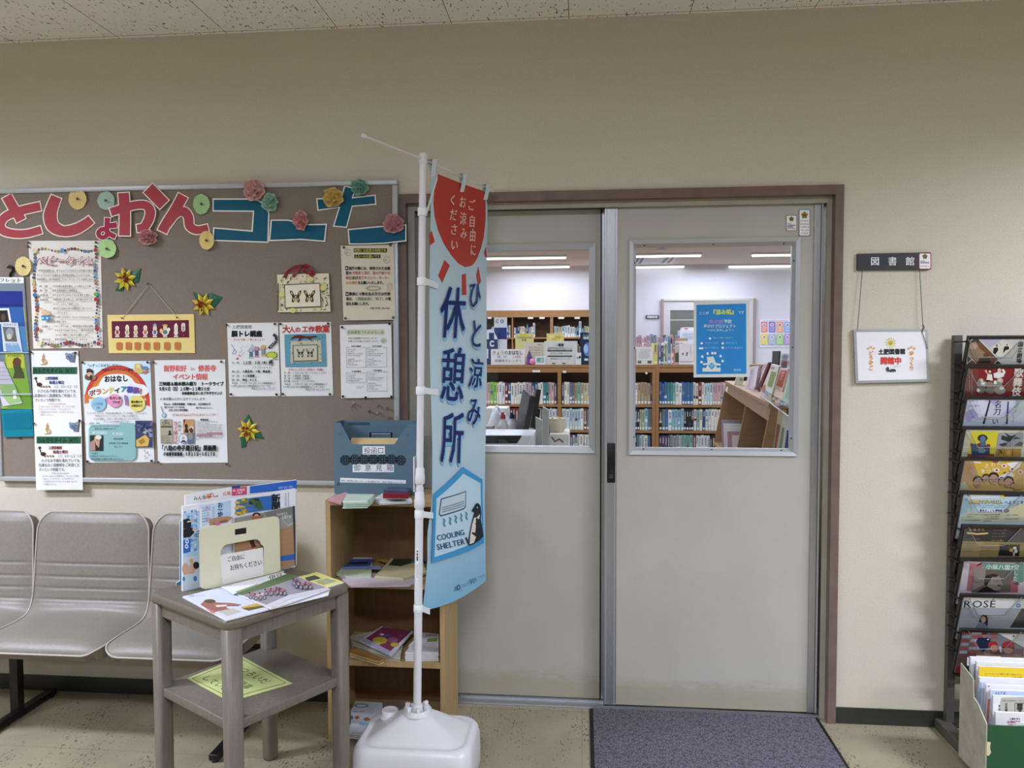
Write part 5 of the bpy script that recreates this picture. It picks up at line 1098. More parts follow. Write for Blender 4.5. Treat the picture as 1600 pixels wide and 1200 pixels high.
# cream stand
Ph, Nh = vplane((313, 919), (439, 891), TZ)
f00_ = crop_plane(*Z7, Ph+Nh*0.012, Nh)
def f(x, y, h=0.0):
    p = f00_(x, y, h); p.z = max(p.z, TZ+0.0006); return p
M_CREAMP = col('#dcdabb', 0.5)
hs = thing('document_stand', 'cream plastic document stand with a square hand hole and a white sign in its window', 'document stand', f(600, 1100))
out = [(195, 590), (200, 565), (215, 548), (240, 536), (940, 420), (966, 422), (982, 436), (988, 460), (1000, 965), (290, 1138), (245, 1142), (215, 1128), (205, 1100)]
inn = [(405, 830), (408, 770), (425, 728), (460, 700), (740, 648), (775, 652), (798, 672), (806, 700), (832, 712), (836, 1000), (425, 1090)]
mb = MB()
# plate with window: ring between matched outlines
def ringmesh(mb, O, I, off, mt):
    def walk(poly, n):
        L_ = [0]
        for i in range(len(poly)): p, q_ = poly[i], poly[(i+1) % len(poly)]; L_.append(L_[-1]+math.hypot(q_[0]-p[0], q_[1]-p[1]))
        out_ = []
        for k in range(n):
            s_ = L_[-1]*k/n; i = max(j for j in range(len(poly)) if L_[j] <= s_); t_ = (s_-L_[i])/max(1e-9, L_[i+1]-L_[i]); p, q_ = poly[i], poly[(i+1) % len(poly)]; out_.append((p[0]+(q_[0]-p[0])*t_, p[1]+(q_[1]-p[1])*t_))
        return out_
    n = 96; cx = sum(p[0] for p in I)/len(I); cy = sum(p[1] for p in I)/len(I)
    def polar(poly):
        res = []
        for k in range(n):
            g = 2*math.pi*k/n; d = (math.cos(g), math.sin(g)); best = None
            for i in range(len(poly)):
                (ax, ay), (bx_, by_) = poly[i], poly[(i+1) % len(poly)]; ex, ey = bx_-ax, by_-ay; den = d[0]*ey-d[1]*ex
                if abs(den) < 1e-9: continue
                t_ = ((ax-cx)*ey-(ay-cy)*ex)/den; u_ = ((ax-cx)*d[1]-(ay-cy)*d[0])/den
                if t_ > 0 and -1e-6 <= u_ <= 1+1e-6 and (best is None or t_ > best): best = t_
            res.append((cx+d[0]*best, cy+d[1]*best))
        return res
    A_, B_ = polar(O), polar(I); fr = [f(x, y, off) for x, y in A_]; fi = [f(x, y, off) for x, y in B_]; br = [f(x, y, off-0.0025) for x, y in A_]; bi = [f(x, y, off-0.0025) for x, y in B_]
    qd = [(i, (i+1) % n, n+(i+1) % n, n+i) for i in range(n)]
    for X, Y_ in ((fr, fi), (br, bi), (fr, br), (fi, bi)): mb.add(X+Y_, qd, mt)
ringmesh(mb, out, inn, 0.0265, M_CREAMP)
A2 = Art(f, mb, h=0.0266); A2.poly([(550, 550), (662, 532), (662, 590), (550, 606)], '#1c1a18'); A2.poly([(490, 500), (530, 494), (530, 560), (490, 566)], '#d3d0ab')
mb.prism([f(x, y, 0.0) for x, y in ((290, 1138), (1000, 965), (1000, 950), (290, 1122))], Nh*0.024, M_CREAMP); mb.build('front_plate', hs)
mb = MB(); mb.prism([f(x, y, 0.0255) for x, y in ((405, 806), (826, 730), (836, 1000), (425, 1092))], -Nh*0.0012, ink('#dfddd6')); a = Art(f, mb, h=0.0257)
a.text('ご自由に', 472, 848, 52, '#22201e', 0.022, 180, rot=-10); a.text('お持ちください', 500, 932, 56, '#22201e', 0.022, 322, rot=-10.5); mb.build('sign_card', hs)

# ---- brochures lying on the table
def lying(label, quad, h, paper, deco, thick=0.0015, name='brochure', Zc_=(280, 860, 5.714), base=TZ, group=None, side='#d9dadc', lift=None):
    def g(x, y, hh=0.0):
        p = atz(Zc_[0]+x/Zc_[2], Zc_[1]+y/Zc_[2], base+h+thick); p.z = base+hh; return p
    t_ = thing(name, label, name.replace('_', ' '), g(sum(p[0] for p in quad)/len(quad), sum(p[1] for p in quad)/len(quad), h), group)
    mb = MB(); mb.prism([g(x, y, h+thick) for x, y in quad], (0, 0, -thick*0.97), ink(paper), ink(side)); a = Art(g, mb, h=h+thick+0.0001)
    if deco: deco(a)
    mb.build('printed_sheet', t_); return t_
def d_y(a):
    a.poly([(1060, 235), (1225, 198), (1455, 275), (1300, 320)], '#d6cf7a'); a.poly([(1120, 245), (1210, 222), (1270, 250), (1150, 278)], '#4a4a44'); a.poly([(1200, 275), (1320, 250), (1410, 275), (1290, 310)], '#9aa88a'); a.ell(1270, 290, 36, 10, '#b09a5a')
lying('yellow-edged brochure under the cycling brochure at the right of the side table', [(1000, 260), (1228, 192), (1468, 285), (1240, 355)], 0.0, '#dcd89a', d_y, 0.003)
def d_fish(a):
    a.poly([(40, 408), (380, 330), (820, 515), (420, 612)], '#c9cfdf'); a.ell(108, 405, 28, 12, '#a9b2c8'); a.greek(80, 405, 240, 14, '#a2aac4', 2)
    a.poly([(190, 485), (235, 440), (290, 440), (330, 465), (460, 470), (560, 485), (520, 500), (420, 500), (430, 520), (520, 530), (480, 545), (350, 545), (300, 555)], '#97685e'); a.ell(275, 455, 50, 18, '#5c4a34'); a.poly([(320, 490), (430, 485), (420, 500), (340, 508)], '#d9cfc0'); a.poly([(340, 545), (480, 520), (560, 545), (430, 585)], '#b8b4ac')
    a.poly([(550, 510), (700, 470), (790, 500), (600, 530)], '#c0a050'); a.poly([(560, 520), (760, 492), (790, 502), (620, 540)], '#6a5c34'); a.poly([(230, 510), (300, 540), (330, 565), (290, 560)], '#c87a6a')
lying('pale blue brochure with a reddish figure at the front corner of the side table', [(28, 412), (385, 325), (830, 515), (418, 622)], 0.0, '#d7dae2', d_fish, 0.004)
lying('plain white leaflet peeking from under the cycling brochure at the table edge', [(820, 525), (1350, 340), (1330, 400), (1020, 478)], 0.0005, '#dcdde2', None, 0.002)
def d_cyc(a):
    a.poly([(378, 325), (900, 198), (960, 210), (480, 395)], '#dfe1e4'); a.text('伊豆', 800, 250, 42, '#2c2c30', 0.02, 130, rot=-16); a.greek(420, 312, 470, 12, '#9aa8c0', 2)
    a.poly([(490, 390), (640, 330), (960, 210), (1065, 240), (800, 330), (560, 400)], '#5f7250'); a.poly([(500, 370), (700, 300), (720, 306), (520, 380)], '#8a9a70')
    a.poly([(560, 400), (800, 330), (1065, 240), (1310, 330), (960, 440), (820, 505)], '#94909a'); a.poly([(770, 490), (980, 400), (1320, 330), (1340, 345), (980, 440), (830, 515)], '#c9c8d0')
    R = random.Random(8)
    for (x, y) in ((650, 400), (700, 412), (740, 405), (790, 372), (840, 368), (890, 360), (920, 372), (1060, 310), (1100, 320), (1150, 318), (1040, 290)):
        a.ell(x-14, y+20, 16, 20, '#4a4650', 10); a.ell(x+22, y+22, 16, 20, '#4a4650', 10); a.ell(x-14, y+20, 11, 15, '#94909a', 10); a.ell(x+22, y+22, 11, 15, '#94909a', 10)
        a.poly([(x-26, y-8), (x+4, y-24), (x+26, y-14), (x+6, y+8)], R.choice(('#a86a78', '#c4a6ac', '#80506a'))); a.ell(x-22, y-18, 9, 8, '#5a2a34', 8)
lying('white-topped cycling race brochure lying across the middle of the side table', [(372, 325), (905, 194), (1065, 238), (1345, 342), (980, 470), (820, 520)], 0.0062, '#d2d2d8', d_cyc, 0.003)

# ================================================================ small bookcase
bc = thing('small_bookcase', 'narrow three-shelf light oak bookcase between the side table and the doors', 'bookcase', (-0.7325, -0.15, 0))
cx0, cx1, cy0 = -0.957, -0.508, -0.300
for x0, x1 in ((cx0, cx0+0.018), (cx1-0.018, cx1)): mb = MB(); mb.box((x0, cy0, 0), (x1, -0.008, 0.912), M_SHELF); mb.build('side_panel', bc)
SHZ = (0.602, 0.308, 0.026)
mb = MB(); mb.box((cx0+0.0182, cy0, 0.893), (cx1-0.0182, -0.008, 0.912), M_SHELF); mb.build('top', bc)
for z, th in zip(SHZ, (0.019, 0.022, 0.024)):
    mb = MB(); mb.box((cx0+0.0182, cy0+0.001, z-th), (cx1-0.0182, -0.016, z), M_SHELF); mb.build('shelf', bc)
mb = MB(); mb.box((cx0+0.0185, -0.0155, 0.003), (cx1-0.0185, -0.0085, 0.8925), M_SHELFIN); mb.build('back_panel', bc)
mb = MB()
for z in (0.27, 0.10): mb.lathe([(0.004, 0), (0.004, 0.003)], (cx0, cy0+0.02, z), M_ALU2, 8, Vector((-1, 0, 0)))
mb.build('side_screws', bc)

# ---- suggestion box
ZB_ = (500, 640, 7.5); BYF = -0.175; f = crop(*ZB_, BYF); M_BOX = col('#577282', 0.6, 1.05); M_BOXIN = col('#5a7686', 0.6, 1.0)
xa, xb = f(160, 150).x, f(1145, 150).x; zt, zb_ = f(160, 152).z, 0.9125
sb = thing('suggestion_box', 'slate blue cardboard suggestion box with a trapezoid opening, on top of the small bookcase', 'box', ((xa+xb)/2, BYF+0.06, zb_))
def fz(x, z): return Vector((x, BYF, z))
pts = [f(160, 152), f(240, 152), f(375, 408), f(870, 408), f(1030, 166), f(1145, 166), fz(xb, zb_), fz(xa, zb_)]
mb = MB(); mb.prism(pts, (0, 0.004, 0), M_BOX)
a = Art(f, mb); a.rrect(498, 428, 760, 526, 3, '#dde3e8'); a.text('投函口', 514, 480, 76, '#3a3c44', 0.0, 236)
a.rrect(382, 640, 866, 734, 3, '#dde3e8')
for i, ch in enumerate('御意見箱'): a.text(ch, 394+128*i, 682, 74, '#3a3c44', 0.0)
a.poly([(238, 798), (1008, 826), (1004, 868), (234, 852)], '#dfe4e8'); a.text('御意見・御要望等をお寄せください。より良い図書館のために、図書館ご意見箱にお入れください。', 248, 832, 20, '#3c4a54', 0.012, 745, rot=2)
a.poly([(192, 888), (212, 848), (236, 888)], '#123a5c'); a.poly([(204, 882), (213, 864), (224, 882)], '#577282'); a.star(235, 285, 26, 10, 5, '#4f7068'); a.star(1030, 305, 22, 9, 5, '#4f7068')
mb.build('front_panel', sb)
mb = MB(); mb.box((xa, BYF+0.0045, zb_), (xa+0.003, -0.06, zt), M_BOX); mb.box((xb-0.003, BYF+0.0045, zb_), (xb, -0.06, zt), M_BOX); mb.box((xa+0.0032, -0.064, zb_), (xb-0.0032, -0.06, zt), M_BOXIN); mb.box((xa+0.0032, BYF+0.0045, zb_), (xb-0.0032, -0.0645, zb_+0.003), M_BOX)
mb.build('carton_body', sb)
mb = MB(); z1 = f(600, 322).z; x1_, x2_ = f(330, 320).x, f(930, 320).x
mb.add([(x1_, BYF+0.006, z1-0.038), (x2_, BYF+0.006, z1-0.038), (x2_, BYF+0.045, z1-0.008), (x1_, BYF+0.045, z1-0.008)], [(0, 1, 2, 3)], ink('#c9b284')); mb.build('inner_flap', sb)
mb = MB(); fb = crop(*ZB_, BYF+0.05)
for q in ([(578, 268), (848, 268), (848, 296), (578, 296)], [(578, 290), (600, 290), (600, 326), (578, 326)], [(828, 290), (848, 290), (848, 326), (828, 326)]): mb.prism([fb(x, y) for x, y in q], (0, 0.003, 0), M_BLACK)
mb.prism([fb(x, y) for x, y in ((604, 276), (824, 276), (824, 290), (604, 290))], (0, -0.001, 0), col('#7d98a6', 0.4)); mb.build('clip', sb)
mb = MB(); mb.prism([crop(*ZB_, BYF+0.11)(x, y) for x, y in ((335, 148), (578, 148), (578, 182), (335, 182))], (0, 0.002, 0), col('#34505f', 0.6)); mb.build('inner_slot', sb)
for k, x in enumerate((296, 406, 513, 622, 730, 838, 946)):
    a = Art(f, MB(), h=0.0010); y = (592, 585, 584, 584, 584, 585, 594)[k]
    for r0, r1 in ((62, 52), (44, 36), (24, 12)):
        o_ = [(x+r0*math.cos(math.radians(22.5+45*i)), y+r0*math.sin(math.radians(22.5+45*i))) for i in range(9)]; i_ = [(x+r1*math.cos(math.radians(22.5+45*i)), y+r1*math.sin(math.radians(22.5+45*i))) for i in range(9)]; a.strip(o_, i_, '#15171c')
    for i in range(8): g = math.radians(22.5+45*i); a.line([(x+14*math.cos(g), y+14*math.sin(g)), (x+56*math.cos(g), y+56*math.sin(g))], 7, '#15171c')
    if k < 6: a.rect(x+44, y-20, x+70, y-8, '#15171c'); a.rect(x+44, y+8, x+70, y+20, '#15171c')
    a.mb.build('lace_motif', sb)

# ---- papers on top of the bookcase
def stack(name, label, quad, base, n, thick, cols, deco=None, jitter=3, group=None, Zc_=ZB_, cat=None, box_=None):
    """a pile of loose sheets that lies there as one pad"""
    T_ = n*thick
    def g(x, y, hh=0.0):
        p = atz(Zc_[0]+x/Zc_[2], Zc_[1]+y/Zc_[2], base+T_); p.z = base+hh
        if box_: p.x = min(max(p.x, box_[0]), box_[1]); p.y = min(p.y, box_[2])
        return p
    t_ = thing(name, label, cat or name.replace('_', ' '), g(sum(p[0] for p in quad)/len(quad), sum(p[1] for p in quad)/len(quad)), group)
    R = random.Random(len(label)); mb = MB(); h = 0.0
    for k in range(n):
        dx, dy = R.uniform(-jitter, jitter), R.uniform(-jitter, jitter)*0.4; last = k == n-1
        if last: dx = dy = 0
        mb.prism([g(x+dx, y+dy, h+thick*0.93) for x, y in quad], (0, 0, -thick*0.9), ink(cols[k % len(cols)])); h += thick
    mb.build('sheets', t_)
    if deco: a = Art(g, MB(), h=h+0.0002); deco(a); a.mb.build('top_print', t_)
    return t_
stack('paper_pile', 'pink slips of paper at the left end of the bookcase top', [(90, 1035), (300, 965), (340, 990), (250, 1080)], 0.9125, 5, 0.0022, ['#b98c94', '#c79ba0', '#a97a84'])
stack('paper_pile', 'pale green memo pads stacked in front of the suggestion box', [(318, 985), (640, 990), (560, 1062), (268, 1068)], 0.9125, 9, 0.0030, ['#b9cdbd', '#c8d8c8', '#aec4b4', '#d2dccf'], None, 10)
stack('paper_pile', 'white and pink leaflets fanned beside the green memo pads', [(640, 1040), (730, 980), (1060, 1030), (1080, 1075), (700, 1090)], 0.9125, 5, 0.0016, ['#d6d8dc', '#c9d2d4', '#c8858c', '#d9dadc'], None, 6)
g = lambda x, y, h=0.0: atz(500+x/7.5, 640+y/7.5, 0.9208+h)
t = thing('small_case', 'small red-edged dark blue case lying at the right of the bookcase top', 'case', g(900, 1030))
mb = MB(); mb.prism([g(x, y, 0.018) for x, y in ((745, 960), (1030, 972), (1066, 930), (800, 920))], (0, 0, 0.005), col('#3f4f76', 0.4)); mb.build('lid', t)
mb = MB(); mb.prism([g(x, y, 0.0) for x, y in ((738, 1040), (1030, 1046), (1066, 1000), (795, 990))], (0, 0, 0.018), col('#7a1c2a', 0.4)); mb.build('body', t)
pq = [g(765, 1040, 0.002), g(1010, 1044, 0.002), g(1010, 1044, 0.015), g(765, 1040, 0.015)]; mb = MB(); mb.prism([p+Vector((0, -0.0016, 0)) for p in pq], (0, 0.001, 0), ink('#a59c8c')); mb.build('paper_edge', t)

# ---- piles on the shelves  (crop 510,850 x6)
ZS = (510, 850, 6.0); INB = (cx0+0.0195, cx1-0.0195, -0.018)
def sh(name, label, quad, base, n, th, cols, deco=None, jit=4): return stack(name, label, quad, base, n, th, cols, deco, jit, None, ZS, None, INB)
z1 = SHZ[0]+0.0005
sh('magazine_pile', 'pink-edged leaflets spread flat across the top shelf of the small bookcase', [(60, 290), (230, 250), (900, 330), (780, 385), (230, 392)], z1, 3, 0.002, ['#c9bac0', '#c2a8b0'])
def d1(a):
    a.poly([(120, 235), (225, 95), (460, 95), (420, 240)], '#c7cad2'); a.poly([(135, 225), (200, 140), (440, 140), (405, 225)], '#42548a'); a.poly([(210, 175), (400, 165), (380, 190), (205, 190)], '#1c2234'); a.text('ふるさと', 250, 112, 24, '#5a3c44', 0.03, 200); a.poly([(150, 215), (500, 205), (520, 240), (140, 240)], '#86a0cc')
sh('magazine_pile', 'blue and white magazine pile at the left of the top shelf in the small bookcase', [(60, 270), (225, 92), (470, 92), (420, 290), (200, 300)], z1+0.0065, 5, 0.0022, ['#d3d5d8', '#bccba8', '#cfd3d8'], d1)
def d2(a):
    a.poly([(470, 290), (640, 100), (935, 100), (935, 255), (640, 305)], '#bfb891'); a.poly([(580, 200), (640, 130), (830, 110), (830, 170), (700, 210)], '#2c3826'); a.poly([(690, 125), (760, 108), (800, 120), (720, 140)], '#7a9a4a'); a.poly([(780, 170), (830, 130), (935, 120), (935, 160), (860, 180)], '#4a6a94'); a.poly([(470, 150), (520, 140), (600, 150), (560, 180)], '#b0903a')
sh('magazine_pile', 'cream magazine with dark foliage photo at the right of the top shelf', [(455, 300), (640, 98), (938, 98), (938, 262), (720, 318)], z1+0.0065, 4, 0.0022, ['#c8c29c', '#bcb48c', '#d0cdb4'], d2)
z2 = SHZ[1]+0.0005
sh('magazine_pile', 'worn tan and yellow paper pile at the left of the middle shelf', [(225, 1012), (255, 965), (545, 1068), (500, 1092)], z2, 6, 0.004, ['#b39a5c', '#8a6a3c', '#c9b98a', '#5a4a3a'], None, 14)
sh('magazine_pile', 'white magazine pile under the colourful comic on the middle shelf', [(225, 860), (420, 820), (715, 945), (690, 1060), (590, 1045), (240, 930)], z2, 6, 0.003, ['#c9c6ba', '#b5b2a4', '#a08c6a', '#d0cfc8'])
def d3(a):
    a.poly([(370, 885), (530, 775), (800, 815), (600, 1005)], '#7a3854'); a.ell(500, 905, 70, 34, '#c9b23a'); a.ell(470, 930, 40, 22, '#d6c86a'); a.ell(620, 900, 50, 26, '#a05a7a'); a.ell(560, 860, 40, 16, '#5a4a8a'); a.ell(640, 945, 40, 20, '#b8a04a'); a.poly([(330, 905), (370, 885), (600, 1005), (585, 1035)], '#a9aac8'); a.ell(520, 850, 20, 10, '#d8c0d0'); a.ell(700, 860, 30, 14, '#8a4a6a')
sh('magazine_pile', 'colourful purple comic magazine on top of the middle shelf pile', [(300, 905), (520, 770), (815, 818), (610, 1048)], z2+0.0245, 2, 0.0025, ['#c5c4cc'], d3)
def d4(a):
    a.poly([(770, 950), (900, 830), (1050, 845), (1045, 970), (1010, 1000), (780, 1000)], '#d6d3d8'); a.text('お知らせ', 930, 855, 20, '#b05a5a', 0.03, 110); a.poly([(950, 890), (1040, 880), (1035, 915), (940, 920)], '#7aa03a')
    for k in range(4): a.greek(800, 935+17*k, 1020, 9, '#9a9aa4', k)
sh('magazine_pile', 'stack of white newsletters at the right end of the middle shelf', [(740, 1010), (900, 828), (1055, 840), (1052, 1012)], z2, 8, 0.0045, ['#d9d8dc', '#c9c8cc'], d4, 5)
ZS2 = (540, 1080, 7.27)
def d5(a):
    a.poly([(60, 220), (120, 120), (360, 150), (240, 400), (60, 470)], '#c3cad2'); a.ell(180, 165, 80, 24, '#6c8a6a'); a.ell(180, 165, 60, 16, '#c3cad2'); a.greek(90, 235, 210, 18, '#6a7f9a', 2); a.ell(130, 300, 26, 20, '#b06a3a'); a.ell(240, 320, 36, 22, '#a8623a'); a.ell(210, 370, 60, 22, '#7aa6c8'); a.ell(70, 300, 16, 22, '#5a7a9a')
stack('magazine_pile', 'pale blue children brochures on the bottom shelf of the small bookcase', [(30, 480), (110, 110), (420, 130), (420, 420), (200, 500)], SHZ[2]+0.0005, 5, 0.0035, ['#cfd4da', '#8a94a0'], d5, 4, None, ZS2, None, INB)
stack('magazine_pile', 'dark magazine at the back right of the bottom shelf', [(430, 120), (640, 110), (700, 220), (430, 240)], SHZ[2]+0.0005, 4, 0.004, ['#6a4038', '#8a7a70'], None, 4, None, ZS2, None, INB)
# ================================================================ banner on its water-filled base
PB, PT = at(652, 1100, -0.48), at(661, 243, -0.48)
bs = thing('banner_stand', 'white pole stand on a water-filled plastic base, holding the tall banner', 'banner stand', (-0.565, -0.48, 0))
def pole_at(z): return PB+(PT-PB)*((z-PB.z)/(PT.z-PB.z))
fx0, fx1, fy0, fy1 = -0.772, -0.362, -0.645, -0.352
pcx, pcy = PB.x, PB.y-0.015
def base_ring(d, z, r, dome=0.0):
    out = []
    for x, y in rrect_pts(fx0+d, fy0+d, fx1-d, fy1-d, r, 8):
        out.append(Vector((x, y, z)))
    return out
mb = MB(); rings = []
for d, z, r in ((0.004, 0.0, 0.05), (0.0, 0.004, 0.052), (0.0, 0.05, 0.055), (0.002, 0.112, 0.057), (0.006, 0.132, 0.06), (0.014, 0.146, 0.062), (0.024, 0.150, 0.06), (0.032, 0.147, 0.056), (0.038, 0.146, 0.05)):
    rings.append(base_ring(d, z, r))
in0 = base_ring(0.038, 0.146, 0.05)
for t_, z in ((0.06, 0.153), (0.18, 0.163), (0.36, 0.179), (0.56, 0.198), (0.74, 0.213)):
    rings.append([Vector((p.x+(PB.x-p.x)*t_, p.y+(PB.y-p.y)*t_, z)) for p in in0])
def notch(p):                                    # hand grip pressed into the right side
    d = math.hypot((p.x-(fx1-0.015))/0.062, (p.y+0.49)/0.05)
    if d < 1 and p.z > 0.04: k = (1-d*d)**1.2; return Vector((p.x-0.028*k, p.y, p.z-0.042*k))
    return p
rings = [[notch(p) for p in r_] for r_ in rings]
mb.loft(rings, M_WHITEPL); mb.build('water_base', bs, recalc=True)
mb = MB(); cz = 0.206
mb.lathe([(0.052, 0.0), (0.052, 0.008), (0.047, 0.012), (0.047, 0.016), (0.036, 0.018), (0.036, 0.006)], (PB.x, PB.y, cz), M_WHITEPL, 24)
for k in range(6): g_ = k*math.pi/3+0.3; mb.bbox((-0.006, 0.028, 0), (0.006, 0.044, 0.030), 0.002, M_WHITEPL, Matrix.Translation((PB.x, PB.y, cz))@Matrix.Rotation(g_, 4, 'Z'))
mb.lathe([(0.024, 0), (0.024, 0.014), (0.017, 0.030)], (PB.x, PB.y, cz), M_WHITEPL, 20); mb.build('pole_socket', bs)
cp = atz(609, 1110, 0.19); mb = MB(); cpz = 0.165
mb.lathe([(0.034, 0), (0.036, 0.004), (0.036, 0.010), (0.030, 0.013), (0.030, 0.026), (0.027, 0.029), (0.020, 0.0275)], (cp.x, cp.y, cpz), M_WHITEPL, 24); mb.build('filler_cap', bs)
mb = MB(); mb.tube([pole_at(0.205), pole_at(1.0)], 0.0142, M_WHITEPL, 16); mb.build('lower_pole', bs)
mb = MB(); mb.tube([pole_at(0.99), pole_at(2.115)], 0.0125, M_WHITEPL, 16); mb.build('upper_pole', bs)
for z0, z1, nm in ((1.010, 1.068, 'lock_collar'), (0.925, 0.985, 'lock_collar')):
    mb = MB(); ax = (PT-PB).normalized(); mb.lathe([(0.0145, 0), (0.0180, 0.004), (0.0180, (z1-z0)*0.5), (0.0165, (z1-z0)*0.55), (0.0165, z1-z0-0.006), (0.0135, z1-z0)], pole_at(z0), M_WHITEPL, 18, ax); mb.build(nm, bs)
mb = MB(); mb.lathe([(0.0135, 0), (0.0155, 0.003), (0.0155, 0.030), (0.012, 0.036)], pole_at(2.100), M_WHITEPL, 16, (PT-PB).normalized()); mb.box((-0.006, 0.010, -0.008), (0.008, 0.030, 0.008), M_WHITEPL, Matrix.Translation(pole_at(2.106))); mb.build('top_cap', bs)
mb = MB(); mb.box((-0.0012, -0.0148, 0), (0.0012, 0.0148, 0.12), ink('#dcdcde'), Matrix.Translation(pole_at(0.985)+Vector((-0.0165, 0, 0)))); a = Art(lambda x, y, h=0: pole_at(0.985)+Vector((-0.0178, 0.012-x*0.01, 0.11-y*0.01)), mb); mb.build('tag', bs)
a = Art(lambda x, y, h=0.0: pole_at(0.0+0.79-y/1000)+Vector((0.0146*math.sin((x-8)/14.5)+0.0, -0.0146*math.cos((x-8)/14.5)-h*0.5, 0)))
a.poly([(0, 0), (11, 0), (11, 112), (0, 112)], '#c9cace'); a.poly([(1, 1), (10, 1), (10, 111), (1, 111)], '#e4e4e8'); a.poly([(3, 8), (8, 8), (8, 44), (3, 44)], '#3a3a40'); a.rect(3, 14, 8, 17, '#e4e4e8'); a.rect(3, 26, 8, 28, '#e4e4e8'); a.rect(4, 56, 7, 104, '#b4b4bc'); a.mb.build('barcode_label', bs)

# ---- the banner
TLw, BLw, TRw = at(671, 268, -0.452), at(662, 955, -0.452), at(760, 300, -0.12)
bd = (TRw-TLw); bd.z = 0; bd.normalize(); BN = Vector((bd.y, -bd.x, 0)); BP = TLw.copy()
BN = (TRw-TLw).cross(BLw-TLw).normalized(); BN = BN if BN.y < 0 else -BN
CL = at(568, 212, -0.70); CM, CR = on_plane(663, 249.5, BP, BN), on_plane(770, 298, BP, BN)
mb = MB(); mb.tube([CL, CM, CR], 0.0034, col('#dcdcd8', 0.4), 8); mb.lathe([(0.006, -0.012), (0.006, 0.004)], CR, M_WHITEPL, 10, CR-CM); mb.lathe([(0.0062, -0.006), (0.0062, 0.004)], CL, M_WHITEPL, 10, CL-CM); mb.build('cross_rod', bs)
def billow(p):
    d = (p-TLw).dot(bd); z = p.z
    return 0.010*math.sin(d*9+0.6)*math.sin((z-0.6)*2.1)+0.004*math.sin(z*7+d*12)
def bt(px, py, h=0.0):
    p = on_plane(px, py, BP, BN); return p+BN*(h+billow(p))
bn = thing('banner', 'tall pale blue cooling shelter banner with a red sun, hung from the white pole', 'banner', at(662, 955, -0.47))
Lft = [(671.5, 271), (671, 290), (671, 350), (670.5, 450), (670.5, 560), (671, 640), (672, 700), (672.5, 784), (667.5, 833), (668.5, 875), (666, 915), (661, 955)]
Rgt = [(757.5, 299), (762, 320), (763.5, 350), (763.5, 387), (763.5, 440), (763, 500), (762.5, 560), (761.5, 640), (761, 735), (760.5, 790), (759.5, 850), (758, 907)]
def edge(E_, t_):
    L_ = [0]
    k = t_*(len(E_)-1); i = min(int(k), len(E_)-2); f_ = k-i; return (E_[i][0]*(1-f_)+E_[i+1][0]*f_, E_[i][1]*(1-f_)+E_[i+1][1]*f_)
# parametrize both edges by height fraction
def edge_y(E_, v):
    y0, y1 = E_[0][1], E_[-1][1]; y = y0+(y1-y0)*v
    for i in range(len(E_)-1):
        if E_[i][1] <= y <= E_[i+1][1]+1e-6: f_ = (y-E_[i][1])/(E_[i+1][1]-E_[i][1]); return (E_[i][0]*(1-f_)+E_[i+1][0]*f_, y)
    return E_[-1]
def cloth(u, v, h=0.0):
    l, r = edge_y(Lft, v), edge_y(Rgt, v); sag = 0.0
    if v > 0.93: sag = 9*math.sin(math.pi*u)*((v-0.93)/0.07)
    return bt(l[0]*(1-u)+r[0]*u, l[1]*(1-u)+r[1]*u+sag, h)
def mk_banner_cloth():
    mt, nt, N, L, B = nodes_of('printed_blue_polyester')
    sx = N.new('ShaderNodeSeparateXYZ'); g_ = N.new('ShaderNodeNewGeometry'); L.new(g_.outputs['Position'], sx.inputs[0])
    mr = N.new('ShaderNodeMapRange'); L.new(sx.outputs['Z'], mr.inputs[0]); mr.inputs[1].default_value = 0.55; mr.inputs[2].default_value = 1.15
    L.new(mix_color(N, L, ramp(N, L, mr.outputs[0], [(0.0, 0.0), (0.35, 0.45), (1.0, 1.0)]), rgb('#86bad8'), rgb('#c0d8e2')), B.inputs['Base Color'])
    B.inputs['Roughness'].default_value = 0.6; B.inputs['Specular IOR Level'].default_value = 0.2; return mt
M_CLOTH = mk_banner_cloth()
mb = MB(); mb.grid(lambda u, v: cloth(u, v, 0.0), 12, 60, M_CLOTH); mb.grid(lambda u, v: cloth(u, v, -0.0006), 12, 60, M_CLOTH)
a = Art(bt, mb, dh=0.00012, h=0.0004)
def fine(pts, c):                                   # polygon cut finely so that it follows the cloth
    a.h += a.dh; x0 = min(p[0] for p in pts); ys = [p[1] for p in pts]; y0, y1 = min(ys), max(ys); n = max(8, int((y1-y0)/1.6)); hh = a.h
    rows = []
    for k in range(n+1):
        y = y0+(y1-y0)*(k+0.0)/n; y = min(max(y, y0+0.02), y1-0.02); xs = []
        for i in range(len(pts)):
            (ax, ay), (bx_, by_) = pts[i], pts[(i+1) % len(pts)]
            if (ay <= y < by_) or (by_ <= y < ay): xs.append(ax+(bx_-ax)*(y-ay)/(by_-ay))
        if len(xs) >= 2: rows.append((min(xs), max(xs), y))
    vs_ = []; m_ = 6
    for xa_, xb_, y in rows: vs_ += [bt(xa_+(xb_-xa_)*j/m_, y, hh) for j in range(m_+1)]
    w_ = m_+1; mb.add(vs_, [(r_*w_+j, r_*w_+j+1, (r_+1)*w_+j+1, (r_+1)*w_+j) for r_ in range(len(rows)-1) for j in range(m_)], ink(c), True)
RED_ = '#b64239'
sun = [(683, 272), (720, 285.5), (757.5, 299), (759.5, 320), (760, 345), (758, 370), (753.5, 388), (748, 402), (741, 412), (733, 417), (724, 417.5), (713, 412), (702, 400), (690, 381), (681.5, 360), (676.5, 338), (675, 318), (676.5, 298), (680, 282)]
fine(sun, RED_)
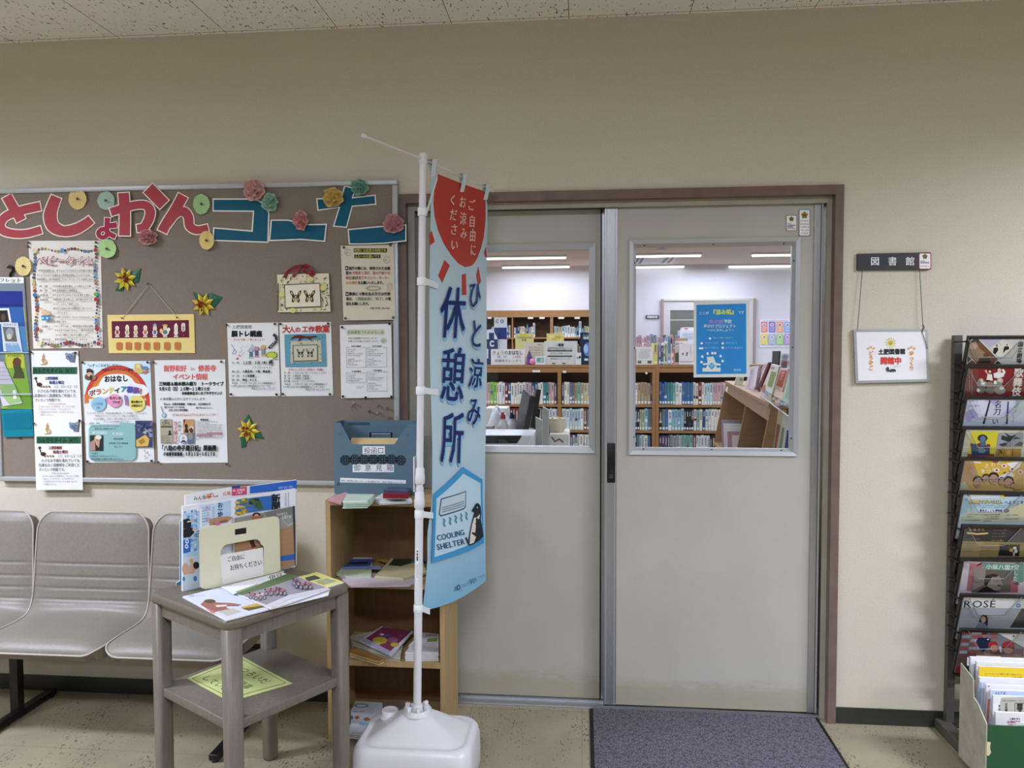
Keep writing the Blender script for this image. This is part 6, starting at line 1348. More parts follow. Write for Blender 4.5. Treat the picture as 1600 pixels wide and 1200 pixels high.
for q in ([(668.5, 366), (672.5, 361), (677, 378), (669.5, 384)], [(691, 406), (699, 415), (688, 442), (682, 431)], [(718, 429), (725.5, 428), (726, 461), (718, 461)], [(744.5, 430), (748.5, 416), (753.5, 440), (748, 448)], [(758.5, 394), (761.5, 384), (763.4, 402), (760, 401)]): a.poly(q, RED_)
CR_ = '#e6c9be'
def col_text(t, x, ys, hs, w_, c, b, dx=0, dy=0, rot=0, xs=None):
    for i, ch in enumerate(t): a.text(ch, (xs[i] if xs else x)+dx-w_/2, ys[i]+dy, hs[i], c, b, w=None, sx=w_/hs[i], rot=rot)
col_text('ご自由に', 737, (320, 345, 367, 390), (17.5, 19, 20, 19), 10.5, CR_, 0.02, rot=4, xs=(737, 738, 738.6, 739))
col_text('お涼み', 722.5, (315, 341, 364), (19, 20, 18), 11, CR_, 0.02, rot=5)
col_text('ください', 705.5, (312, 335, 358, 382), (17, 19, 18, 17), 12, CR_, 0.02, rot=6)
NAVY, SHD = '#1d2862', '#86b9da'
for (dx, dy, c, b) in ((1.8, 2.2, SHD, 0.036), (0, 0, NAVY, 0.024)):
    col_text('休憩所', 702, (487, 584, 682), (80, 84, 80), 36, c, b, dx, dy, 3, (702, 702.5, 701.5))
    col_text('ひと涼み', 738, (459, 520, 582, 641), (44, 47, 46, 46), 22, c, b, dx, dy, 4, (738.5, 740.5, 740.5, 738.5))
BL_ = '#3f93c6'
hs_ = [(673, 771), (720, 729), (754.5, 749), (754.5, 848), (729, 860), (673, 879.5)]; hi_ = [(676.5, 778), (720, 739.5), (751, 755), (751, 840.5), (725, 852), (676.5, 870)]
for i in range(6):
    j = (i+1) % 6; n = 12; A_ = [(hs_[i][0]+(hs_[j][0]-hs_[i][0])*k/n, hs_[i][1]+(hs_[j][1]-hs_[i][1])*k/n) for k in range(n+1)]; B_ = [(hi_[i][0]+(hi_[j][0]-hi_[i][0])*k/n, hi_[i][1]+(hi_[j][1]-hi_[i][1])*k/n) for k in range(n+1)]; a.strip(A_, B_, BL_)
a.h += 0.0002
fine(hi_, '#b6d3df')
fine([(682.5, 778), (724.5, 766.5), (724, 791), (721, 795), (683, 806.5), (680, 803)], '#4a5a68'); a.h += 0.0003; fine([(684, 779.5), (723, 768.5), (722.5, 790), (720, 793), (684, 804), (681.5, 802)], '#b9cdd6'); a.h += 0.0004
a.h += 0.0003
for k in range(3): a.line([(684+3.7*j, 792.5+3.4*k-1.02*j) for j in range(11)], 0.9, '#4a5a68')
a.h += 0.0004
for k in range(5):
    x, y = 688+9*k, 809.5-2.6*k; a.line(smooth_line([(x-1.6, y), (x+1, y+3.5), (x-0.6, y+7), (x+1.6, y+12)], 3), 2.1, '#4f8c9c')
a.text('COOLING', 678, 839.5, 11.5, '#2b4570', 0.02, 43, rot=-13); a.text('SHELTER', 678, 854, 12, '#2b4570', 0.02, 44, rot=-13)
pen = [(732.5, 797.5), (737, 792), (741, 786), (745.5, 786), (749, 791), (749.5, 802), (748.5, 812), (750.5, 824), (752.5, 838), (750, 839), (746, 843), (741, 846), (733, 850), (727, 851), (725, 848), (721, 839), (723.5, 838), (726.5, 846), (729, 830), (733, 815), (736, 806), (738, 800)]
a.h += 0.0012; a.poly(pen, '#20262f'); a.poly([(746, 804), (747.5, 803), (745, 812), (742.5, 826), (738.5, 840), (735.5, 847), (728, 849.5), (729.5, 834), (733, 818), (737, 808), (741, 808)], '#d6d3c4'); a.poly([(740, 808), (747, 812), (743, 824), (740, 836), (737, 838), (739, 824)], '#20262f'); a.ell(742.6, 792.5, 1.0, 1.6, '#c9cfd4', 8)
a.ell(712.5, 917, 2.6, 4.4, '#2c4a64', 12); a.ell(712.5, 917, 1.2, 2.4, '#7fb4d2', 10); a.text('エコロジー', 717, 914.5, 5.5, '#33546e', 0.01, 10.5, rot=-22); a.text('伊豆市', 728.5, 908.5, 8, '#27425c', 0.02, 11.5, rot=-22); a.text('クールシェルター', 741.5, 901.5, 5.5, '#3f6078', 0.01, 13, rot=-24)
mb.build('printed_cloth', bn)
# loops over the cross rod and round the pole
def loop_strip(px0, px1, py_top, py_bot, nm='hanging_loop'):
    mb = MB(); pl_ = lambda x, y, h: on_plane(x, y, BP, BN)+BN*h; top = [pl_(px0, py_top, 0.012), pl_(px1, py_top, 0.012)]; bot = [bt(px0-1.5, py_bot, 0.0012), bt(px1-1.5, py_bot, 0.0012)]; back = [pl_(px0, py_top, -0.012), pl_(px1, py_top, -0.012)]; bb = [bt(px0-1, py_bot-6, -0.0012), bt(px1-1, py_bot-6, -0.0012)]
    mb.add(bot+top+back+bb, [(0, 1, 3, 2), (2, 3, 5, 4), (4, 5, 7, 6)], ink('#cfdbe2')); mb.build(nm, bn)
loop_strip(672, 679, 249, 277); loop_strip(720.5, 727, 271.5, 300); loop_strip(757, 763, 288, 312)
for z, py in ((1.705, 446), (1.333, 612), (1.94, 275), (0.905, 805), (0.575, 955)):
    mb = MB(); c0 = pole_at(z); ax = (PT-PB).normalized(); mb.lathe([(0.0152, 0), (0.0165, 0.002), (0.0165, 0.026), (0.0152, 0.028)], c0-ax*0.014, ink('#dfe4e8'), 16, ax, True, False)
    e0 = c0+Vector((0.0162, -0.003, 0)); tgt = bt(682 if py < 900 else 673, py+1, 0.001); up_ = Vector((0, 0, 0.011)); mb.add([e0-up_, e0+up_, tgt+up_, tgt-up_], [(0, 1, 2, 3)], ink('#dfe4e8')); mb.build('pole_loop', bn)
# ================================================================ brochure rack at the right
rk = thing('brochure_rack', 'dark metal floor rack of sloping clear pockets full of brochures at the right', 'brochure rack', (1.55, -0.1, 0))
mb = MB(); mb.box((1.392, -0.044, 0.040), (1.420, -0.018, 1.523), M_RACK); mb.build('upright', rk)
mb = MB(); mb.box((1.740, -0.044, 0.040), (1.768, -0.018, 1.523), M_RACK); mb.build('upright', rk)
for x in (1.362, 1.732):
    mb = MB(); mb.bbox((x, -0.46, 0.002), (x+0.05, -0.012, 0.042), 0.004, M_RACK)
    for y in (-0.45, -0.02): mb.lathe([(0.014, -0.0), (0.014, 0.006)], (x+0.025, y, 0), M_BLACK, 10)
    mb.build('foot', rk)
mb = MB(); mb.box((1.4202, -0.040, 0.10), (1.7398, -0.024, 0.125), M_RACK); mb.build('cross_bar', rk)
TH = math.radians(17); RN = Vector((0, -math.cos(TH), -math.sin(TH))); RD = Vector((0, math.sin(TH), -math.cos(TH)))
RIM = (525, 570, 619, 666, 714, 767, 819, 871, 927, 981); LEFT = (1511, 1508, 1506, 1504, 1502, 1500, 1502, 1501, 1500, 1499)
YT = -0.122
tiers = []
for i, (ry, lx) in enumerate(zip(RIM, LEFT)):
    P_ = at(lx, ry, YT); xl, xr = P_.x, P_.x+0.325
    q = lambda x, t_, h=0.0, P_=P_: Vector((x, P_.y, P_.z))+RD*t_+RN*h
    mb = MB(); mb.prism([q(xl, 0), q(xr, 0), q(xr, 0.205), q(xl, 0.205)], -RN*0.002, M_RACKBLK)
    mb.prism([q(xl, -0.002, 0.0), q(xr, -0.002, 0.0), q(xr, 0.007, 0.0), q(xl, 0.007, 0.0)], RN*0.014, M_RACKBLK)
    mb.prism([q(xl, 0.0075, 0.0), q(xl+0.004, 0.0075, 0.0), q(xl+0.004, 0.2, 0.0), q(xl, 0.2, 0.0)], RN*0.014, M_RACKBLK)
    mb.prism([q(xl, 0.2005, 0.0), q(xr, 0.2005, 0.0), q(xr, 0.205, 0.0), q(xl, 0.205, 0.0)], RN*0.018, M_RACKBLK)
    mb.tube([q(xl-0.003, 0.02, 0.004), Vector((xl-0.004, -0.040, P_.z-0.02)), Vector((1.404, -0.042, P_.z-0.02))], 0.0035, M_RACKBLK, 6); mb.tube([q(xl-0.003, 0.10, 0.004), Vector((xl-0.004, -0.040, P_.z-0.10)), Vector((1.404, -0.042, P_.z-0.10))], 0.0035, M_RACKBLK, 6)
    mb.build('pocket_tray', rk)
    fr = crop_plane(0, 0, 1, P_+RN*0.0150, RN); pts = [q(xl+0.005, 0.012, 0.0150), fr(1513, ry+5), fr(1528, ry+33), fr(1569, ry+33), fr(1596, ry+6), q(xr, 0.012, 0.0150), q(xr, 0.2, 0.0150), q(xl+0.005, 0.2, 0.0150)]
    mb = MB(); mb.prism(pts, RN*0.0018, M_ACRYL); g_ = col('#8c9090', 0.25)
    for p_, q_ in zip(pts[1:4], pts[2:5]): mb.tube([p_+RN*0.0009, q_+RN*0.0009], 0.0011, g_, 5)
    mb.build('clear_pocket_front', rk)
    tiers.append((P_, xl, xr, q))
def broch(i, name, label, paper, crop_, deco, x0=0.010, w=0.297, top=0.009, n=3, edge='#d8d6d2'):
    P_, xl, xr, q = tiers[i]; t_ = thing(name, label, name.replace('_', ' '), q(xl+x0+w/2, 0.19))
    mb = MB()
    mb.prism([q(xl+x0, top, 0.0105), q(xl+x0+w, top, 0.0105), q(xl+x0+w, 0.196, 0.0105), q(xl+x0, 0.196, 0.0105)], -RN*0.0075, ink(paper), ink(edge)); mb.build('cover', t_)
    a = Art(crop_plane(*crop_, P_+RN*0.0105, RN), MB(), dh=0.00004, h=0.00006); cq = [to_px(v) for v in (q(xl+x0+0.001, top+0.0005, 0.0105), q(xl+x0+w-0.001, top+0.0005, 0.0105), q(xl+x0+w-0.001, 0.195, 0.0105), q(xl+x0+0.001, 0.195, 0.0105))]; a.clip = [((u-crop_[0])*crop_[2], (v-crop_[1])*crop_[2]) for u, v in cq]; deco(a); a.mb.build('cover_print', t_)
Z6, Z77, Z8, Z9 = (1500, 520, 8.0), (1500, 660, 7.5), (1490, 815, 6.4865), (1480, 980, 5.4545)
def b0(a):
    a.poly([(100, 60), (1000, 55), (1000, 400), (90, 400)], '#b9b8b2'); a.poly([(215, 55), (560, 55), (370, 200)], '#aaa6ba'); a.poly([(100, 60), (215, 55), (480, 330), (420, 400), (95, 400)], '#6a4632'); a.poly([(100, 100), (205, 55), (250, 110), (120, 180)], '#2c423c')
    a.poly([(110, 130), (200, 110), (250, 200), (330, 260), (380, 300), (360, 380), (220, 370), (100, 260)], '#8c7458'); a.ell(165, 170, 50, 40, '#a9907a'); a.ell(330, 280, 40, 30, '#5a4432'); a.poly([(240, 320), (380, 310), (380, 380), (220, 380)], '#2c241c')
    a.line([(215, 60), (520, 370)], 9, '#d6d2c8'); a.line([(130, 100), (205, 55)], 8, '#d6d2c8'); a.line([(430, 380), (540, 290), (640, 200)], 8, '#cfccc0'); a.line([(95, 270), (200, 380)], 9, '#c4c0b4'); a.line([(100, 375), (150, 330)], 9, '#c4c0b4'); a.poly([(95, 280), (140, 330), (95, 370)], '#1f2a28'); a.poly([(470, 350), (520, 390), (430, 390)], '#232322')
    a.poly([(370, 195), (540, 75), (680, 200), (500, 320)], '#c3c3b0'); a.ell(460, 160, 12, 15, '#6a5a4a'); a.poly([(420, 190), (470, 180), (480, 215), (440, 270), (415, 250)], '#1c1b1e'); a.ell(588, 150, 10, 13, '#7a6a58'); a.poly([(545, 200), (560, 168), (610, 170), (614, 205), (570, 218), (540, 260)], '#1c1c20'); a.line([(470, 120), (520, 150)], 4, '#8a8a7a')
    a.line([(470, 318), (650, 316), (720, 200)], 4, '#8f8f8a'); a.text('国立劇場', 762, 112, 62, '#2b2b2d', 0.03, vert=True, pitch=68, shear=0.1); a.text('養成', 835, 130, 50, '#77777a', 0.01, vert=True, pitch=60)
broch(0, 'brochure', 'grey theatre brochure with diamond shaped photos in the topmost rack pocket', '#b5b4ae', Z6, b0)
def b1(a):
    a.poly([(60, 410), (1000, 405), (1000, 800), (40, 800)], '#74201e'); a.poly([(60, 412), (240, 412), (200, 800), (40, 800)], '#6a3430'); a.poly([(80, 405), (1000, 400), (1000, 412), (80, 420)], '#b9a29a')
    for x, n_ in ((118, 16), (150, 18)): a.text('令和七年度歌舞伎鑑賞教室開催のお知らせ'[:n_], x, 440, 13, '#c4aaa2', 0.0, vert=True, pitch=19)
    sk, wh, gy = '#cfb8a4', '#cfd2cc', '#8c8a80'
    a.poly([(310, 470), (328, 465), (345, 510), (400, 520), (410, 600), (330, 590), (345, 520)], '#d6cfc4'); a.ell(378, 470, 24, 22, '#2a201c'); a.ell(374, 485, 16, 18, sk); a.poly([(330, 590), (380, 590), (340, 650), (325, 630)], '#1d1a1a'); a.poly([(390, 610), (410, 640), (370, 660), (340, 650)], gy)
    a.poly([(420, 510), (470, 490), (545, 500), (550, 545), (480, 570), (425, 560)], wh); a.ell(492, 468, 22, 28, sk); a.poly([(520, 460), (545, 450), (570, 490), (550, 530), (540, 500)], '#d6cfc4')
    for (x, y, rx, ry, c_) in ((262, 600, 34, 34, gy), (245, 640, 40, 44, '#7a766c'), (300, 640, 44, 34, '#9a978c'), (370, 650, 50, 40, '#84736a'), (500, 600, 40, 40, '#a4a298'), (470, 660, 60, 50, '#7c7a70'), (260, 710, 60, 50, '#66625a'), (380, 720, 60, 44, '#746860'), (500, 720, 70, 50, '#8a887e')): a.ell(x, y, rx, ry, c_, 12)
    a.ell(272, 600, 15, 19, sk); a.ell(500, 590, 15, 20, sk); a.ell(290, 635, 22, 16, wh); a.ell(440, 620, 20, 24, wh); a.ell(520, 690, 30, 22, wh); a.ell(230, 720, 20, 22, wh)
    a.text('歌舞伎', 742, 440, 112, '#d9d2c8', 0.03, vert=True, pitch=118, shear=0.12); a.text('鑑賞', 822, 440, 60, '#c9a8a0', 0.02, vert=True, pitch=70)
broch(1, 'brochure', 'dark red kabuki brochure with posed white-robed performers in the rack', '#74201e', Z6, b1)
def b2(a):
    a.poly([(60, 795), (1000, 790), (1000, 1150), (40, 1150)], '#b3b7c4'); a.poly([(280, 800), (560, 795), (420, 900)], '#9a96bc'); a.poly([(70, 980), (160, 950), (230, 1020), (120, 1110), (60, 1090)], '#8f8cb8'); a.poly([(430, 800), (620, 790), (640, 860)], '#a9c0c0'); a.poly([(500, 1040), (620, 920), (660, 1010)], '#a5a2c8'); a.poly([(690, 820), (800, 800), (790, 1000), (700, 1060)], '#a9b8b4'); a.poly([(180, 860), (300, 830), (360, 980), (250, 1040)], '#bfc2cc')
    a.text('展示室', 110, 850, 26, '#7a7f8a', 0.0, 66); a.text('10/18～', 112, 912, 34, '#70757f', 0.0, 150); a.greek(90, 1060, 230, 12, '#8a8fa0', 2); a.greek(70, 1110, 200, 12, '#8a8fa0', 5)
    a.poly([(368, 840), (384, 850), (308, 1140), (284, 1135)], '#1b1d22'); a.poly([(596, 860), (610, 862), (596, 1140), (574, 1140)], '#1b1d22')
    a.text('名刀', 484, 848, 88, '#23252b', 0.015, vert=True, pitch=92, shear=0.14); a.text('い', 400, 1108, 72, '#3a3c42', 0.01, 84); a.text('さのびしく', 716, 838, 46, '#6d7079', 0.0, vert=True, pitch=60, shear=0.2)
    a.line([(200, 830), (280, 1052), (630, 1052), (740, 880)], 4, '#9a9da4')
broch(2, 'brochure', 'pale lilac sword exhibition brochure with two dark blades in the rack', '#b3b7c4', Z6, b2)
def b3(a):
    a.poly([(40, 42), (1000, 60), (1000, 420), (0, 420)], '#bdbda0'); a.text('ピカピカ展　美術館コレクション　会期のご案内', 150, 68, 20, '#5a5a4c', 0.01, 600, rot=0.8)
    for k in range(6): a.greek(48-4*k, 105+50*k, 100, 12, '#6a6a58', k); a.greek(46-4*k, 128+50*k, 90, 10, '#7a7a66', k+9)
    a.poly([(140, 105), (448, 108), (405, 400), (90, 400)], '#bfb52c'); a.poly([(90, 370), (405, 370), (402, 400), (88, 400)], '#7a3a24')
    a.ell(264, 185, 60, 44, '#2a2c34'); a.ell(268, 195, 34, 36, '#5a6a84'); a.poly([(240, 220), (300, 215), (308, 290), (236, 290)], '#4a5c74'); a.poly([(205, 250), (240, 235), (250, 300), (190, 300)], '#6a2c2a'); a.poly([(120, 250), (200, 250), (230, 290), (350, 260), (350, 380), (140, 390)], '#2b3c5a'); a.ell(332, 272, 24, 20, '#74342c'); a.ell(255, 330, 46, 34, '#5f7288'); a.ell(140, 262, 22, 16, '#26344c')
    a.poly([(455, 118), (745, 118), (735, 290), (430, 290)], '#8a8c90'); a.poly([(490, 150), (560, 170), (520, 120), (600, 160), (660, 140), (640, 165), (720, 190), (620, 200), (590, 230), (540, 220), (480, 200)], '#2a2c2e'); a.poly([(450, 260), (530, 235), (560, 260), (500, 285)], '#34363a'); a.poly([(630, 270), (700, 225), (745, 240), (720, 280)], '#46484c'); a.line([(560, 215), (548, 285)], 6, '#2a2c2e'); a.line([(585, 215), (590, 285)], 5, '#2a2c2e')
    a.poly([(428, 306), (720, 306), (712, 400), (416, 400)], '#a07c34'); a.line([(520, 306), (512, 400)], 6, '#3a2c18'); a.line([(620, 306), (614, 400)], 6, '#3a2c18'); a.ell(470, 345, 26, 24, '#3a2c18'); a.ell(455, 360, 20, 26, '#8a6424'); a.ell(570, 360, 24, 30, '#c49a48')
broch(3, 'brochure', 'museum brochure with a blue figure on a yellow ground in the rack', '#bdbda0', Z77, b3)
def b4(a):
    a.poly([(30, 440), (1000, 440), (1000, 790), (0, 790)], '#b5995c'); a.poly([(40, 480), (150, 470), (220, 620), (130, 700), (10, 760)], '#ab8a5c'); a.poly([(160, 450), (740, 440), (640, 600), (420, 640), (220, 640)], '#c3a23c'); a.poly([(540, 480), (740, 440), (700, 520), (640, 560)], '#d6d3c8'); a.poly([(150, 455), (240, 460), (250, 480), (170, 475)], '#d6d3c4')
    a.text('湯', 80, 520, 80, '#b06a54', 0.02); a.text('郷土', 70, 600, 50, '#b47a66', 0.01, 110)
    for ch, x, y in zip('さわだまつり', (285, 360, 430, 240, 310, 370), (510, 495, 480, 575, 575, 565)): a.text(ch, x, y, 50, '#dad2b8', 0.03, rot=-8)
    for x, y, c_ in ((430, 560, '#d9d3c8'), (515, 510, '#d9d3c8'), (612, 548, '#dad3ca'), (708, 582, '#d4c0a8'), (418, 450, '#8a3a34')): a.ell(x, y, 34, 25, c_); a.ell(x, y, 17, 14, '#9a4a40')
    a.ell(524, 590, 12, 12, '#7a2c28'); a.poly([(440, 640), (600, 570), (640, 620), (560, 700), (440, 690)], '#c9c8c2')
    for x, y, k in ((210, 700, 1.0), (305, 655, 0.72), (395, 660, 1.05), (490, 690, 0.7), (570, 700, 0.98), (620, 740, 0.5)):
        a.ell(x, y-22*k, 58*k, 52*k, '#221d1b'); a.ell(x, y+8*k, 50*k, 56*k, '#a98468'); a.ell(x-20*k, y-2*k, 7*k, 4*k, '#2a201c', 8); a.ell(x+20*k, y-2*k, 7*k, 4*k, '#2a201c', 8); a.ell(x, y+34*k, 18*k, 5*k, '#7a4a40', 8)
    a.line([(355, 655), (382, 655)], 4, '#4a2a24'); a.line([(408, 655), (438, 655)], 4, '#4a2a24'); a.ell(720, 680, 26, 18, '#7a3428'); a.poly([(640, 680), (740, 650), (750, 780), (640, 790)], '#a98a50')
    a.poly([(0, 720), (60, 690), (110, 790), (0, 790)], '#a9a48c'); a.line([(150, 450), (220, 640), (440, 640)], 3, '#8a6a48')
broch(4, 'brochure', 'orange-yellow festival brochure with smiling faces in the rack', '#b5995c', Z77, b4)
def b5(a):
    a.poly([(50, 820), (1000, 810), (1000, 1170), (10, 1170)], '#a9bfc8'); a.poly([(50, 825), (520, 815), (450, 880), (60, 900)], '#c9ced2'); a.poly([(40, 1060), (1000, 1050), (1000, 1170), (10, 1170)], '#bcc0a4'); a.poly([(440, 815), (540, 812), (560, 880), (480, 890)], '#cbbf6a'); a.poly([(376, 820), (440, 818), (440, 850)], '#5a8ab0'); a.poly([(20, 900), (100, 880), (80, 1060), (10, 1080)], '#8fb0bc'); a.poly([(560, 1000), (750, 940), (750, 1100), (600, 1110)], '#cdc6a0')
    a.rect(84, 832, 116, 864, '#5a6472'); a.text('沼津市歴史博物館', 136, 848, 22, '#5a5f6c', 0.015, 208); a.poly([(520, 832), (800, 826), (800, 868), (516, 870)], '#2a3464'); a.text('2025', 532, 850, 18, '#c4cbe0', 0.01, 60); a.text('8', 608, 850, 34, '#e4e6f0', 0.04, 24); a.text('月', 640, 852, 22, '#e4e6f0', 0.02, 24); a.text('10', 690, 848, 38, '#e4e6f0', 0.04, 46)
    for dx, c_, b_ in ((4, '#3a3f5a', 0.06), (0, '#d9c96a', 0.025)): a.text('博物館でまいちばん', 98+dx, 928+dx, 46, c_, b_, 400)
    a.text('へようこそ', 520, 938, 44, '#3f4a9a', 0.03, 230)
    a.text('子どもたちが楽しめる昔の暮らしや縄文土器の展示を体験', 84, 972, 15, '#5a7f9a', 0.005, 600); a.text('ワークショップや館内クイズ、学芸員の解説もあります', 80, 995, 15, '#5a7f9a', 0.005, 560)
    a.rrect(220, 1018, 505, 1050, 8, '#d3d8dc'); a.text('夏休みこども博物館', 228, 1034, 30, '#2a3a74', 0.04, 270); a.ell(545, 1034, 30, 20, '#4a4a3a'); a.text('無料', 524, 1034, 18, '#d6d3a8', 0.02, 40)
    for k, (x, y, w_) in enumerate(((84, 1078, 130), (84, 1104, 65), (60, 1146, 170), (285, 1082, 190), (290, 1128, 175), (540, 1086, 150), (520, 1130, 170), (320, 1105, 150), (280, 1155, 90))): a.greek(x, y, x+w_, 14, '#6a6450' if k % 3 else '#9a6a5a', k)
broch(5, 'brochure', 'pale blue museum brochure with a yellow outlined title in the rack', '#b2c2c6', Z77, b5)
def b6(a):
    a.poly([(70, 35), (900, 55), (900, 360), (40, 360)], '#35322d'); a.poly([(560, 205), (720, 60), (900, 60), (900, 220)], '#4d4a44'); a.poly([(60, 196), (900, 215), (900, 360), (40, 360)], '#8a7749'); a.poly([(60, 200), (300, 205), (250, 360), (42, 360)], '#94825a')
    a.text('ふるさと', 150, 82, 26, '#b9a468', 0.02, 170); a.poly(smooth_line([(135, 108), (200, 112), (240, 118), (340, 112), (345, 125), (240, 134), (200, 128), (135, 124), (135, 108)], 3), '#c4b27c')
    for x, y, w_, c_ in ((400, 88, 150, '#8c8470'), (450, 75, 210, '#9a917a'), (392, 120, 140, '#857d6a'), (390, 150, 140, '#857d6a'), (380, 192, 125, '#b0a78c'), (170, 178, 100, '#857d6a')): a.text('コンサートのご案内です楽しい時間を'[:10], x, y, 15, c_, 0.005, w_)
    for k in range(4): a.greek(92, 225+26*k, 220-10*k, 11, '#6a5c34', k)
    for k in range(3): a.greek(260, 238+30*k, 430, 9, '#7a6a3c', k+4)
    a.poly([(470, 232), (672, 236), (664, 350), (455, 346)], '#1f1b18'); a.ell(620, 268, 18, 14, '#d6d0c4'); a.ell(585, 290, 22, 18, '#b08a50'); a.ell(632, 300, 16, 18, '#cfc8ba'); a.poly([(600, 310), (625, 300), (620, 348), (602, 348)], '#a4a09a')
broch(6, 'brochure', 'dark brown and gold concert brochure in the rack', '#35322d', Z8, b6, edge='#6a6250')
def b7(a):
    a.poly([(80, 365), (900, 390), (900, 720), (60, 720)], '#c3b0b4'); a.poly([(165, 420), (300, 430), (250, 720), (130, 700)], '#a8646a'); a.poly([(90, 370), (170, 378), (130, 700), (70, 700)], '#cbbfc4'); a.poly([(200, 470), (620, 490), (600, 720), (180, 720)], '#5d564e'); a.poly([(205, 470), (330, 478), (310, 640), (190, 700)], '#857a70'); a.poly([(580, 600), (655, 600), (650, 720), (575, 720)], '#a05a60')
    a.poly([(298, 415), (640, 432), (640, 500), (300, 484)], '#5c8a7c'); a.text('小泉八雲が', 328, 456, 50, '#d9dcd2', 0.02, 310, rot=2); a.rrect(612, 420, 712, 618, 24, '#5c8a7c'); a.text('愛した', 642, 435, 52, '#dfe2d8', 0.01, vert=True, pitch=58, shear=0.1)
    a.poly([(225, 450), (260, 425), (300, 412), (285, 430), (250, 446)], '#2a2024'); a.poly([(310, 590), (330, 548), (400, 530), (450, 540), (485, 575), (480, 590), (500, 640), (480, 650), (470, 690), (420, 700), (330, 660)], '#84786c'); a.poly([(310, 590), (330, 545), (400, 528), (455, 540), (440, 560), (390, 560), (370, 600), (330, 660), (316, 650)], '#2b2724'); a.ell(440, 600, 8, 5, '#3a332e', 8); a.poly([(440, 640), (485, 640), (470, 660), (440, 655)], '#4a3f38'); a.poly([(230, 720), (300, 670), (340, 655), (420, 700), (480, 720)], '#1f1d1c')
    a.poly([(600, 625), (650, 610), (672, 640), (620, 640)], '#3a3236'); a.line([(205, 440), (250, 580), (300, 585)], 3, '#8a8078')
broch(7, 'brochure', 'pink brochure with a grey profile portrait and green title band in the rack', '#c3b0b4', Z8, b7)
def b8(a):
    a.poly([(80, 742), (900, 745), (900, 1080), (50, 1080)], '#9b9da2'); a.poly([(80, 742), (900, 742), (900, 885), (68, 868)], '#c9c9c6'); a.poly([(500, 742), (900, 735), (900, 752), (500, 750)], '#c9b48a'); a.poly([(570, 1075), (690, 880), (900, 880), (900, 1080)], '#3d3b39')
    a.text('ROSÉ', 98, 832, 92, '#1e1e20', 0.008, 336, shear=0.1); a.text('２０２５ ＡＵＴＵＭＮ', 460, 796, 14, '#8f9296', 0, 190); a.text('ローゼ通信', 560, 812, 13, '#8f9296', 0, 120); a.ell(656, 850, 26, 22, '#5f80b4'); a.greek(640, 850, 672, 12, '#c9d6e8', 1)
    a.poly([(250, 1020), (280, 960), (300, 946), (335, 950), (350, 985), (345, 1050), (335, 1075), (300, 1075), (310, 1020)], '#33241f'); a.ell(302, 992, 24, 32, '#c09a80'); a.poly([(220, 1075), (250, 1030), (300, 1020), (345, 1060), (345, 1080)], '#6f7a88'); a.ell(295, 986, 4, 3, '#2a1f1c', 8); a.ell(312, 990, 4, 3, '#2a1f1c', 8); a.ell(300, 1008, 8, 3, '#8c4a44', 8)
    a.line([(150, 750), (245, 946), (515, 948), (690, 762)], 4, '#7d7f82')
broch(8, 'brochure', 'grey and white magazine titled in capitals with a woman looking back, in the rack', '#b0b1b2', Z8, b8)
def b9(a):
    a.poly([(115, 25), (900, 45), (900, 260), (90, 300)], '#75757c'); a.poly([(60, 230), (175, 215), (240, 260), (240, 590), (40, 590)], '#8f1f22'); a.poly([(80, 215), (650, 180), (650, 300), (70, 330)], '#6a4a4a')
    for r_ in range(6):
        for c_ in range(2): a.rect(118-6*r_+92*c_+(10 if r_ % 2 else 0), 36+33*r_, 200-6*r_+92*c_, 60+33*r_, ('#a04a4c', '#a7a4a8')[(r_+c_) % 2])
    a.rect(370, 50, 430, 68, '#9a4a4c'); a.rect(375, 78, 428, 95, '#a04a4c'); a.poly([(115, 12), (250, 24), (250, 36), (115, 34)], '#c08a5a')
    a.poly([(420, 45), (900, 50), (900, 290), (650, 170)], '#c9c9c4'); a.star(566, 76, 16, 6, 4, '#8a2a34'); a.text('日本赤十字社', 590, 76, 14, '#77777a', 0.01, 90); a.poly([(590, 50), (900, 50), (900, 120), (570, 115)], '#b5b7b2')
    a.poly([(248, 120), (265, 90), (330, 85), (370, 100), (365, 160), (310, 210), (275, 175)], '#1e2440'); a.ell(318, 68, 22, 24, '#9a745e'); a.ell(318, 52, 24, 14, '#6a2a2a'); a.ell(348, 104, 10, 6, '#c9ccd0', 8)
    a.ell(390, 150, 42, 32, '#a02c2c'); a.ell(400, 180, 34, 30, '#b4836a'); a.ell(522, 152, 52, 34, '#a3302e'); a.poly([(470, 170), (575, 165), (575, 185), (470, 190)], '#7a2422'); a.ell(520, 200, 40, 26, '#a87f68'); a.poly([(440, 165), (460, 165), (468, 210), (450, 215)], '#c8c8c8'); a.poly([(250, 200), (300, 215), (420, 235), (580, 230), (650, 250), (650, 300), (240, 300)], '#8c6a60')
    a.text('赤', 108, 385, 44, '#d6cfc8', 0.05); a.text('買', 104, 436, 50, '#d6cfc8', 0.05); a.greek(98, 480, 170, 13, '#c09a94', 2); a.greek(98, 498, 160, 10, '#c09a94', 5)
broch(9, 'brochure', 'red rescue volunteer brochure with red helmets in the lowest rack pocket', '#8f1f22', Z9, b9, top=0.0085)

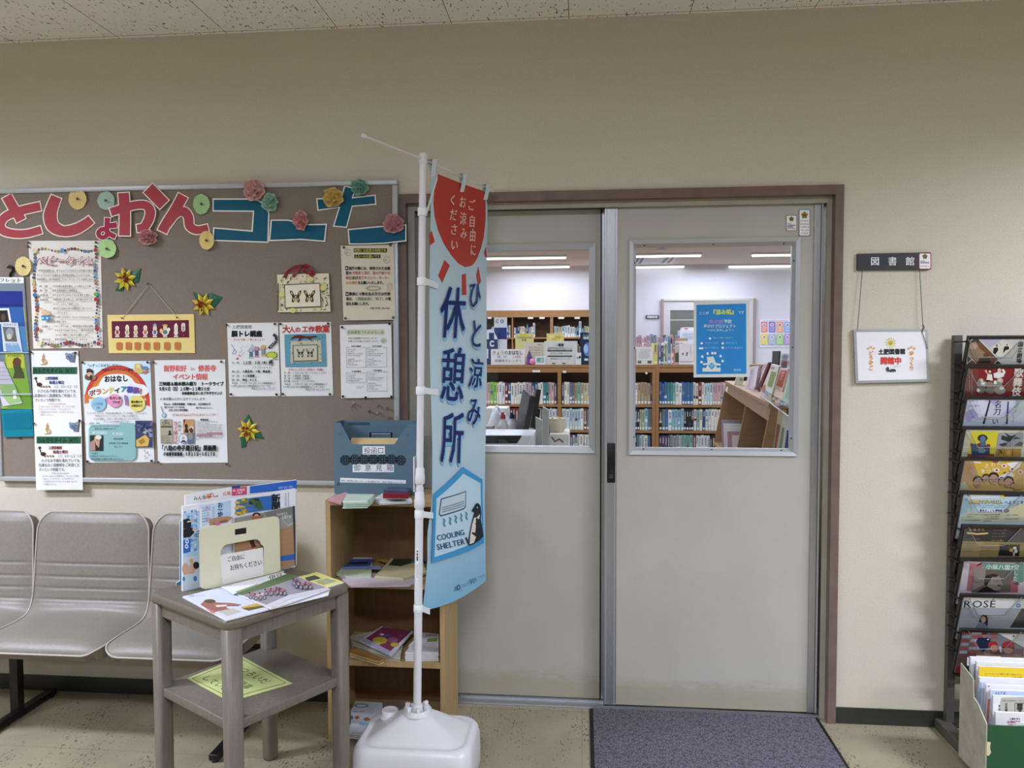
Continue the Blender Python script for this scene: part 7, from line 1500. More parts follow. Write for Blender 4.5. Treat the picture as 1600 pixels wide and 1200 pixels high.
# ================================================================ green box of pamphlets below the rack
ZG = (1380, 1040, 7.2727)
gx0, gy0, gy1, gz0 = 1.352, -0.475, -0.300, 0.0
M_GREEN = col('#24502f', 0.6); M_GREYS = mk_mottle('worn_grey_tape', '#a19c8a', '#b5b09e', 18, 0.6)
gz = at(1540, 1133, gy0).z
gx0 = at(1540, 1170, gy0).x
gb = thing('pamphlet_box', 'green cardboard box with a worn grey taped side holding pamphlets, below the rack', 'box', (gx0+0.15, (gy0+gy1)/2, 0.044))
fy = lambda px, py, Y: at(px, py, Y)
# grey left side with its cut-out shoulder
sidep = [(gy1, 0.046), (gy0, 0.046), (gy0, gz+0.004), (gy0+0.055, gz+0.045), (gy0+0.085, gz+0.055), (gy0+0.09, gz+0.115), (gy1-0.02, gz+0.13), (gy1, gz+0.135)]
mb = MB(); mb.prism([Vector((gx0, y, z)) for y, z in sidep], (0.004, 0, 0), M_GREYS, M_GREYS); mb.build('taped_side', gb)
mb = MB(); mb.box((gx0+0.0042, gy0, 0.046), (gx0+0.33, gy0+0.004, gz), M_GREEN)
R = random.Random(2); top_ = [Vector((gx0+0.006+k*0.002, gy0-0.0003, gz-0.05-0.02*R.random())) for k in range(3)]
mb.prism([Vector((gx0+0.003, gy0-0.001, gz-0.055)), Vector((gx0+0.015, gy0-0.001, gz-0.056)), Vector((gx0+0.013, gy0-0.001, gz-0.075)), Vector((gx0+0.017, gy0-0.001, gz-0.09)), Vector((gx0+0.010, gy0-0.001, gz-0.102)), Vector((gx0+0.003, gy0-0.001, gz-0.10))], (0, 0.0008, 0), ink('#c3bc9c')); mb.build('front_panel', gb)
mb = MB(); mb.box((gx0+0.0042, gy1-0.004, 0.046), (gx0+0.33, gy1, gz+0.13), M_GREEN); mb.box((gx0+0.0042, gy0+0.0045, 0.046), (gx0+0.33, gy1-0.0045, 0.05), M_GREEN); mb.box((gx0+0.326, gy0+0.0045, 0.0505), (gx0+0.33, gy1-0.0045, gz+0.09), M_GREEN); mb.build('carton_body', gb)
def pam(label, ptop, pl, Y, paper, deco=None, th=0.006, w=0.21, name='pamphlet'):
    """stands in the box; its upper left corner is seen at (pl, ptop)"""
    A_ = at(pl, ptop, Y); t_ = thing(name, label, name, Vector((A_.x+w/2, Y, 0.051)))
    x1 = min(A_.x+w, gx0+0.322); mb = MB(); mb.prism([A_, Vector((x1, Y, A_.z)), Vector((x1, Y, 0.0512)), Vector((A_.x, Y, 0.0512))], (0, th, 0), ink(paper), ink('#d0d2d6'))
    a = Art(crop(*ZG, Y), mb); 
    if deco: deco(a)
    mb.build('printed_sheets', t_)
def pd(a): pass
pam('tall white pamphlet at the back of the green box with a yellow tab behind it', 1027, 1517, gy1-0.022, '#dcdcde', lambda a: a.poly([(955, -95), (975, -95), (972, 0), (952, 0)], '#b9b9bc'), 0.010, 0.30)
pam('yellow tabbed sheet rising behind the tall white pamphlet in the green box', 1025, 1526, gy1-0.010, '#d0c63c', None, 0.003, 0.08)
pam('white folder with a grey and red left edge in the green box', 1034, 1526, gy1-0.040, '#d6d8dc', lambda a: (a.poly([(1036, -20), (1050, -20), (1046, 160), (1030, 160)], '#5c6470'), a.poly([(1010, 250), (1032, 250), (1030, 380), (1008, 380)], '#8c4a48')), 0.010, 0.29)
def p_y(a):
    a.poly([(1095, 20), (1700, 40), (1700, 160), (1085, 140)], '#d9bb2c'); a.text('ひとりひとりの個性が輝く未来のために', 1155, 92, 22, '#6a5c24', 0.01, 440, rot=2); a.text('はばたき', 1150, 148, 56, '#23221c', 0.05, 260, rot=2); a.text('相談', 1460, 160, 56, '#23221c', 0.05, 120)
pam('yellow pamphlet with black lettering in the green box', 1041.5, 1530, gy1-0.056, '#d9bb2c', p_y, 0.006, 0.28)
pam('white pamphlet with blue and green spine pictures in front of the yellow one', 1059, 1531, gy1-0.072, '#d8dae0', lambda a: (a.poly([(1090, 190), (1120, 190), (1100, 560), (1070, 560)], '#8fa4c4'), a.ell(1075, 470, 14, 24, '#2c6a84'), a.ell(1070, 540, 14, 20, '#3a8a8a'), a.poly([(1130, 190), (1160, 190), (1130, 600), (1105, 600)], '#b9c0cc')), 0.012, 0.27)
pam('white leaflet with a small red flower mark in the green box', 1070, 1541, gy1-0.090, '#d9d8dc', lambda a: (a.star(1200, 236, 16, 6, 4, '#b04a54'), a.poly([(1160, 300), (1180, 300), (1160, 600), (1140, 600)], '#a9adb4')), 0.008, 0.25)
pam('pale blue pamphlet lettered SSTK in the green box', 1078, 1548, gy1-0.104, '#cfd4e0', lambda a: (a.poly([(1235, 285), (1700, 300), (1700, 345), (1230, 345)], '#b3c0dc'), a.text('SSTK', 1270, 312, 40, '#4a5578', 0.015, 136, shear=0.15), a.poly([(1190, 380), (1215, 380), (1190, 690), (1165, 690)], '#a86a64')), 0.008, 0.24)
def p_n(a):
    a.poly([(1340, 365), (1700, 350), (1700, 530), (1310, 530)], '#b0afa4'); a.text('最新の申請書類　まちづくり', 1352, 400, 16, '#5c5b54', 0.01, 300); a.text('日本遺産', 1398, 428, 30, '#3c3b36', 0.03, vert=True, pitch=32); a.text('まち', 1320, 445, 28, '#4a4944', 0.03, vert=True, pitch=36); a.frame(1495, 425, 1620, 540, 5, '#3c3b36'); a.text('健康', 1520, 448, 34, '#33322e', 0.05, 66); a.text('相談', 1520, 485, 34, '#33322e', 0.05, 66); a.text('室', 1540, 520, 30, '#33322e', 0.05)
pam('grey newspaper style pamphlet with a boxed heading in the green box', 1087, 1552, gy1-0.118, '#dcdcda', p_n, 0.008, 0.23)
pam('white card with two small dark lines of lettering, front of the green box', 1113, 1556, gy1-0.136, '#dcdadb', lambda a: (a.text('人権を守る', 1435, 606, 22, '#5a4448', 0.05, 124), a.text('広報誌配布', 1410, 640, 26, '#9a5a64', 0.04, 150), a.poly([(1420, 660), (1480, 660), (1480, 700), (1420, 700)], '#c49aa0')), 0.010, 0.22)
pam('pale green slip at the very front of the green box', 1129, 1587, gy1-0.150, '#cfd8d0', lambda a: a.poly([(1520, 680), (1700, 680), (1700, 720), (1520, 720)], '#6a9a7c'), 0.003, 0.2)
# ================================================================ library seen through the windows
R = random.Random(21)
BKC = ['#e2e0da', '#dfe2e4', '#e0dcc8', '#cfd6d8', '#b8ccd4', '#dcd8cc', '#cfd6d8', '#e2e0da', '#b8ccd4', '#8fb4c8', '#3f6ea0', '#2c4a7a', '#1d2230', '#2a2c30', '#d8ccac', '#c4b890', '#7a3a3c', '#5a4a68', '#7ab0a4', '#4a8a90', '#a8b890', '#d4d0d8', '#9aa4ac', '#b09878', '#e0dcc8', '#40506a', '#6a7a8a', '#c8a8a8', '#dfe2e4']
CN = {'#dcd8cc': 'cream', '#cfd6d8': 'pale grey', '#e2e0da': 'white', '#b8ccd4': 'pale blue', '#8fb4c8': 'light blue', '#3f6ea0': 'blue', '#2c4a7a': 'dark blue', '#1d2230': 'navy black', '#2a2c30': 'black', '#d8ccac': 'buff', '#c4b890': 'khaki', '#7a3a3c': 'maroon', '#5a4a68': 'purple', '#7ab0a4': 'mint', '#4a8a90': 'teal', '#a8b890': 'sage green', '#d4d0d8': 'lilac grey', '#9aa4ac': 'grey', '#b09878': 'tan', '#e0dcc8': 'ivory', '#40506a': 'slate', '#6a7a8a': 'blue grey', '#c8a8a8': 'dusty pink', '#dfe2e4': 'white', '#8fc43c': 'bright green', '#c9c26a': 'yellow'}
ORD = 'first second third fourth fifth sixth seventh eighth ninth tenth eleventh twelfth thirteenth fourteenth fifteenth sixteenth seventeenth eighteenth nineteenth twentieth'.split()
def ordn(i):
    if i < 20: return ORD[i]
    t_ = {2: 'twenty', 3: 'thirty', 4: 'forty'}[(i+1)//10]
    return t_+'-'+ORD[(i+1) % 10-1] if (i+1) % 10 else {30: 'thirtieth', 40: 'fortieth'}[i+1]
def book(x0, x1, y, z0, h, d, c, label, group, tilt=0.0):
    mb = MB(); w_ = x1-x0; r = w_*0.18; mt = ink(c)
    pr = [(x0+r, y), (x0, y+r), (x0, y+d), (x1, y+d), (x1, y+r), (x1-r, y)]
    bot, top = [Vector((a, b, z0)) for a, b in pr], [Vector((a, b, z0+h)) for a, b in pr]
    mb.loft([bot, top], mt, True, False)
    dk = sum(int(c[i:i+2], 16) for i in (1, 3, 5)) < 330
    t1 = ink('#c4c4c0' if dk else '#666870'); R_ = random.Random(int(x0*9999)+int(z0*777))
    zz = z0+h*R_.uniform(0.86, 0.93)
    for _ in range(R_.randint(3, 7)):
        hh = h*R_.uniform(0.035, 0.075); 
        if zz-hh < z0+h*0.3: break
        mb.add([(x0+w_*0.3, y-0.0008, zz-hh), (x1-w_*0.3, y-0.0008, zz-hh), (x1-w_*0.3, y-0.0008, zz), (x0+w_*0.3, y-0.0008, zz)], [(0, 1, 2, 3)], t1); zz -= hh+h*0.02
    if R_.random() < 0.5:
        q = z0+h*R_.uniform(0.22, 0.5); k = ink(R_.choice(BKC)); mb.add([(x0+w_*0.1, y-0.0005, q), (x1-w_*0.1, y-0.0005, q), (x1-w_*0.1, y-0.0005, q+h*0.12), (x0+w_*0.1, y-0.0005, q+h*0.12)], [(0, 1, 2, 3)], k)
    mb.add([(x0+w_*0.14, y-0.001, z0+h*0.05), (x1-w_*0.14, y-0.001, z0+h*0.05), (x1-w_*0.14, y-0.001, z0+h*0.16), (x0+w_*0.14, y-0.001, z0+h*0.16)], [(0, 1, 2, 3)], ink('#e4e2dc'))
    o = mb.build('book'); tag(o, label, 'book', group); return o
YC = 5.0; YS = YC+0.012; D_ = 0.38
def X(px): return at(px, 600, YC).x
def Zc(py): return at(900, py, YC).z
ztop = Zc(570); zap = Zc(582); zs = [Zc(632), Zc(672), Zc(712), Zc(752)]; th = 0.026
def low_case(px0, px1, mids, label):
    x0, x1 = X(px0), X(px1); t_ = thing('low_bookcase', label, 'bookcase', ((x0+x1)/2, YC+D_/2, 0)); tk = 0.034
    for xa_ in (x0, x1-tk): mb = MB(); mb.box((xa_, YC, 0), (xa_+tk, YC+D_, ztop), M_LIBWOOD); mb.build('side_panel', t_)
    mb = MB(); mb.box((x0+tk, YC-0.004, ztop-0.028), (x1-tk, YC+D_, ztop), M_LIBWOOD); mb.build('top', t_)
    mb = MB(); mb.box((x0+tk, YC+0.004, zap), (x1-tk, YC+0.026, ztop-0.0285), M_LIBWOOD); mb.build('apron', t_)
    mb = MB(); mb.box((x0+tk, YC+D_-0.016, 0.01), (x1-tk, YC+D_-0.004, ztop-0.03), M_LIBWOODD); mb.build('back_panel', t_)
    for m_ in mids: mb = MB(); mb.box((X(m_)-0.019, YC+0.002, 0.0), (X(m_)+0.019, YC+D_-0.0165, zap), M_LIBWOOD); mb.build('divider', t_)
    cuts = [x0+tk]+[v for m_ in mids for v in (X(m_)-0.0192, X(m_)+0.0192)]+[x1-tk]
    for i in range(0, len(cuts), 2):
        for z in zs: mb = MB(); mb.box((cuts[i]+0.0002, YC+0.003, z-th), (cuts[i+1]-0.0002, YC+D_-0.0165, z), M_LIBWOOD); mb.build('shelf', t_)
    return t_
lcA = low_case(727, 1024.3, (874,), 'long low wooden bookcase behind the left window, cards and signs on its top')
lcB = low_case(1024.7, 1322, (1174,), 'low wooden bookcase behind the blue poster, upright picture books on its top')
for (px, py, w_) in ((838, 580, 12), (882, 581, 5), (1010, 583, 3), (1152, 575, 10)):
    p = at(px, py, YC-0.001); mb = MB(); mb.box((p.x-w_*0.0034, YC-0.0015 if py < 582 else YC+0.001, p.z-0.012), (p.x+w_*0.0034, YC+0.0035, p.z+0.012), ink('#dfddd6')); mb.build('shelf_label', lcA if px < 1024 else lcB)
rows = ['upper', 'middle', 'lower']
def fill(px0, px1, r_, bay, seed, special={}):
    rr = random.Random(seed); x, xe = X(px0), X(px1); n = 0; z0 = zs[r_]; run = 0; c = None
    while x < xe-0.012:
        w_ = rr.uniform(0.022, 0.037)
        if x+w_ > xe: w_ = xe-x
        if run <= 0 or c is None: c = rr.choice(BKC); run = rr.choice((1, 1, 1, 1, 2, 3, 4))
        run -= 1; h = (0.236, 0.232, 0.228)[r_]*(1-0.06*rr.random()); cc = special.get(n, c)
        book(x+0.0004, x+w_-0.0004, YS+0.012*rr.random(), z0+0.0003, h, 0.15, cc, '%s book, %s from left, %s row %s' % (CN.get(cc, 'mixed colour'), ordn(n), rows[r_], bay), 'library books on the low bookcases'); x += w_; n += 1
fill(758, 870.5, 0, "behind the monitors", 1, {2: '#8fc43c', 3: '#8fc43c'}); fill(758, 870.5, 1, "behind the monitors", 2); fill(830, 870.5, 2, "behind the monitors", 12)
fill(877.5, 936, 0, "at the right of the left window", 3); fill(877.5, 936, 1, "at the right of the left window", 4); fill(877.5, 936, 2, "at the right of the left window", 5)
fill(984, 1019, 0, "in the right window's narrow bay", 6); fill(984, 1019, 1, "in the right window's narrow bay", 7); fill(984, 1019, 2, "in the right window's narrow bay", 8)
fill(1030.5, 1140, 0, "under the blue poster", 9, {0: '#3f6ea0', 1: '#3f6ea0', 2: '#3f6ea0'}); fill(1030.5, 1130, 1, "under the blue poster", 10, {8: '#2a2c30', 9: '#2a2c30', 10: '#2a2c30'}); fill(1030.5, 1128, 2, "under the blue poster", 11)

# tall bookcase on the far wall
YT2 = 8.28
def XT(px): return at(px, 520, YT2).x
def ZT_(py): return at(850, py, YT2).z
tz = ZT_(484.8); ta = ZT_(495.5); s0, s1 = ZT_(527), ZT_(560); s2 = ZT_(600)
tc = thing('tall_bookcase', 'tall wooden bookcase along the far library wall, seen above the low one', 'bookcase', ((XT(700)+XT(960))/2, YT2+0.18, 0))
x0, x1 = XT(700), XT(962)
for xa_ in (x0, x1-0.03): mb = MB(); mb.box((xa_, YT2, 0), (xa_+0.03, YT2+0.34, tz), M_LIBWOOD); mb.build('side_panel', tc)
mb = MB(); mb.box((x0+0.03, YT2-0.003, ta), (x1-0.03, YT2+0.02, tz), M_LIBWOOD); mb.box((x0+0.03, YT2+0.0205, tz-0.03), (x1-0.03, YT2+0.34, tz), M_LIBWOOD); mb.build('top', tc)
mb = MB(); mb.box((x0+0.03, YT2+0.325, 0), (x1-0.03, YT2+0.335, tz-0.031), M_LIBWOODD); mb.build('back_panel', tc)
cut = [x0+0.03]
for px, hw in ((800.5, 0.009), (861.8, 0.022)): mb = MB(); mb.box((XT(px)-hw, YT2+0.002, 0), (XT(px)+hw, YT2+0.3245, ta), M_LIBWOOD); mb.build('divider', tc); cut += [XT(px)-hw-0.0002, XT(px)+hw+0.0002]
cut.append(x1-0.03)
for i in range(0, len(cut), 2):
    for z in (s0, s1, s2, 0.75, 0.4, 0.06): mb = MB(); mb.box((cut[i], YT2+0.004, z-0.022), (cut[i+1], YT2+0.324, z), M_LIBWOOD); mb.build('shelf', tc)
for px, w_ in ((765, 6), (829, 8), (847, 8), (877, 9), (902, 8)): p = at(px, 496.8, YT2); mb = MB(); mb.box((p.x-w_*0.0049, YT2-0.006, p.z-0.014), (p.x+w_*0.0049, YT2-0.0032, p.z+0.014), ink('#dcd8d0')); mb.build('shelf_label', tc)
def fillT(px0, px1, z0, bay, seed, lo, hi):
    rr = random.Random(seed); x, xe = XT(px0), XT(px1); n = 0
    while x < xe-0.02:
        w_ = min(rr.uniform(0.024, 0.044), xe-x); h = rr.uniform(lo, hi)*(1.45 if rr.random() < 0.22 else 1); c = rr.choice(BKC)
        book(x+0.0004, x+w_-0.0004, YT2+0.03+0.015*rr.random(), z0+0.0003, min(h, 0.27), 0.18, c, '%s book, %s from left on the far tall bookcase %s' % (CN[c], ordn(n), bay), 'books on the far tall bookcase'); x += w_; n += 1
fillT(768, 798, s0, 'in its left bay', 31, 0.15, 0.19); fillT(802.5, 836, s0, 'in its middle bay', 32, 0.14, 0.17); fillT(865, 926, s0, 'in its right bay', 33, 0.14, 0.18); fillT(884, 900, s1, 'behind the yellow card', 34, 0.1, 0.14)

# far low case with picture books, seen through the right window
YB2 = 8.05; xb0, xb1 = at(985, 530, YB2).x, at(1092, 530, YB2).x; zb2 = at(1040, 545.5, YB2).z
t_ = thing('display_case', 'low wooden display case by the far wall, a row of picture books on its top', 'bookcase', ((xb0+xb1)/2, YB2+0.2, 0))
mb = MB(); mb.box((xb0, YB2, 0.0), (xb1, YB2+0.4, zb2-0.03), M_LIBWOOD); mb.build('carcass', t_); mb = MB(); mb.box((xb0-0.01, YB2-0.01, zb2-0.0295), (xb1+0.01, YB2+0.41, zb2), M_LIBWOOD); mb.build('top', t_)
rr = random.Random(41); x = xb0+0.03; n = 0
while x < xb1-0.3:
    w_ = rr.uniform(0.022, 0.04); h = rr.uniform(0.15, 0.23); c = rr.choice(['#b08a98', '#8a8ea8', '#c8b8c4', '#7a8a9a', '#c49a9a', '#e0dce0', '#a8a0b8', '#5a5060', '#b8a890'])
    if c not in CN: CN[c] = {'#b08a98': 'mauve pink', '#8a8ea8': 'blue grey', '#c8b8c4': 'pale pink', '#7a8a9a': 'grey blue', '#c49a9a': 'salmon pink', '#e0dce0': 'white', '#a8a0b8': 'lilac', '#5a5060': 'dark', '#b8a890': 'beige'}[c]
    book(x, x+w_-0.0006, YB2+0.03, zb2+0.0003, h, 0.2, c, '%s picture book, %s from the left on the far display case' % (CN[c], ordn(n)), 'picture books on the far display case'); x += w_; n += 1
def card(name, label, cat, px0, py0, px1, py1, Y, paper, deco=None, th_=0.008, z0=None, group=None, back=None):
    A_, B_ = at(px0, py0, Y), at(px1, py1, Y); zb = B_.z if z0 is None else z0
    mb = MB(); mb.box((A_.x, Y, zb), (B_.x, Y+th_, A_.z), ink(paper)); a = Art(crop(0, 0, 1, Y), mb, dh=0.0004, h=0.0006)
    if deco: deco(a)
    if back: mb.box((A_.x+0.02, Y+th_+0.0002, zb), (B_.x-0.02, Y+th_+back, zb+0.006), ink(paper))
    return tag(mb.build(name), label, cat, group)
card('carton', 'white carton with faint blue print on the far display case', 'box', 1062, 516, 1088, 545, YB2+0.12, '#cfd4dc', lambda a: (a.text('図書資料', 1066, 523, 5, '#9aa8c0', 0, 18), a.ell(1076, 528, 8, 3, '#a9bccc')), 0.25, zb2+0.0004)
zc_ = at(1075, 516, YB2+0.12).z
card('flat_parcel', 'flat white parcel with a red label lying on the white carton', 'box', 1066, 511.5, 1088, 516, YB2+0.13, '#dcd6d8', lambda a: a.rect(1069, 512.6, 1075, 514.8, '#c46a6a'), 0.2, zc_+0.0004)

# signs, cards and books on the low bookcase tops (y = 5.05 ...)
zt = ztop+0.0006
def top(name, label, cat, q, Y, paper, deco=None, th_=0.006, group=None, back=0.05): return card(name, label, cat, *q, Y, paper, deco, th_, zt, group, back)
def c1(a):
    a.text('きょうの', 769, 551, 6.5, '#3a3438', 0.02, 25); a.text('おはなし', 794, 551, 6.5, '#4a3a3c', 0.03, 23); a.text('会 10', 776, 557, 5, '#8a7a84', 0, 16); a.text('11時', 800, 557.5, 5, '#c49aa0', 0.01, 14); a.text('図書館カレンダー', 773, 563.5, 4.5, '#7a7a86', 0, 42)
top('notice_card', 'white rounded notice card with small writing, leftmost on the low bookcase top', 'sign', (767, 545.5, 820, 568.4), 5.03, '#dcd9d8', c1)
top('emblem_card', 'white card with two grey ring emblems standing behind the low cards', 'sign', (772, 496, 792, 513), 5.25, '#dadae0', lambda a: (a.band(777, 502, 2.6, 3, 1.3, 1.6, 20, 330, '#6d7488'), a.band(784.5, 502, 2.8, 3, 1.4, 1.6, 0, 360, '#6d7488'), a.rect(772, 512, 792, 530, '#28407a')), 0.02)
top('dark_blue_box', 'navy and white checked box at the left end of the low bookcase top', 'box', (757, 519, 777, 568), 5.16, '#26355c', lambda a: (a.poly([(757, 516), (770, 514), (778, 530), (757, 530)], '#d4d8e2'), a.rect(764, 520, 772, 530, '#26355c'), a.band(769, 537, 4, 5, 2, 2.6, 30, 330, '#c9d4ea'), a.rect(757, 545, 763, 560, '#cfd4e0')), 0.06, None, None)
top('poster_card', 'yellow-green picture poster standing behind the cards on the low bookcase', 'poster', (805, 521, 834, 567), 5.27, '#cdc98a', lambda a: (a.ell(818, 523, 6, 2, '#cfc23a'), a.rect(808, 526, 832, 529, '#a9a868'), a.text('よむ', 815, 531, 4, '#4a4a34', 0.03, 8)), 0.006)
top('leaflet_holder', 'beige lettered sheet standing behind the purple cone on the low bookcase', 'sign', (818, 535, 853, 568), 5.14, '#cdc2b0', lambda a: [a.text('図書館からのお知らせです。返却期限を'[:14], 826, 543+4*k, 2.6, '#a58a84', 0, 22) for k in range(6)]+[a.text('お知らせ', 840, 538.5, 2.6, '#8a7a78', 0.02, 8)])
mb = MB(); P_ = at(827, 568, 5.06); P_.z = zt
mb.lathe([(0.035, 0), (0.03, 0.07), (0.012, 0.078)], P_, ink('#6a4a7c'), 14); mb.lathe([(0.036, 0.0785), (0.022, 0.10), (0.004, 0.15)], P_, ink('#4a3a6c'), 14); tag(mb.build('cone_ornament'), 'purple cone ornament between the white notice card and the small picture', 'ornament')
mb = MB(); P_ = at(832, 568, 5.03); P_.z = zt; mb.lathe([(0.012, 0), (0.030, 0.012), (0.034, 0.032), (0.026, 0.055), (0.008, 0.066)], P_, ink('#d888a4'), 14); tag(mb.build('ball_ornament'), 'small pink ball ornament in front of the purple cone', 'ornament')
top('framed_picture', 'small white-framed green and blue picture on the low bookcase top', 'picture', (836.5, 556.5, 852.5, 568.4), 5.02, '#dde0e2', lambda a: (a.rect(838.5, 558.5, 850.5, 566.5, '#8fb4b8'), a.ell(842, 562, 3, 3, '#6aa48c'), a.ell(847, 563, 3, 2.6, '#a9c4a4')), 0.008)
def c2(a):
    a.text('ご利用', 866, 539, 3.4, '#8a8a86', 0, 8); a.text('重要', 872, 539, 4.4, '#3c3c3e', 0.06, 9); a.text('開館時間の変更について', 856, 543.5, 2.6, '#77756f', 0, 38); a.text('館内ではお静かにお願いします', 855, 545.8, 2.6, '#77756f', 0, 40); a.rect(855.5, 547.3, 894, 549, '#26282c'); a.text('飲食はご遠慮ください', 860, 552, 3, '#8a8882', 0, 32); a.rect(855.5, 555.6, 894, 557.3, '#26282c'); a.text('携帯電話はマナーモードに', 860, 560.3, 3, '#8a8882', 0, 32); a.rect(862, 567.2, 868, 568.4, '#26282c'); a.rect(878, 567.2, 884, 568.4, '#26282c')
top('notice_sign', 'large white notice sign with two black bars, centre of the low bookcase top', 'sign', (850.5, 533, 902, 568.4), 5.05, '#d0d1cc', c2, 0.012)
top('yellow_card', 'yellow patterned card rising behind the large white notice sign', 'sign', (854, 521, 881, 567), 5.22, '#d6cb7a', lambda a: (a.ell(861, 526, 4, 2.4, '#e0d89a'), a.ell(872, 527, 5, 2.6, '#b8ae50'), a.ell(866, 530, 4, 2, '#c4b95a')))
rr = random.Random(51)
for k, (c_, nm) in enumerate((('#cfd2d4', 'pale grey'), ('#c4a878', 'tan'), ('#dcdcd6', 'white'))):
    p = at(900.3+2.2*k, 568, 5.12); book(p.x, p.x+0.0125, 5.12, zt, 0.235-0.02*k, 0.14, c_, '%s book standing between the white notice sign and the planet picture book, %s' % (nm, ORD[k]), 'books beside the notice sign')
top('small_card', 'small white card with black print in front of the earth picture book', 'sign', (899.5, 551, 908, 568), 5.035, '#dddedb', lambda a: (a.text('新刊', 901, 559, 3.4, '#4a4a4c', 0.02, 5), a.ell(906, 558, 1.5, 2.2, '#2a2c30')))
top('picture_book', 'dark blue picture book with a planet on its cover, at the right window edge', 'book', (906.5, 519.5, 934, 568.4), 5.04, '#1f2c48', lambda a: (a.text('ほしのはなし', 911, 523.5, 3.4, '#a9bcd8', 0, 14), a.text('地球', 911, 528, 4.6, '#d3dce8', 0.04, 9), a.ell(917.5, 546, 6, 10.5, '#4f86c4'), a.ell(915.5, 545, 3.4, 7, '#a9c4dc'), a.rect(913, 560, 919, 563.5, '#cfd6dc')), 0.02)
def c3(a):
    for k in range(7): a.text('おすすめの本のご案内と利用の手引き'[k:k+9], 1000 if k < 2 else 998, 546+2.2*k, 1.7, '#9a9c9e', 0, 17)
    a.rect(996.5, 563.5, 1002, 567.6, '#6a7264'); a.rect(1012, 563.5, 1018, 567.6, '#5a6254')
top('notice_stand', 'white lettered notice on a stand at the left of the right window', 'sign', (994.5, 542, 1020, 568.4), 5.04, '#dadcd8', c3)
up = [('#d4cc7a', 1020.5, 1028, 536, 'cream and yellow'), ('#9a9cc0', 1029, 1033, 538, 'lilac'), ('#4a5c54', 1033.3, 1036.5, 540, 'dark green'), ('#dadcd4', 1036.8, 1039, 535, 'white'), ('#6a8a4a', 1039.2, 1041.6, 539, 'leaf green'), ('#e0dcd4', 1041.8, 1043.2, 533.5, 'thin white'), ('#7a98b8', 1043.4, 1048, 527, 'tall blue'), ('#dcdcdc', 1048.2, 1049.8, 537, 'narrow white'), ('#b88a88', 1050, 1052.4, 526, 'dusty red')]
for c_, a0, a1, yt, nm in up:
    A_, B_ = at(a0, yt, 5.06), at(a1, 568, 5.06); book(A_.x, B_.x-0.0006, 5.06, zt, A_.z-zt, 0.22, c_, '%s picture book standing upright left of the blue poster' % nm, 'picture books left of the blue poster')
top('picture_book', 'face-out picture book with a brown band on the low bookcase', 'book', (1055, 528.5, 1074.5, 568), 5.10, '#dcd6d0', lambda a: (a.rect(1055, 528.5, 1074.5, 532.5, '#b09a74'), a.text('おひさま', 1056, 537.5, 3.6, '#3a3a3a', 0.03, 12), a.poly([(1055, 552), (1060, 550), (1061, 566), (1055, 566)], '#5a6a5c'), a.ell(1067, 553, 1.6, 2.6, '#4a4a50')), 0.02)
top('picture_book', 'white face-out picture book partly behind the blue poster', 'book', (1061, 537, 1085, 567.5), 5.055, '#e2dcde', lambda a: (a.text('うたのほん', 1079, 540, 2.6, '#7a8aa8', 0, vert=True, pitch=3), a.ell(1067, 553, 1, 2, '#3a3a3c'), a.ell(1073.5, 552, 1, 1.8, '#2a2a2c'), a.ell(1073, 555, 1, 1.4, '#b04a44'), a.rect(1062, 564.5, 1083, 565.5, '#a8a4a4')), 0.016, None, None)

# back wall door, room sign and colour chart
YW = YL-0.002
d3 = thing('door_3', 'pale sliding door in the far library wall behind the blue poster', 'door', at(1107, 545, YW)); struct(d3)
A_, B_ = at(1033, 467.5, YW), at(1179, 560, YW); M_PALE = col('#c9c4c4', 0.5); M_PINKF = col('#a08a88', 0.5)
mb = MB(); mb.box((A_.x, YW-0.05, 0), (A_.x+0.035, YW, A_.z), M_PINKF); mb.box((B_.x-0.035, YW-0.05, 0), (B_.x, YW, A_.z), M_PINKF); mb.box((A_.x+0.035, YW-0.05, A_.z-0.03), (B_.x-0.035, YW, A_.z), M_PALE); mb.build('frame', d3)
gx0_, gx1_, gz1_ = at(1047, 485, YW).x, at(1090, 485, YW).x, at(1060, 485, YW).z
mb = MB(); slab_hole(mb, A_.x+0.036, (A_.x+B_.x)/2, 0.01, A_.z-0.031, gx0_, gx1_, 0.9, gz1_, YW-0.03, YW-0.005, M_PALE); mb.build('leaf', d3)
mb = MB(); mb.box((gx0_, YW-0.02, 0.9), (gx1_, YW-0.014, gz1_), col('#6a6c64', 0.3)); mb.box((gx0_, YW-0.021, at(1060, 499, YW).z-0.02), (gx1_, YW-0.0205, at(1060, 499, YW).z), col('#a9aaa4', 0.4)); mb.build('glass_pane', d3)
mb = MB(); mb.box(((A_.x+B_.x)/2+0.001, YW-0.046, 0.01), (B_.x-0.036, YW-0.031, A_.z-0.031), M_PALE); mb.box((B_.x-0.16, YW-0.048, 0.02), (B_.x-0.10, YW-0.0465, A_.z-0.04), col('#7c746e', 0.4)); mb.build('leaf', d3)
p = at(1020, 495, YW); a = Art(crop(0, 0, 1, YW-0.021), MB(), dh=0.0004, h=0.0006); a.mb.box((at(1009, 495, YW).x, YW-0.02, at(1009, 498, YW).z), (at(1029.5, 495, YW).x, YW, at(1009, 492.6, YW).z), ink('#4a4c56')); a.text('視聴覚室', 1011, 495.3, 3.6, '#d4d6da', 0.03, 16.5)
tag(a.mb.build('room_sign'), 'small dark room sign on the far library wall left of the pale door', 'sign')
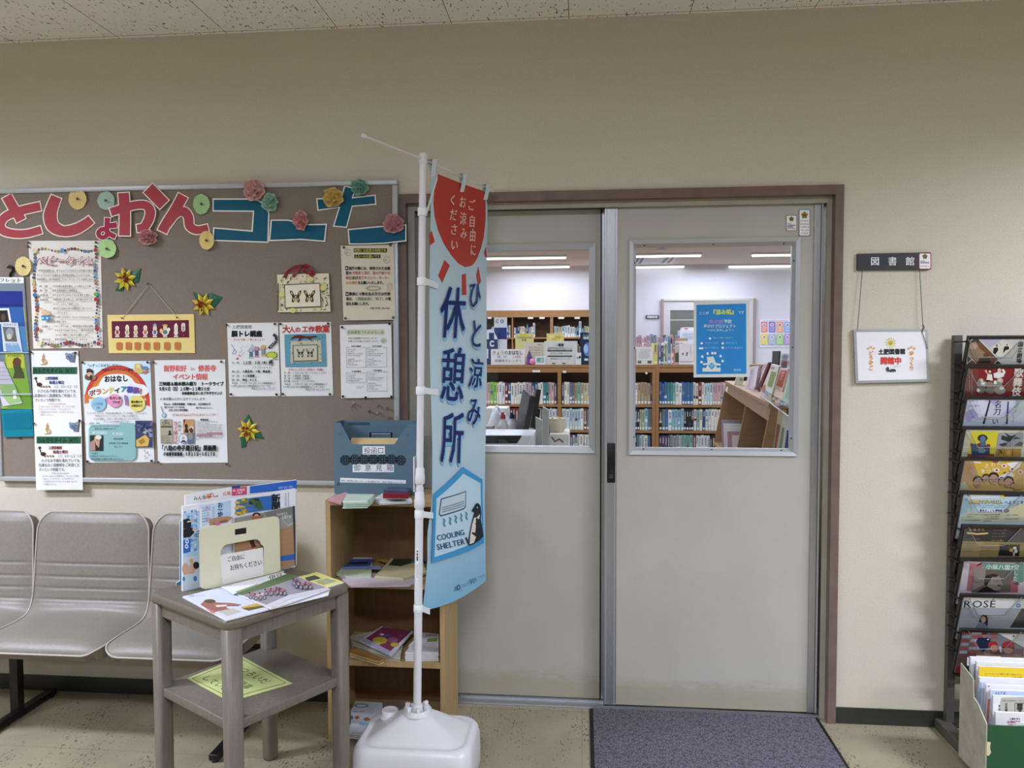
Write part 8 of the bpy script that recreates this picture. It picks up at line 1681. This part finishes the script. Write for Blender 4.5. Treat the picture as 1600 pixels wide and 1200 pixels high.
def chart(a):
    cs = ('#d88a84', '#8a7ac0', '#e0a48c', '#8ab0d8', '#d8cc6a', '#a8b4c8', '#9acc84', '#b494c8'); nm = ('赤', '紫', '橙', '青', '黄', '灰', '緑', '桃')
    for k in range(8):
        x = 1189+12.2*(k % 4); y = 502.5+19*(k//4); a.rect(x, y, x+10.5, y+17, cs[k]); a.ell(x+5, y+5, 2.8, 2.8, '#dfd6e0'); a.text(nm[k], x+3.4, y+5.2, 3.2, '#7a4a6a', 0.03, 3.4); a.greek(x+2, y+10, x+9, 1.8, '#f0ecf0', k); a.greek(x+2, y+13.5, x+8, 1.8, '#f0ecf0', k+4)
    a.text('としょかんのほん', 1192, 500.6, 2.4, '#8a8aa0', 0, 40)
card('colour_chart', 'chart of eight pastel squares on the far wall, beyond the slanted bookcase', 'poster', 1187, 499, 1240, 542.5, YW-0.006, '#dcdce6', chart, 0.005)

# ceiling air conditioner and light strips of the library
YA = 7.6; za = CEIL-0.002
t_ = thing('ceiling_air_conditioner', 'white ceiling air conditioner with black slanted louvres in the library', 'air conditioner', atz(1020, 408, CEIL))
g = lambda px, py, h=0.0: atz(px, py, CEIL-0.004-h)
mb = MB(); mb.prism([g(978, 402), g(1058, 402), g(1050, 414), g(966, 414)], (0, 0, 0.0035), col('#d9d5dc', 0.5)); mb.build('panel', t_)
for q in ([(996, 403), (1000, 403), (994, 412), (990, 412)], [(1003, 403), (1006.5, 403), (1001, 412), (997, 412)], [(1041, 402.5), (1046, 402.5), (1037, 411), (1032.5, 411)], [(1050, 402.3), (1054, 402.3), (1046, 411), (1041, 411)]):
    mb = MB(); mb.prism([g(x, y, 0.001) for x, y in q], (0, 0, -0.002), M_BLACK); mb.build('louvre', t_)
def strip_light(px0, px1, py, label):
    A_, B_ = atz(px0, py, CEIL), atz(px1, py, CEIL); Y = A_.y; t_ = thing('ceiling_light', label, 'ceiling light', ((A_.x+B_.x)/2, Y, CEIL-0.03), 'library strip lights')
    mb = MB(); mb.box((A_.x, Y-0.04, CEIL-0.028), (B_.x, Y+0.04, CEIL-0.001), col('#e2e2e6', 0.4)); mb.build('housing', t_)
    mb = MB(); mb.bbox((A_.x+0.01, Y-0.028, CEIL-0.05), (B_.x-0.01, Y+0.028, CEIL-0.0285), 0.008, M_TUBE); mb.build('diffuser', t_)
strip_light(700, 886, 401, 'long lit strip light, nearer of the two in the left window')
strip_light(784, 891, 414.5, 'lit strip light nearer the far wall, in the left window'); strip_light(955, 1094, 397, 'lit strip light, nearer one left of centre in the right window')
strip_light(950, 1068, 414.5, 'lit strip light by the far wall, left part of the right window'); strip_light(1174, 1290, 395, 'lit strip light, nearer one at the right of the right window'); strip_light(1138, 1280, 413, 'lit strip light by the far wall at the right of the right window')
mb = MB(); p = atz(1035, 388, CEIL); mb.lathe([(0.05, -0.03), (0.06, -0.012), (0.06, -0.001)], p, col('#cfc8c4', 0.5), 18); tag(mb.build('smoke_detector'), 'round pale smoke detector on the library ceiling in the right window', 'smoke detector')

# ---- service counter with its equipment, left window
ct = thing('service_counter', 'white-topped service counter below the left window, equipment on it', 'counter', (-0.45, 1.1, 0))
ZK = 0.78
mb = MB(); mb.box((-1.25, 0.55, ZK-0.03), (0.35, 1.75, ZK), col('#c9c4bc', 0.45)); mb.build('top', ct); mb = MB(); mb.box((-1.2, 0.6, 0), (0.3, 0.64, ZK-0.0305), M_LIBWOOD); mb.box((-1.2, 0.6405, 0), (-1.16, 1.7, ZK-0.0305), M_LIBWOOD); mb.box((0.26, 0.6405, 0), (0.3, 1.7, ZK-0.0305), M_LIBWOOD); mb.build('body', ct)
YP_ = 0.66; pr = thing('printer', 'white desktop printer with a dark glass window low in the left window', 'printer', (at(790, 690, YP_).x, YP_+0.2, ZK))
A_, B_ = at(740, 679.5, YP_), at(834.5, 696, YP_); mb = MB()
mb.bbox((A_.x, YP_, ZK), (B_.x, YP_+0.29, A_.z), 0.012, col('#d9dce2', 0.4)); mb.build('body', pr)
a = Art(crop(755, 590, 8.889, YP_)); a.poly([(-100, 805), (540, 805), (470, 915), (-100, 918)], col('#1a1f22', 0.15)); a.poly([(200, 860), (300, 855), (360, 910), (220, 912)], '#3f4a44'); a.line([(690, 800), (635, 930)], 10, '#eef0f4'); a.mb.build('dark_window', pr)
def monitor(label, q, y0, y1, z0):
    """thin screen seen almost edge-on; q = pixels: far top, near top, near bottom, far bottom"""
    p = [at(*q[0], y1), at(*q[1], y0), at(*q[2], y0), at(*q[3], y1)]; n_ = (p[1]-p[0]).cross(p[3]-p[0]).normalized(); n_ = n_ if n_.x > 0 else -n_
    t_ = thing('monitor', label, 'monitor', ((p[0].x+p[2].x)/2, (y0+y1)/2, z0))
    mb = MB(); mb.prism(p, n_*0.028, col('#2b2927', 0.6)); mb.build('screen_case', t_)
    c_ = (p[0]+p[1]+p[2]+p[3])/4; mb = MB(); mb.prism([c_+(v-c_)*0.92-n_*0.0005 for v in p], -n_*0.001, col('#1f1e1d', 0.4)); mb.build('screen', t_)
    mb = MB(); b_ = (p[2]+p[3])/2+n_*0.045; mb.tube([(p[0]+p[2])/2+n_*0.035, b_, Vector((b_.x, b_.y, z0+0.012))], 0.014, M_BLACK, 8); mb.bbox((b_.x-0.03, b_.y-0.07, z0), (b_.x+0.06, b_.y+0.07, z0+0.012), 0.004, M_BLACK); mb.build('stand', t_)
monitor('dark grey monitor seen edge-on, left one of the pair on the counter', [(817, 608), (829, 618), (816, 682), (803, 679)], 1.0, 1.40, ZK)
monitor('dark grey monitor seen edge-on, right one of the pair on the counter', [(835, 606.5), (838.5, 608), (829, 668), (824, 668)], 1.50, 1.70, ZK)
def slab(name, label, cat, q, Y, th_, mt, z0):
    P4 = [at(*p, Y) for p in q]; P4[2].z = z0; P4[3].z = z0; mb = MB(); mb.prism(P4, (0, th_, 0), mt); return tag(mb.build(name), label, cat)
slab('desk_divider', 'tall pale grey upright panel on the counter right of the monitors', 'desk panel', [(847.5, 635.5), (857, 641), (857, 697), (849, 697)], 0.72, 0.05, col('#a9aaa8', 0.5), ZK+0.0004)
slab('desk_divider', 'lower pale grey panel leaning just left of the tall grey panel', 'desk panel', [(836.5, 652), (847, 657), (847, 685), (838, 697)], 0.80, 0.04, col('#b4b5b0', 0.5), ZK+0.0004)
# bottles
def bottle(label, px, Y, ztop_px, capc, bodyc, band):
    P_ = at(px, 668, Y); P_.z = ZK+0.0004; h = at(px, ztop_px, Y).z-ZK; t_ = thing('pump_bottle', label, 'bottle', P_, 'bottles on the counter'); r = 0.030
    mb = MB(); mb.lathe([(r*0.9, 0), (r, 0.006), (r, h*0.76), (r*0.75, h*0.84), (r*0.4, h*0.88), (r*0.4, h*0.90)], P_, ink(bodyc), 18); mb.lathe([(r*1.01, h*0.40), (r*1.01, h*0.66)], P_, ink(band), 18); mb.build('body', t_)
    mb = MB(); mb.lathe([(r*0.48, h*0.895), (r*0.48, h*0.95), (r*0.24, h*0.965), (r*0.2, h)], P_, ink(capc), 14); mb.box((P_.x-0.006, P_.y-0.045, P_.z+h-0.012), (P_.x+0.006, P_.y+0.006, P_.z+h), ink(capc)); mb.build('pump_cap', t_)
bottle('white bottle with a red pump cap beside the left monitor', 786, 1.10, 644, '#a83a44', '#d9dadc', '#8c9a8a'); bottle('white bottle with a navy pump cap right of the red-capped bottle', 800, 1.22, 644, '#2a2c6c', '#d6dae2', '#7a94c0'); 
def blob(name, label, cat, c, r, mt, seed, z0, lumps=0.22):
    rr = random.Random(seed); ph = [rr.uniform(0, 6) for _ in range(6)]; mb = MB()
    def fn(u, v):
        a, b = 2*math.pi*u, math.pi*v; k = 1+lumps*(math.sin(3*a+ph[0]+2*b)*0.5+math.sin(5*b+ph[1]+a)*0.4+math.sin(7*a+ph[2])*0.2*math.sin(b))
        return Vector((c.x+r[0]*k*math.sin(b)*math.cos(a), c.y+r[1]*k*math.sin(b)*math.sin(a), max(z0, c.z-r[2]*k*math.cos(b))))
    mb.grid(fn, 28, 16, mt); return tag(mb.build(name), label, cat)
blob('plastic_bag', 'crumpled white plastic bag behind the bottles on the counter', 'bag', Vector((at(778, 655, 1.4).x, 1.42, ZK+0.17)), (0.075, 0.06, 0.17), ink('#d6dce4'), 3, ZK+0.0004)
A_, B_ = at(757, 637.5, 1.52), at(792, 646, 1.52); mb = MB(); mb.bbox((A_.x, 1.52, ZK+0.0004), (B_.x, 1.70, A_.z), 0.006, ink('#d6d4d0')); tag(mb.build('storage_box'), 'long white box at the back of the counter behind the bottles', 'box')
A_, B_ = at(757, 664, 1.02), at(769, 672, 1.02); mb = MB()
for k in range(5): mb.box((A_.x-0.004*(k % 2), 0.99, ZK+0.0004+k*(A_.z-ZK)/5), (B_.x+0.004*(k % 3), 1.10, ZK+0.0004+(k+0.9)*(A_.z-ZK)/5), ink(('#8a7a6c', '#5a4a44', '#b0a89c', '#3a3a40', '#9a8c80')[k]))
tag(mb.build('notebook_pile'), 'pile of dark and tan notebooks at the far left behind the printer', 'notebooks')
# canvas bag on a white box
wb = MB(); A_, B_ = at(858, 678, 1.0), at(889, 697, 1.0); wb.bbox((A_.x, 1.0, ZK+0.0004), (B_.x, 1.28, A_.z), 0.006, ink('#d3cfc8')); tag(wb.build('storage_box'), 'plain white storage box at the right end of the counter', 'box')
bt_ = thing('tote_bag', 'cream canvas tote bag standing on the white box in the left window', 'bag', (at(871, 678, 1.12).x, 1.12, A_.z))
c_ = at(869.5, 668, 1.12); mb = MB(); rings = []
for z, wx, wy, tw in ((A_.z+0.0006, 0.040, 0.05, 0), (A_.z+0.02, 0.047, 0.06, 0.1), (A_.z+0.05, 0.046, 0.055, 0.3), (A_.z+0.075, 0.044, 0.05, 0.5)):
    rings.append([Vector((c_.x+wx*math.cos(g_)*(1+0.08*math.sin(3*g_+tw*5)), 1.12+wy*math.sin(g_)*(1+0.1*math.sin(4*g_+tw)), z)) for g_ in [2*math.pi*k/24 for k in range(24)]])
mb.loft(rings, ink('#d2c4ac')); mb.build('body', bt_)
mb = MB(); mb.tube([(c_.x-0.03, 1.09, A_.z+0.072), (c_.x-0.01, 1.07, A_.z+0.088), (c_.x+0.03, 1.09, A_.z+0.074)], 0.004, ink('#dfd6c0'), 6); mb.build('strap', bt_)
mb = MB(); mb.tube([Vector((at(x, y, 0.9965).x, 0.9965, at(x, y, 0.9965).z)) for i, (x, y) in enumerate(((862, 683), (867, 690), (874, 686), (880, 691)))], 0.003, M_BLACK, 6); tag(mb.build('cable'), 'thin black cable coiled in front of the white storage box', 'cable')

# ---- slanted display bookcase with face-out books, right window
def SB(px, py, d_): return at(px, py, d_)
M_SLANT = mk_wood('pale_brown_display_wood', '#8f6f50', '#a3815f', (3, 3, 20), 0.5)
sl = thing('slanted_bookcase', 'light wood display bookcase slanting towards the viewer in the right window', 'bookcase', (1.05, 1.6, 0))
FT, NT = atz(1134.5, 595, 1.19), atz(1205.5, 630, 1.19)                     # far and near top corners of the open face
zt2 = (FT.z+NT.z)/2; FT.z = NT.z = zt2
ax_ = (NT-FT); ax_.z = 0; Ls = ax_.length; ax_.normalize(); outn = Vector((-ax_.y, ax_.x, 0)); outn = outn if outn.x < 0 else -outn       # face normal, towards -x
def S(t_, s_, z): return FT+ax_*t_+outn*s_+Vector((0, 0, z-zt2))
slope = 0.09
def face(t_, z): return S(t_, slope*(zt2-z)/0.5, z)                    # lower edge stands further out
zlo = zt2-0.57
def plank(nm, t0, t1, z0, z1, s0, s1):
    mb = MB(); q = lambda t_, z, s_: face(t_, z)+outn*s_
    v = [q(t0, z0, s0), q(t1, z0, s0), q(t1, z0, s1), q(t0, z0, s1), q(t0, z1, s0), q(t1, z1, s0), q(t1, z1, s1), q(t0, z1, s1)]
    mb.add(v, [(0, 3, 2, 1), (4, 5, 6, 7), (0, 1, 5, 4), (1, 2, 6, 5), (2, 3, 7, 6), (3, 0, 4, 7)], M_SLANT); return mb.build(nm, sl)
tdiv = min((k*Ls/200 for k in range(200)), key=lambda t_: abs(to_px(face(t_, zt2-0.10))[0]-1164)); plank('top', 0, Ls, zt2-0.02, zt2, -0.50, 0.012); plank('apron', 0.0305, Ls-0.0305, zt2-0.095, zt2-0.0205, -0.02, 0.0)
for t_ in (0.0, tdiv, Ls-0.03): plank('side_panel' if t_ in (0.0, Ls-0.03) else 'divider', t_, t_+0.03, 0.0, (zt2-0.0205) if t_ in (0.0, Ls-0.03) else zt2-0.0955, -0.48, -0.0005)
plank('shelf', 0.031, tdiv-0.001, zlo-0.02, zlo, -0.47, 0.002); plank('shelf', tdiv+0.031, Ls-0.031, zlo-0.02, zlo, -0.47, 0.002)
plank('back_panel', 0.031, Ls-0.031, 0.02, zt2-0.097, -0.495, -0.481)
mb = MB(); mb.prism([face(0.18, zt2-0.045)+outn*0.001, face(0.36, zt2-0.045)+outn*0.001, face(0.36, zt2-0.085)+outn*0.001, face(0.18, zt2-0.085)+outn*0.001], outn*0.002, ink('#d9d6d0')); mb.build('shelf_label', sl)
def lean_book(label, t0, w_, zb, h, s0, c, c2, tilt=0.35, group='books leaning in the slanted bookcase', name='picture_book'):
    """board leaning back along the shelf, its face to the open side"""
    d_ = (ax_*-tilt+Vector((0, 0, 1))).normalized(); b_ = face(t0, zb)+outn*s0; n2 = (outn*0.35+ax_*0.94).normalized(); sd = n2.cross(d_).normalized()
    if sd.y > 0: sd = -sd
    sd = -outn
    p = [b_, b_+sd*w_, b_+sd*w_+d_*h, b_+d_*h]; mb = MB(); mb.prism(p, ax_*0.012, ink(c)); mb.prism([p[0]+outn*0.0006+ax_*0.001, p[0]+outn*0.0006+ax_*0.011, p[3]+outn*0.0006+ax_*0.011, p[3]+outn*0.0006+ax_*0.001], outn*0.0004, ink(c2))
    f0, f1, f2_, f3 = [v+ax_*0.0126 for v in p]; cc = (f0+f1+f2_+f3)/4; mb.prism([cc+(v-cc)*0.55+(d_*h*0.10) for v in (f0, f1, f2_, f3)], ax_*0.0004, ink(c2)); return tag(mb.build(name), label, 'book', group)
cs = [('#8a7a84', '#c9b8c4', 'mauve'), ('#c4c0be', '#8a8a94', 'pale grey'), ('#c9c0c4', '#6a5a64', 'pale pink'), ('#9a7a7c', '#c8b8b4', 'dull red'), ('#8aa4c4', '#e0e4e8', 'blue'), ('#d8cfc0', '#b08a5a', 'cream'), ('#b4a48c', '#4a4038', 'tan')]
for k in range(4): lean_book("%s magazine leaning in the slanted bookcase's farther bay, %s from far end" % (cs[k][2], ORD[k]), tdiv*0.40+0.20*k, 0.15, zlo+0.001, 0.29-0.012*k, -0.02, cs[k][0], cs[k][1], 0.5)
for k in range(4): lean_book("%s book leaning in the slanted bookcase's nearer bay, %s from far end" % (cs[(k+4) % 7][2], ORD[k]), tdiv+0.25+0.16*k, 0.18, zlo+0.001, 0.21+0.02*(k % 2), -0.03, cs[(k+4) % 7][0], cs[(k+4) % 7][1], 0.3)
# on its top: books and leaflets leaning, measured by their place in the window
def faceout(name, label, cat, q, Y, c, deco, n=8, lean=0.10, z0=None, th_=0.012):
    zb = zt2+0.0006; B0, B1 = atz(*q[3], zb), atz(*q[2], zb); d_ = (B1-B0).normalized(); up_ = Vector((0.10, 0.06, 1)).normalized()
    n_ = d_.cross(up_).normalized(); n_ = n_ if n_.dot(CAMP-B0) > 0 else -n_
    f = lambda x, y, h=0.0: on_plane(x, y, B0+n_*h, n_)
    P4 = [f(*q[0]), f(*q[1]), B1, B0]; bk = -n_*th_; bk.z = 0
    mb = MB(); mb.prism(P4, bk, ink(c))
    a = Art(f, mb, dh=0.0003, h=0.0005); deco(a) if deco else None; return tag(mb.build(name), label, cat, 'books and leaflets on top of the slanted bookcase')
faceout('picture_book', 'ivory picture book leaning farthest on the slanted bookcase, below the blue poster corner', 'book', [(1158, 568), (1168, 568), (1160, 601), (1147, 601)], 2.2, '#d2d0c0', lambda a: (a.poly([(1160, 571), (1166, 571), (1162, 585), (1156, 585)], '#b9c0a4'), a.ell(1158, 593, 3, 3, '#9aa88a')))
faceout('picture_book', 'pale pink leaning book with vertical writing on the slanted bookcase', 'book', [(1172, 573), (1186, 571), (1178, 609), (1164, 605)], 2.0, '#d3c8d4', lambda a: (a.text('絵本のひろば', 1176, 577, 4, '#a9889a', 0, vert=True, pitch=4.6, shear=0.25), a.poly([(1181, 574), (1185, 574), (1180, 604), (1176, 604)], '#dfd6e0')))
faceout('picture_book', 'thin dark red edged book leaning beside the pale pink one', 'book', [(1200.5, 566), (1203, 566), (1187, 612), (1183.5, 611)], 1.75, '#5a1c24', None)
faceout('picture_book', 'rose grey book cover leaning left of the dark red edged book', 'book', [(1192, 572), (1200, 567), (1182, 608), (1176, 605.5)], 1.8, '#bfb0b8', lambda a: a.poly([(1194, 576), (1197, 573), (1184, 606), (1181, 605)], '#d6cdd4'))
faceout('leaflet', 'white leaflet with a green and brown picture leaning on the slanted bookcase', 'leaflet', [(1206, 569), (1217, 572), (1204, 624), (1187, 615)], 1.45, '#d4d2cc', lambda a: (a.poly([(1205, 580), (1213, 582), (1206, 606), (1199, 603)], '#8a9a54'), a.poly([(1190, 605), (1196, 600), (1196, 614), (1189, 612)], '#b0705a'), a.ell(1207, 575, 3, 2, '#c48a8a')))
faceout('leaflet', 'leaflet with an orange picture in the right part of the slanted bookcase top', 'leaflet', [(1219, 575), (1231.5, 576), (1222, 612), (1209, 606)], 1.2, '#d2c8c0', lambda a: (a.poly([(1220, 578), (1230, 579), (1222, 606), (1212, 602)], '#b4604a'), a.text('ゆかた', 1224, 580, 4.5, '#e0c8b8', 0.02, vert=True, pitch=5, shear=0.25)))
faceout('leaflet', 'blue and pink lettered leaflet behind the orange one at the window edge', 'leaflet', [(1216, 551), (1240, 553), (1230, 606), (1209, 599)], 1.35, '#c9ccd8', lambda a: (a.text('ご自由に', 1218, 557, 4.5, '#7a94b8', 0.02, 20), a.rect(1219, 563, 1237, 572, '#d4a8ac'), a.text('お持ち', 1221, 567.5, 6, '#b05a64', 0.03, 14)))
faceout('book_stand', 'black book stand rising behind the leaflets at the right window edge', 'book stand', [(1207, 548.5), (1217.5, 548.5), (1213, 605), (1204, 602)], 1.5, '#23262c', None)
faceout('leaflet', 'pale green leaflet in a clear holder at the right window edge', 'leaflet', [(1231, 590), (1244, 592), (1240, 640), (1219, 632)], 0.95, '#bcd0c4', lambda a: a.poly([(1232, 596), (1240, 598), (1236, 626), (1226, 622)], '#a4c0ac'))
t_ = thing('leaflet_tray', 'clear acrylic leaflet tray along the near edge of the slanted bookcase', 'tray', at(1215, 640, 0.9))
mb = MB(); TB0, TB1 = atz(1188, 618, zt2+0.004), atz(1232, 651, zt2+0.004); P4 = [TB0, TB1, TB1+Vector((0, 0, 0.05)), TB0+Vector((0, 0, 0.05))]; mb.prism(P4, (0.002, -0.002, 0), M_ACRYL); mb.build('front', t_); mb = MB(); mb.tube([P4[0], P4[1]], 0.004, col('#c9ccd0', 0.2), 6); mb.build('lip', t_)
# magazines on the end of the case
for k, (q, Y, c_, c2_, lb) in enumerate((([(1216, 640), (1224, 645), (1207, 691), (1203, 688)], 0.44, '#b8a890', '#8a5a48', 'tan patterned magazine standing against the end of the slanted bookcase'), ([(1224, 646), (1230, 650), (1217, 697), (1209, 693)], 0.40, '#c4c0b4', '#7a8a6a', 'pale striped magazine, second from the slanted bookcase end'), ([(1231, 652), (1240, 655), (1226, 702), (1218, 698)], 0.36, '#d0d2dc', '#3f4a7a', 'white magazine with a navy figure at the right window edge'))):
    P4 = [at(*p, Y) for p in q]; P4[2].z = P4[3].z = 0.90; mb = MB(); mb.prism(P4, (0.012, 0.012, 0), ink(c_)); c0 = sum(P4, Vector())/4; mb.prism([c0+(p-c0)*0.6+Vector((-0.0004, -0.0012, 0)) for p in P4], (0, 0.0003, 0), ink(c2_)); tag(mb.build('magazine'), lb, 'magazine')
sh2 = MB(); sh2.box((0.60, 0.30, 0.0), (1.15, 0.47, 0.899), M_LIBWOOD); sh2.box((0.60, 0.25, 0.0), (1.15, 0.2995, 0.03), M_LIBWOOD); tag(sh2.build('low_stand'), 'low wooden stand under the magazines at the end of the slanted bookcase', 'stand')
drop_lettering()
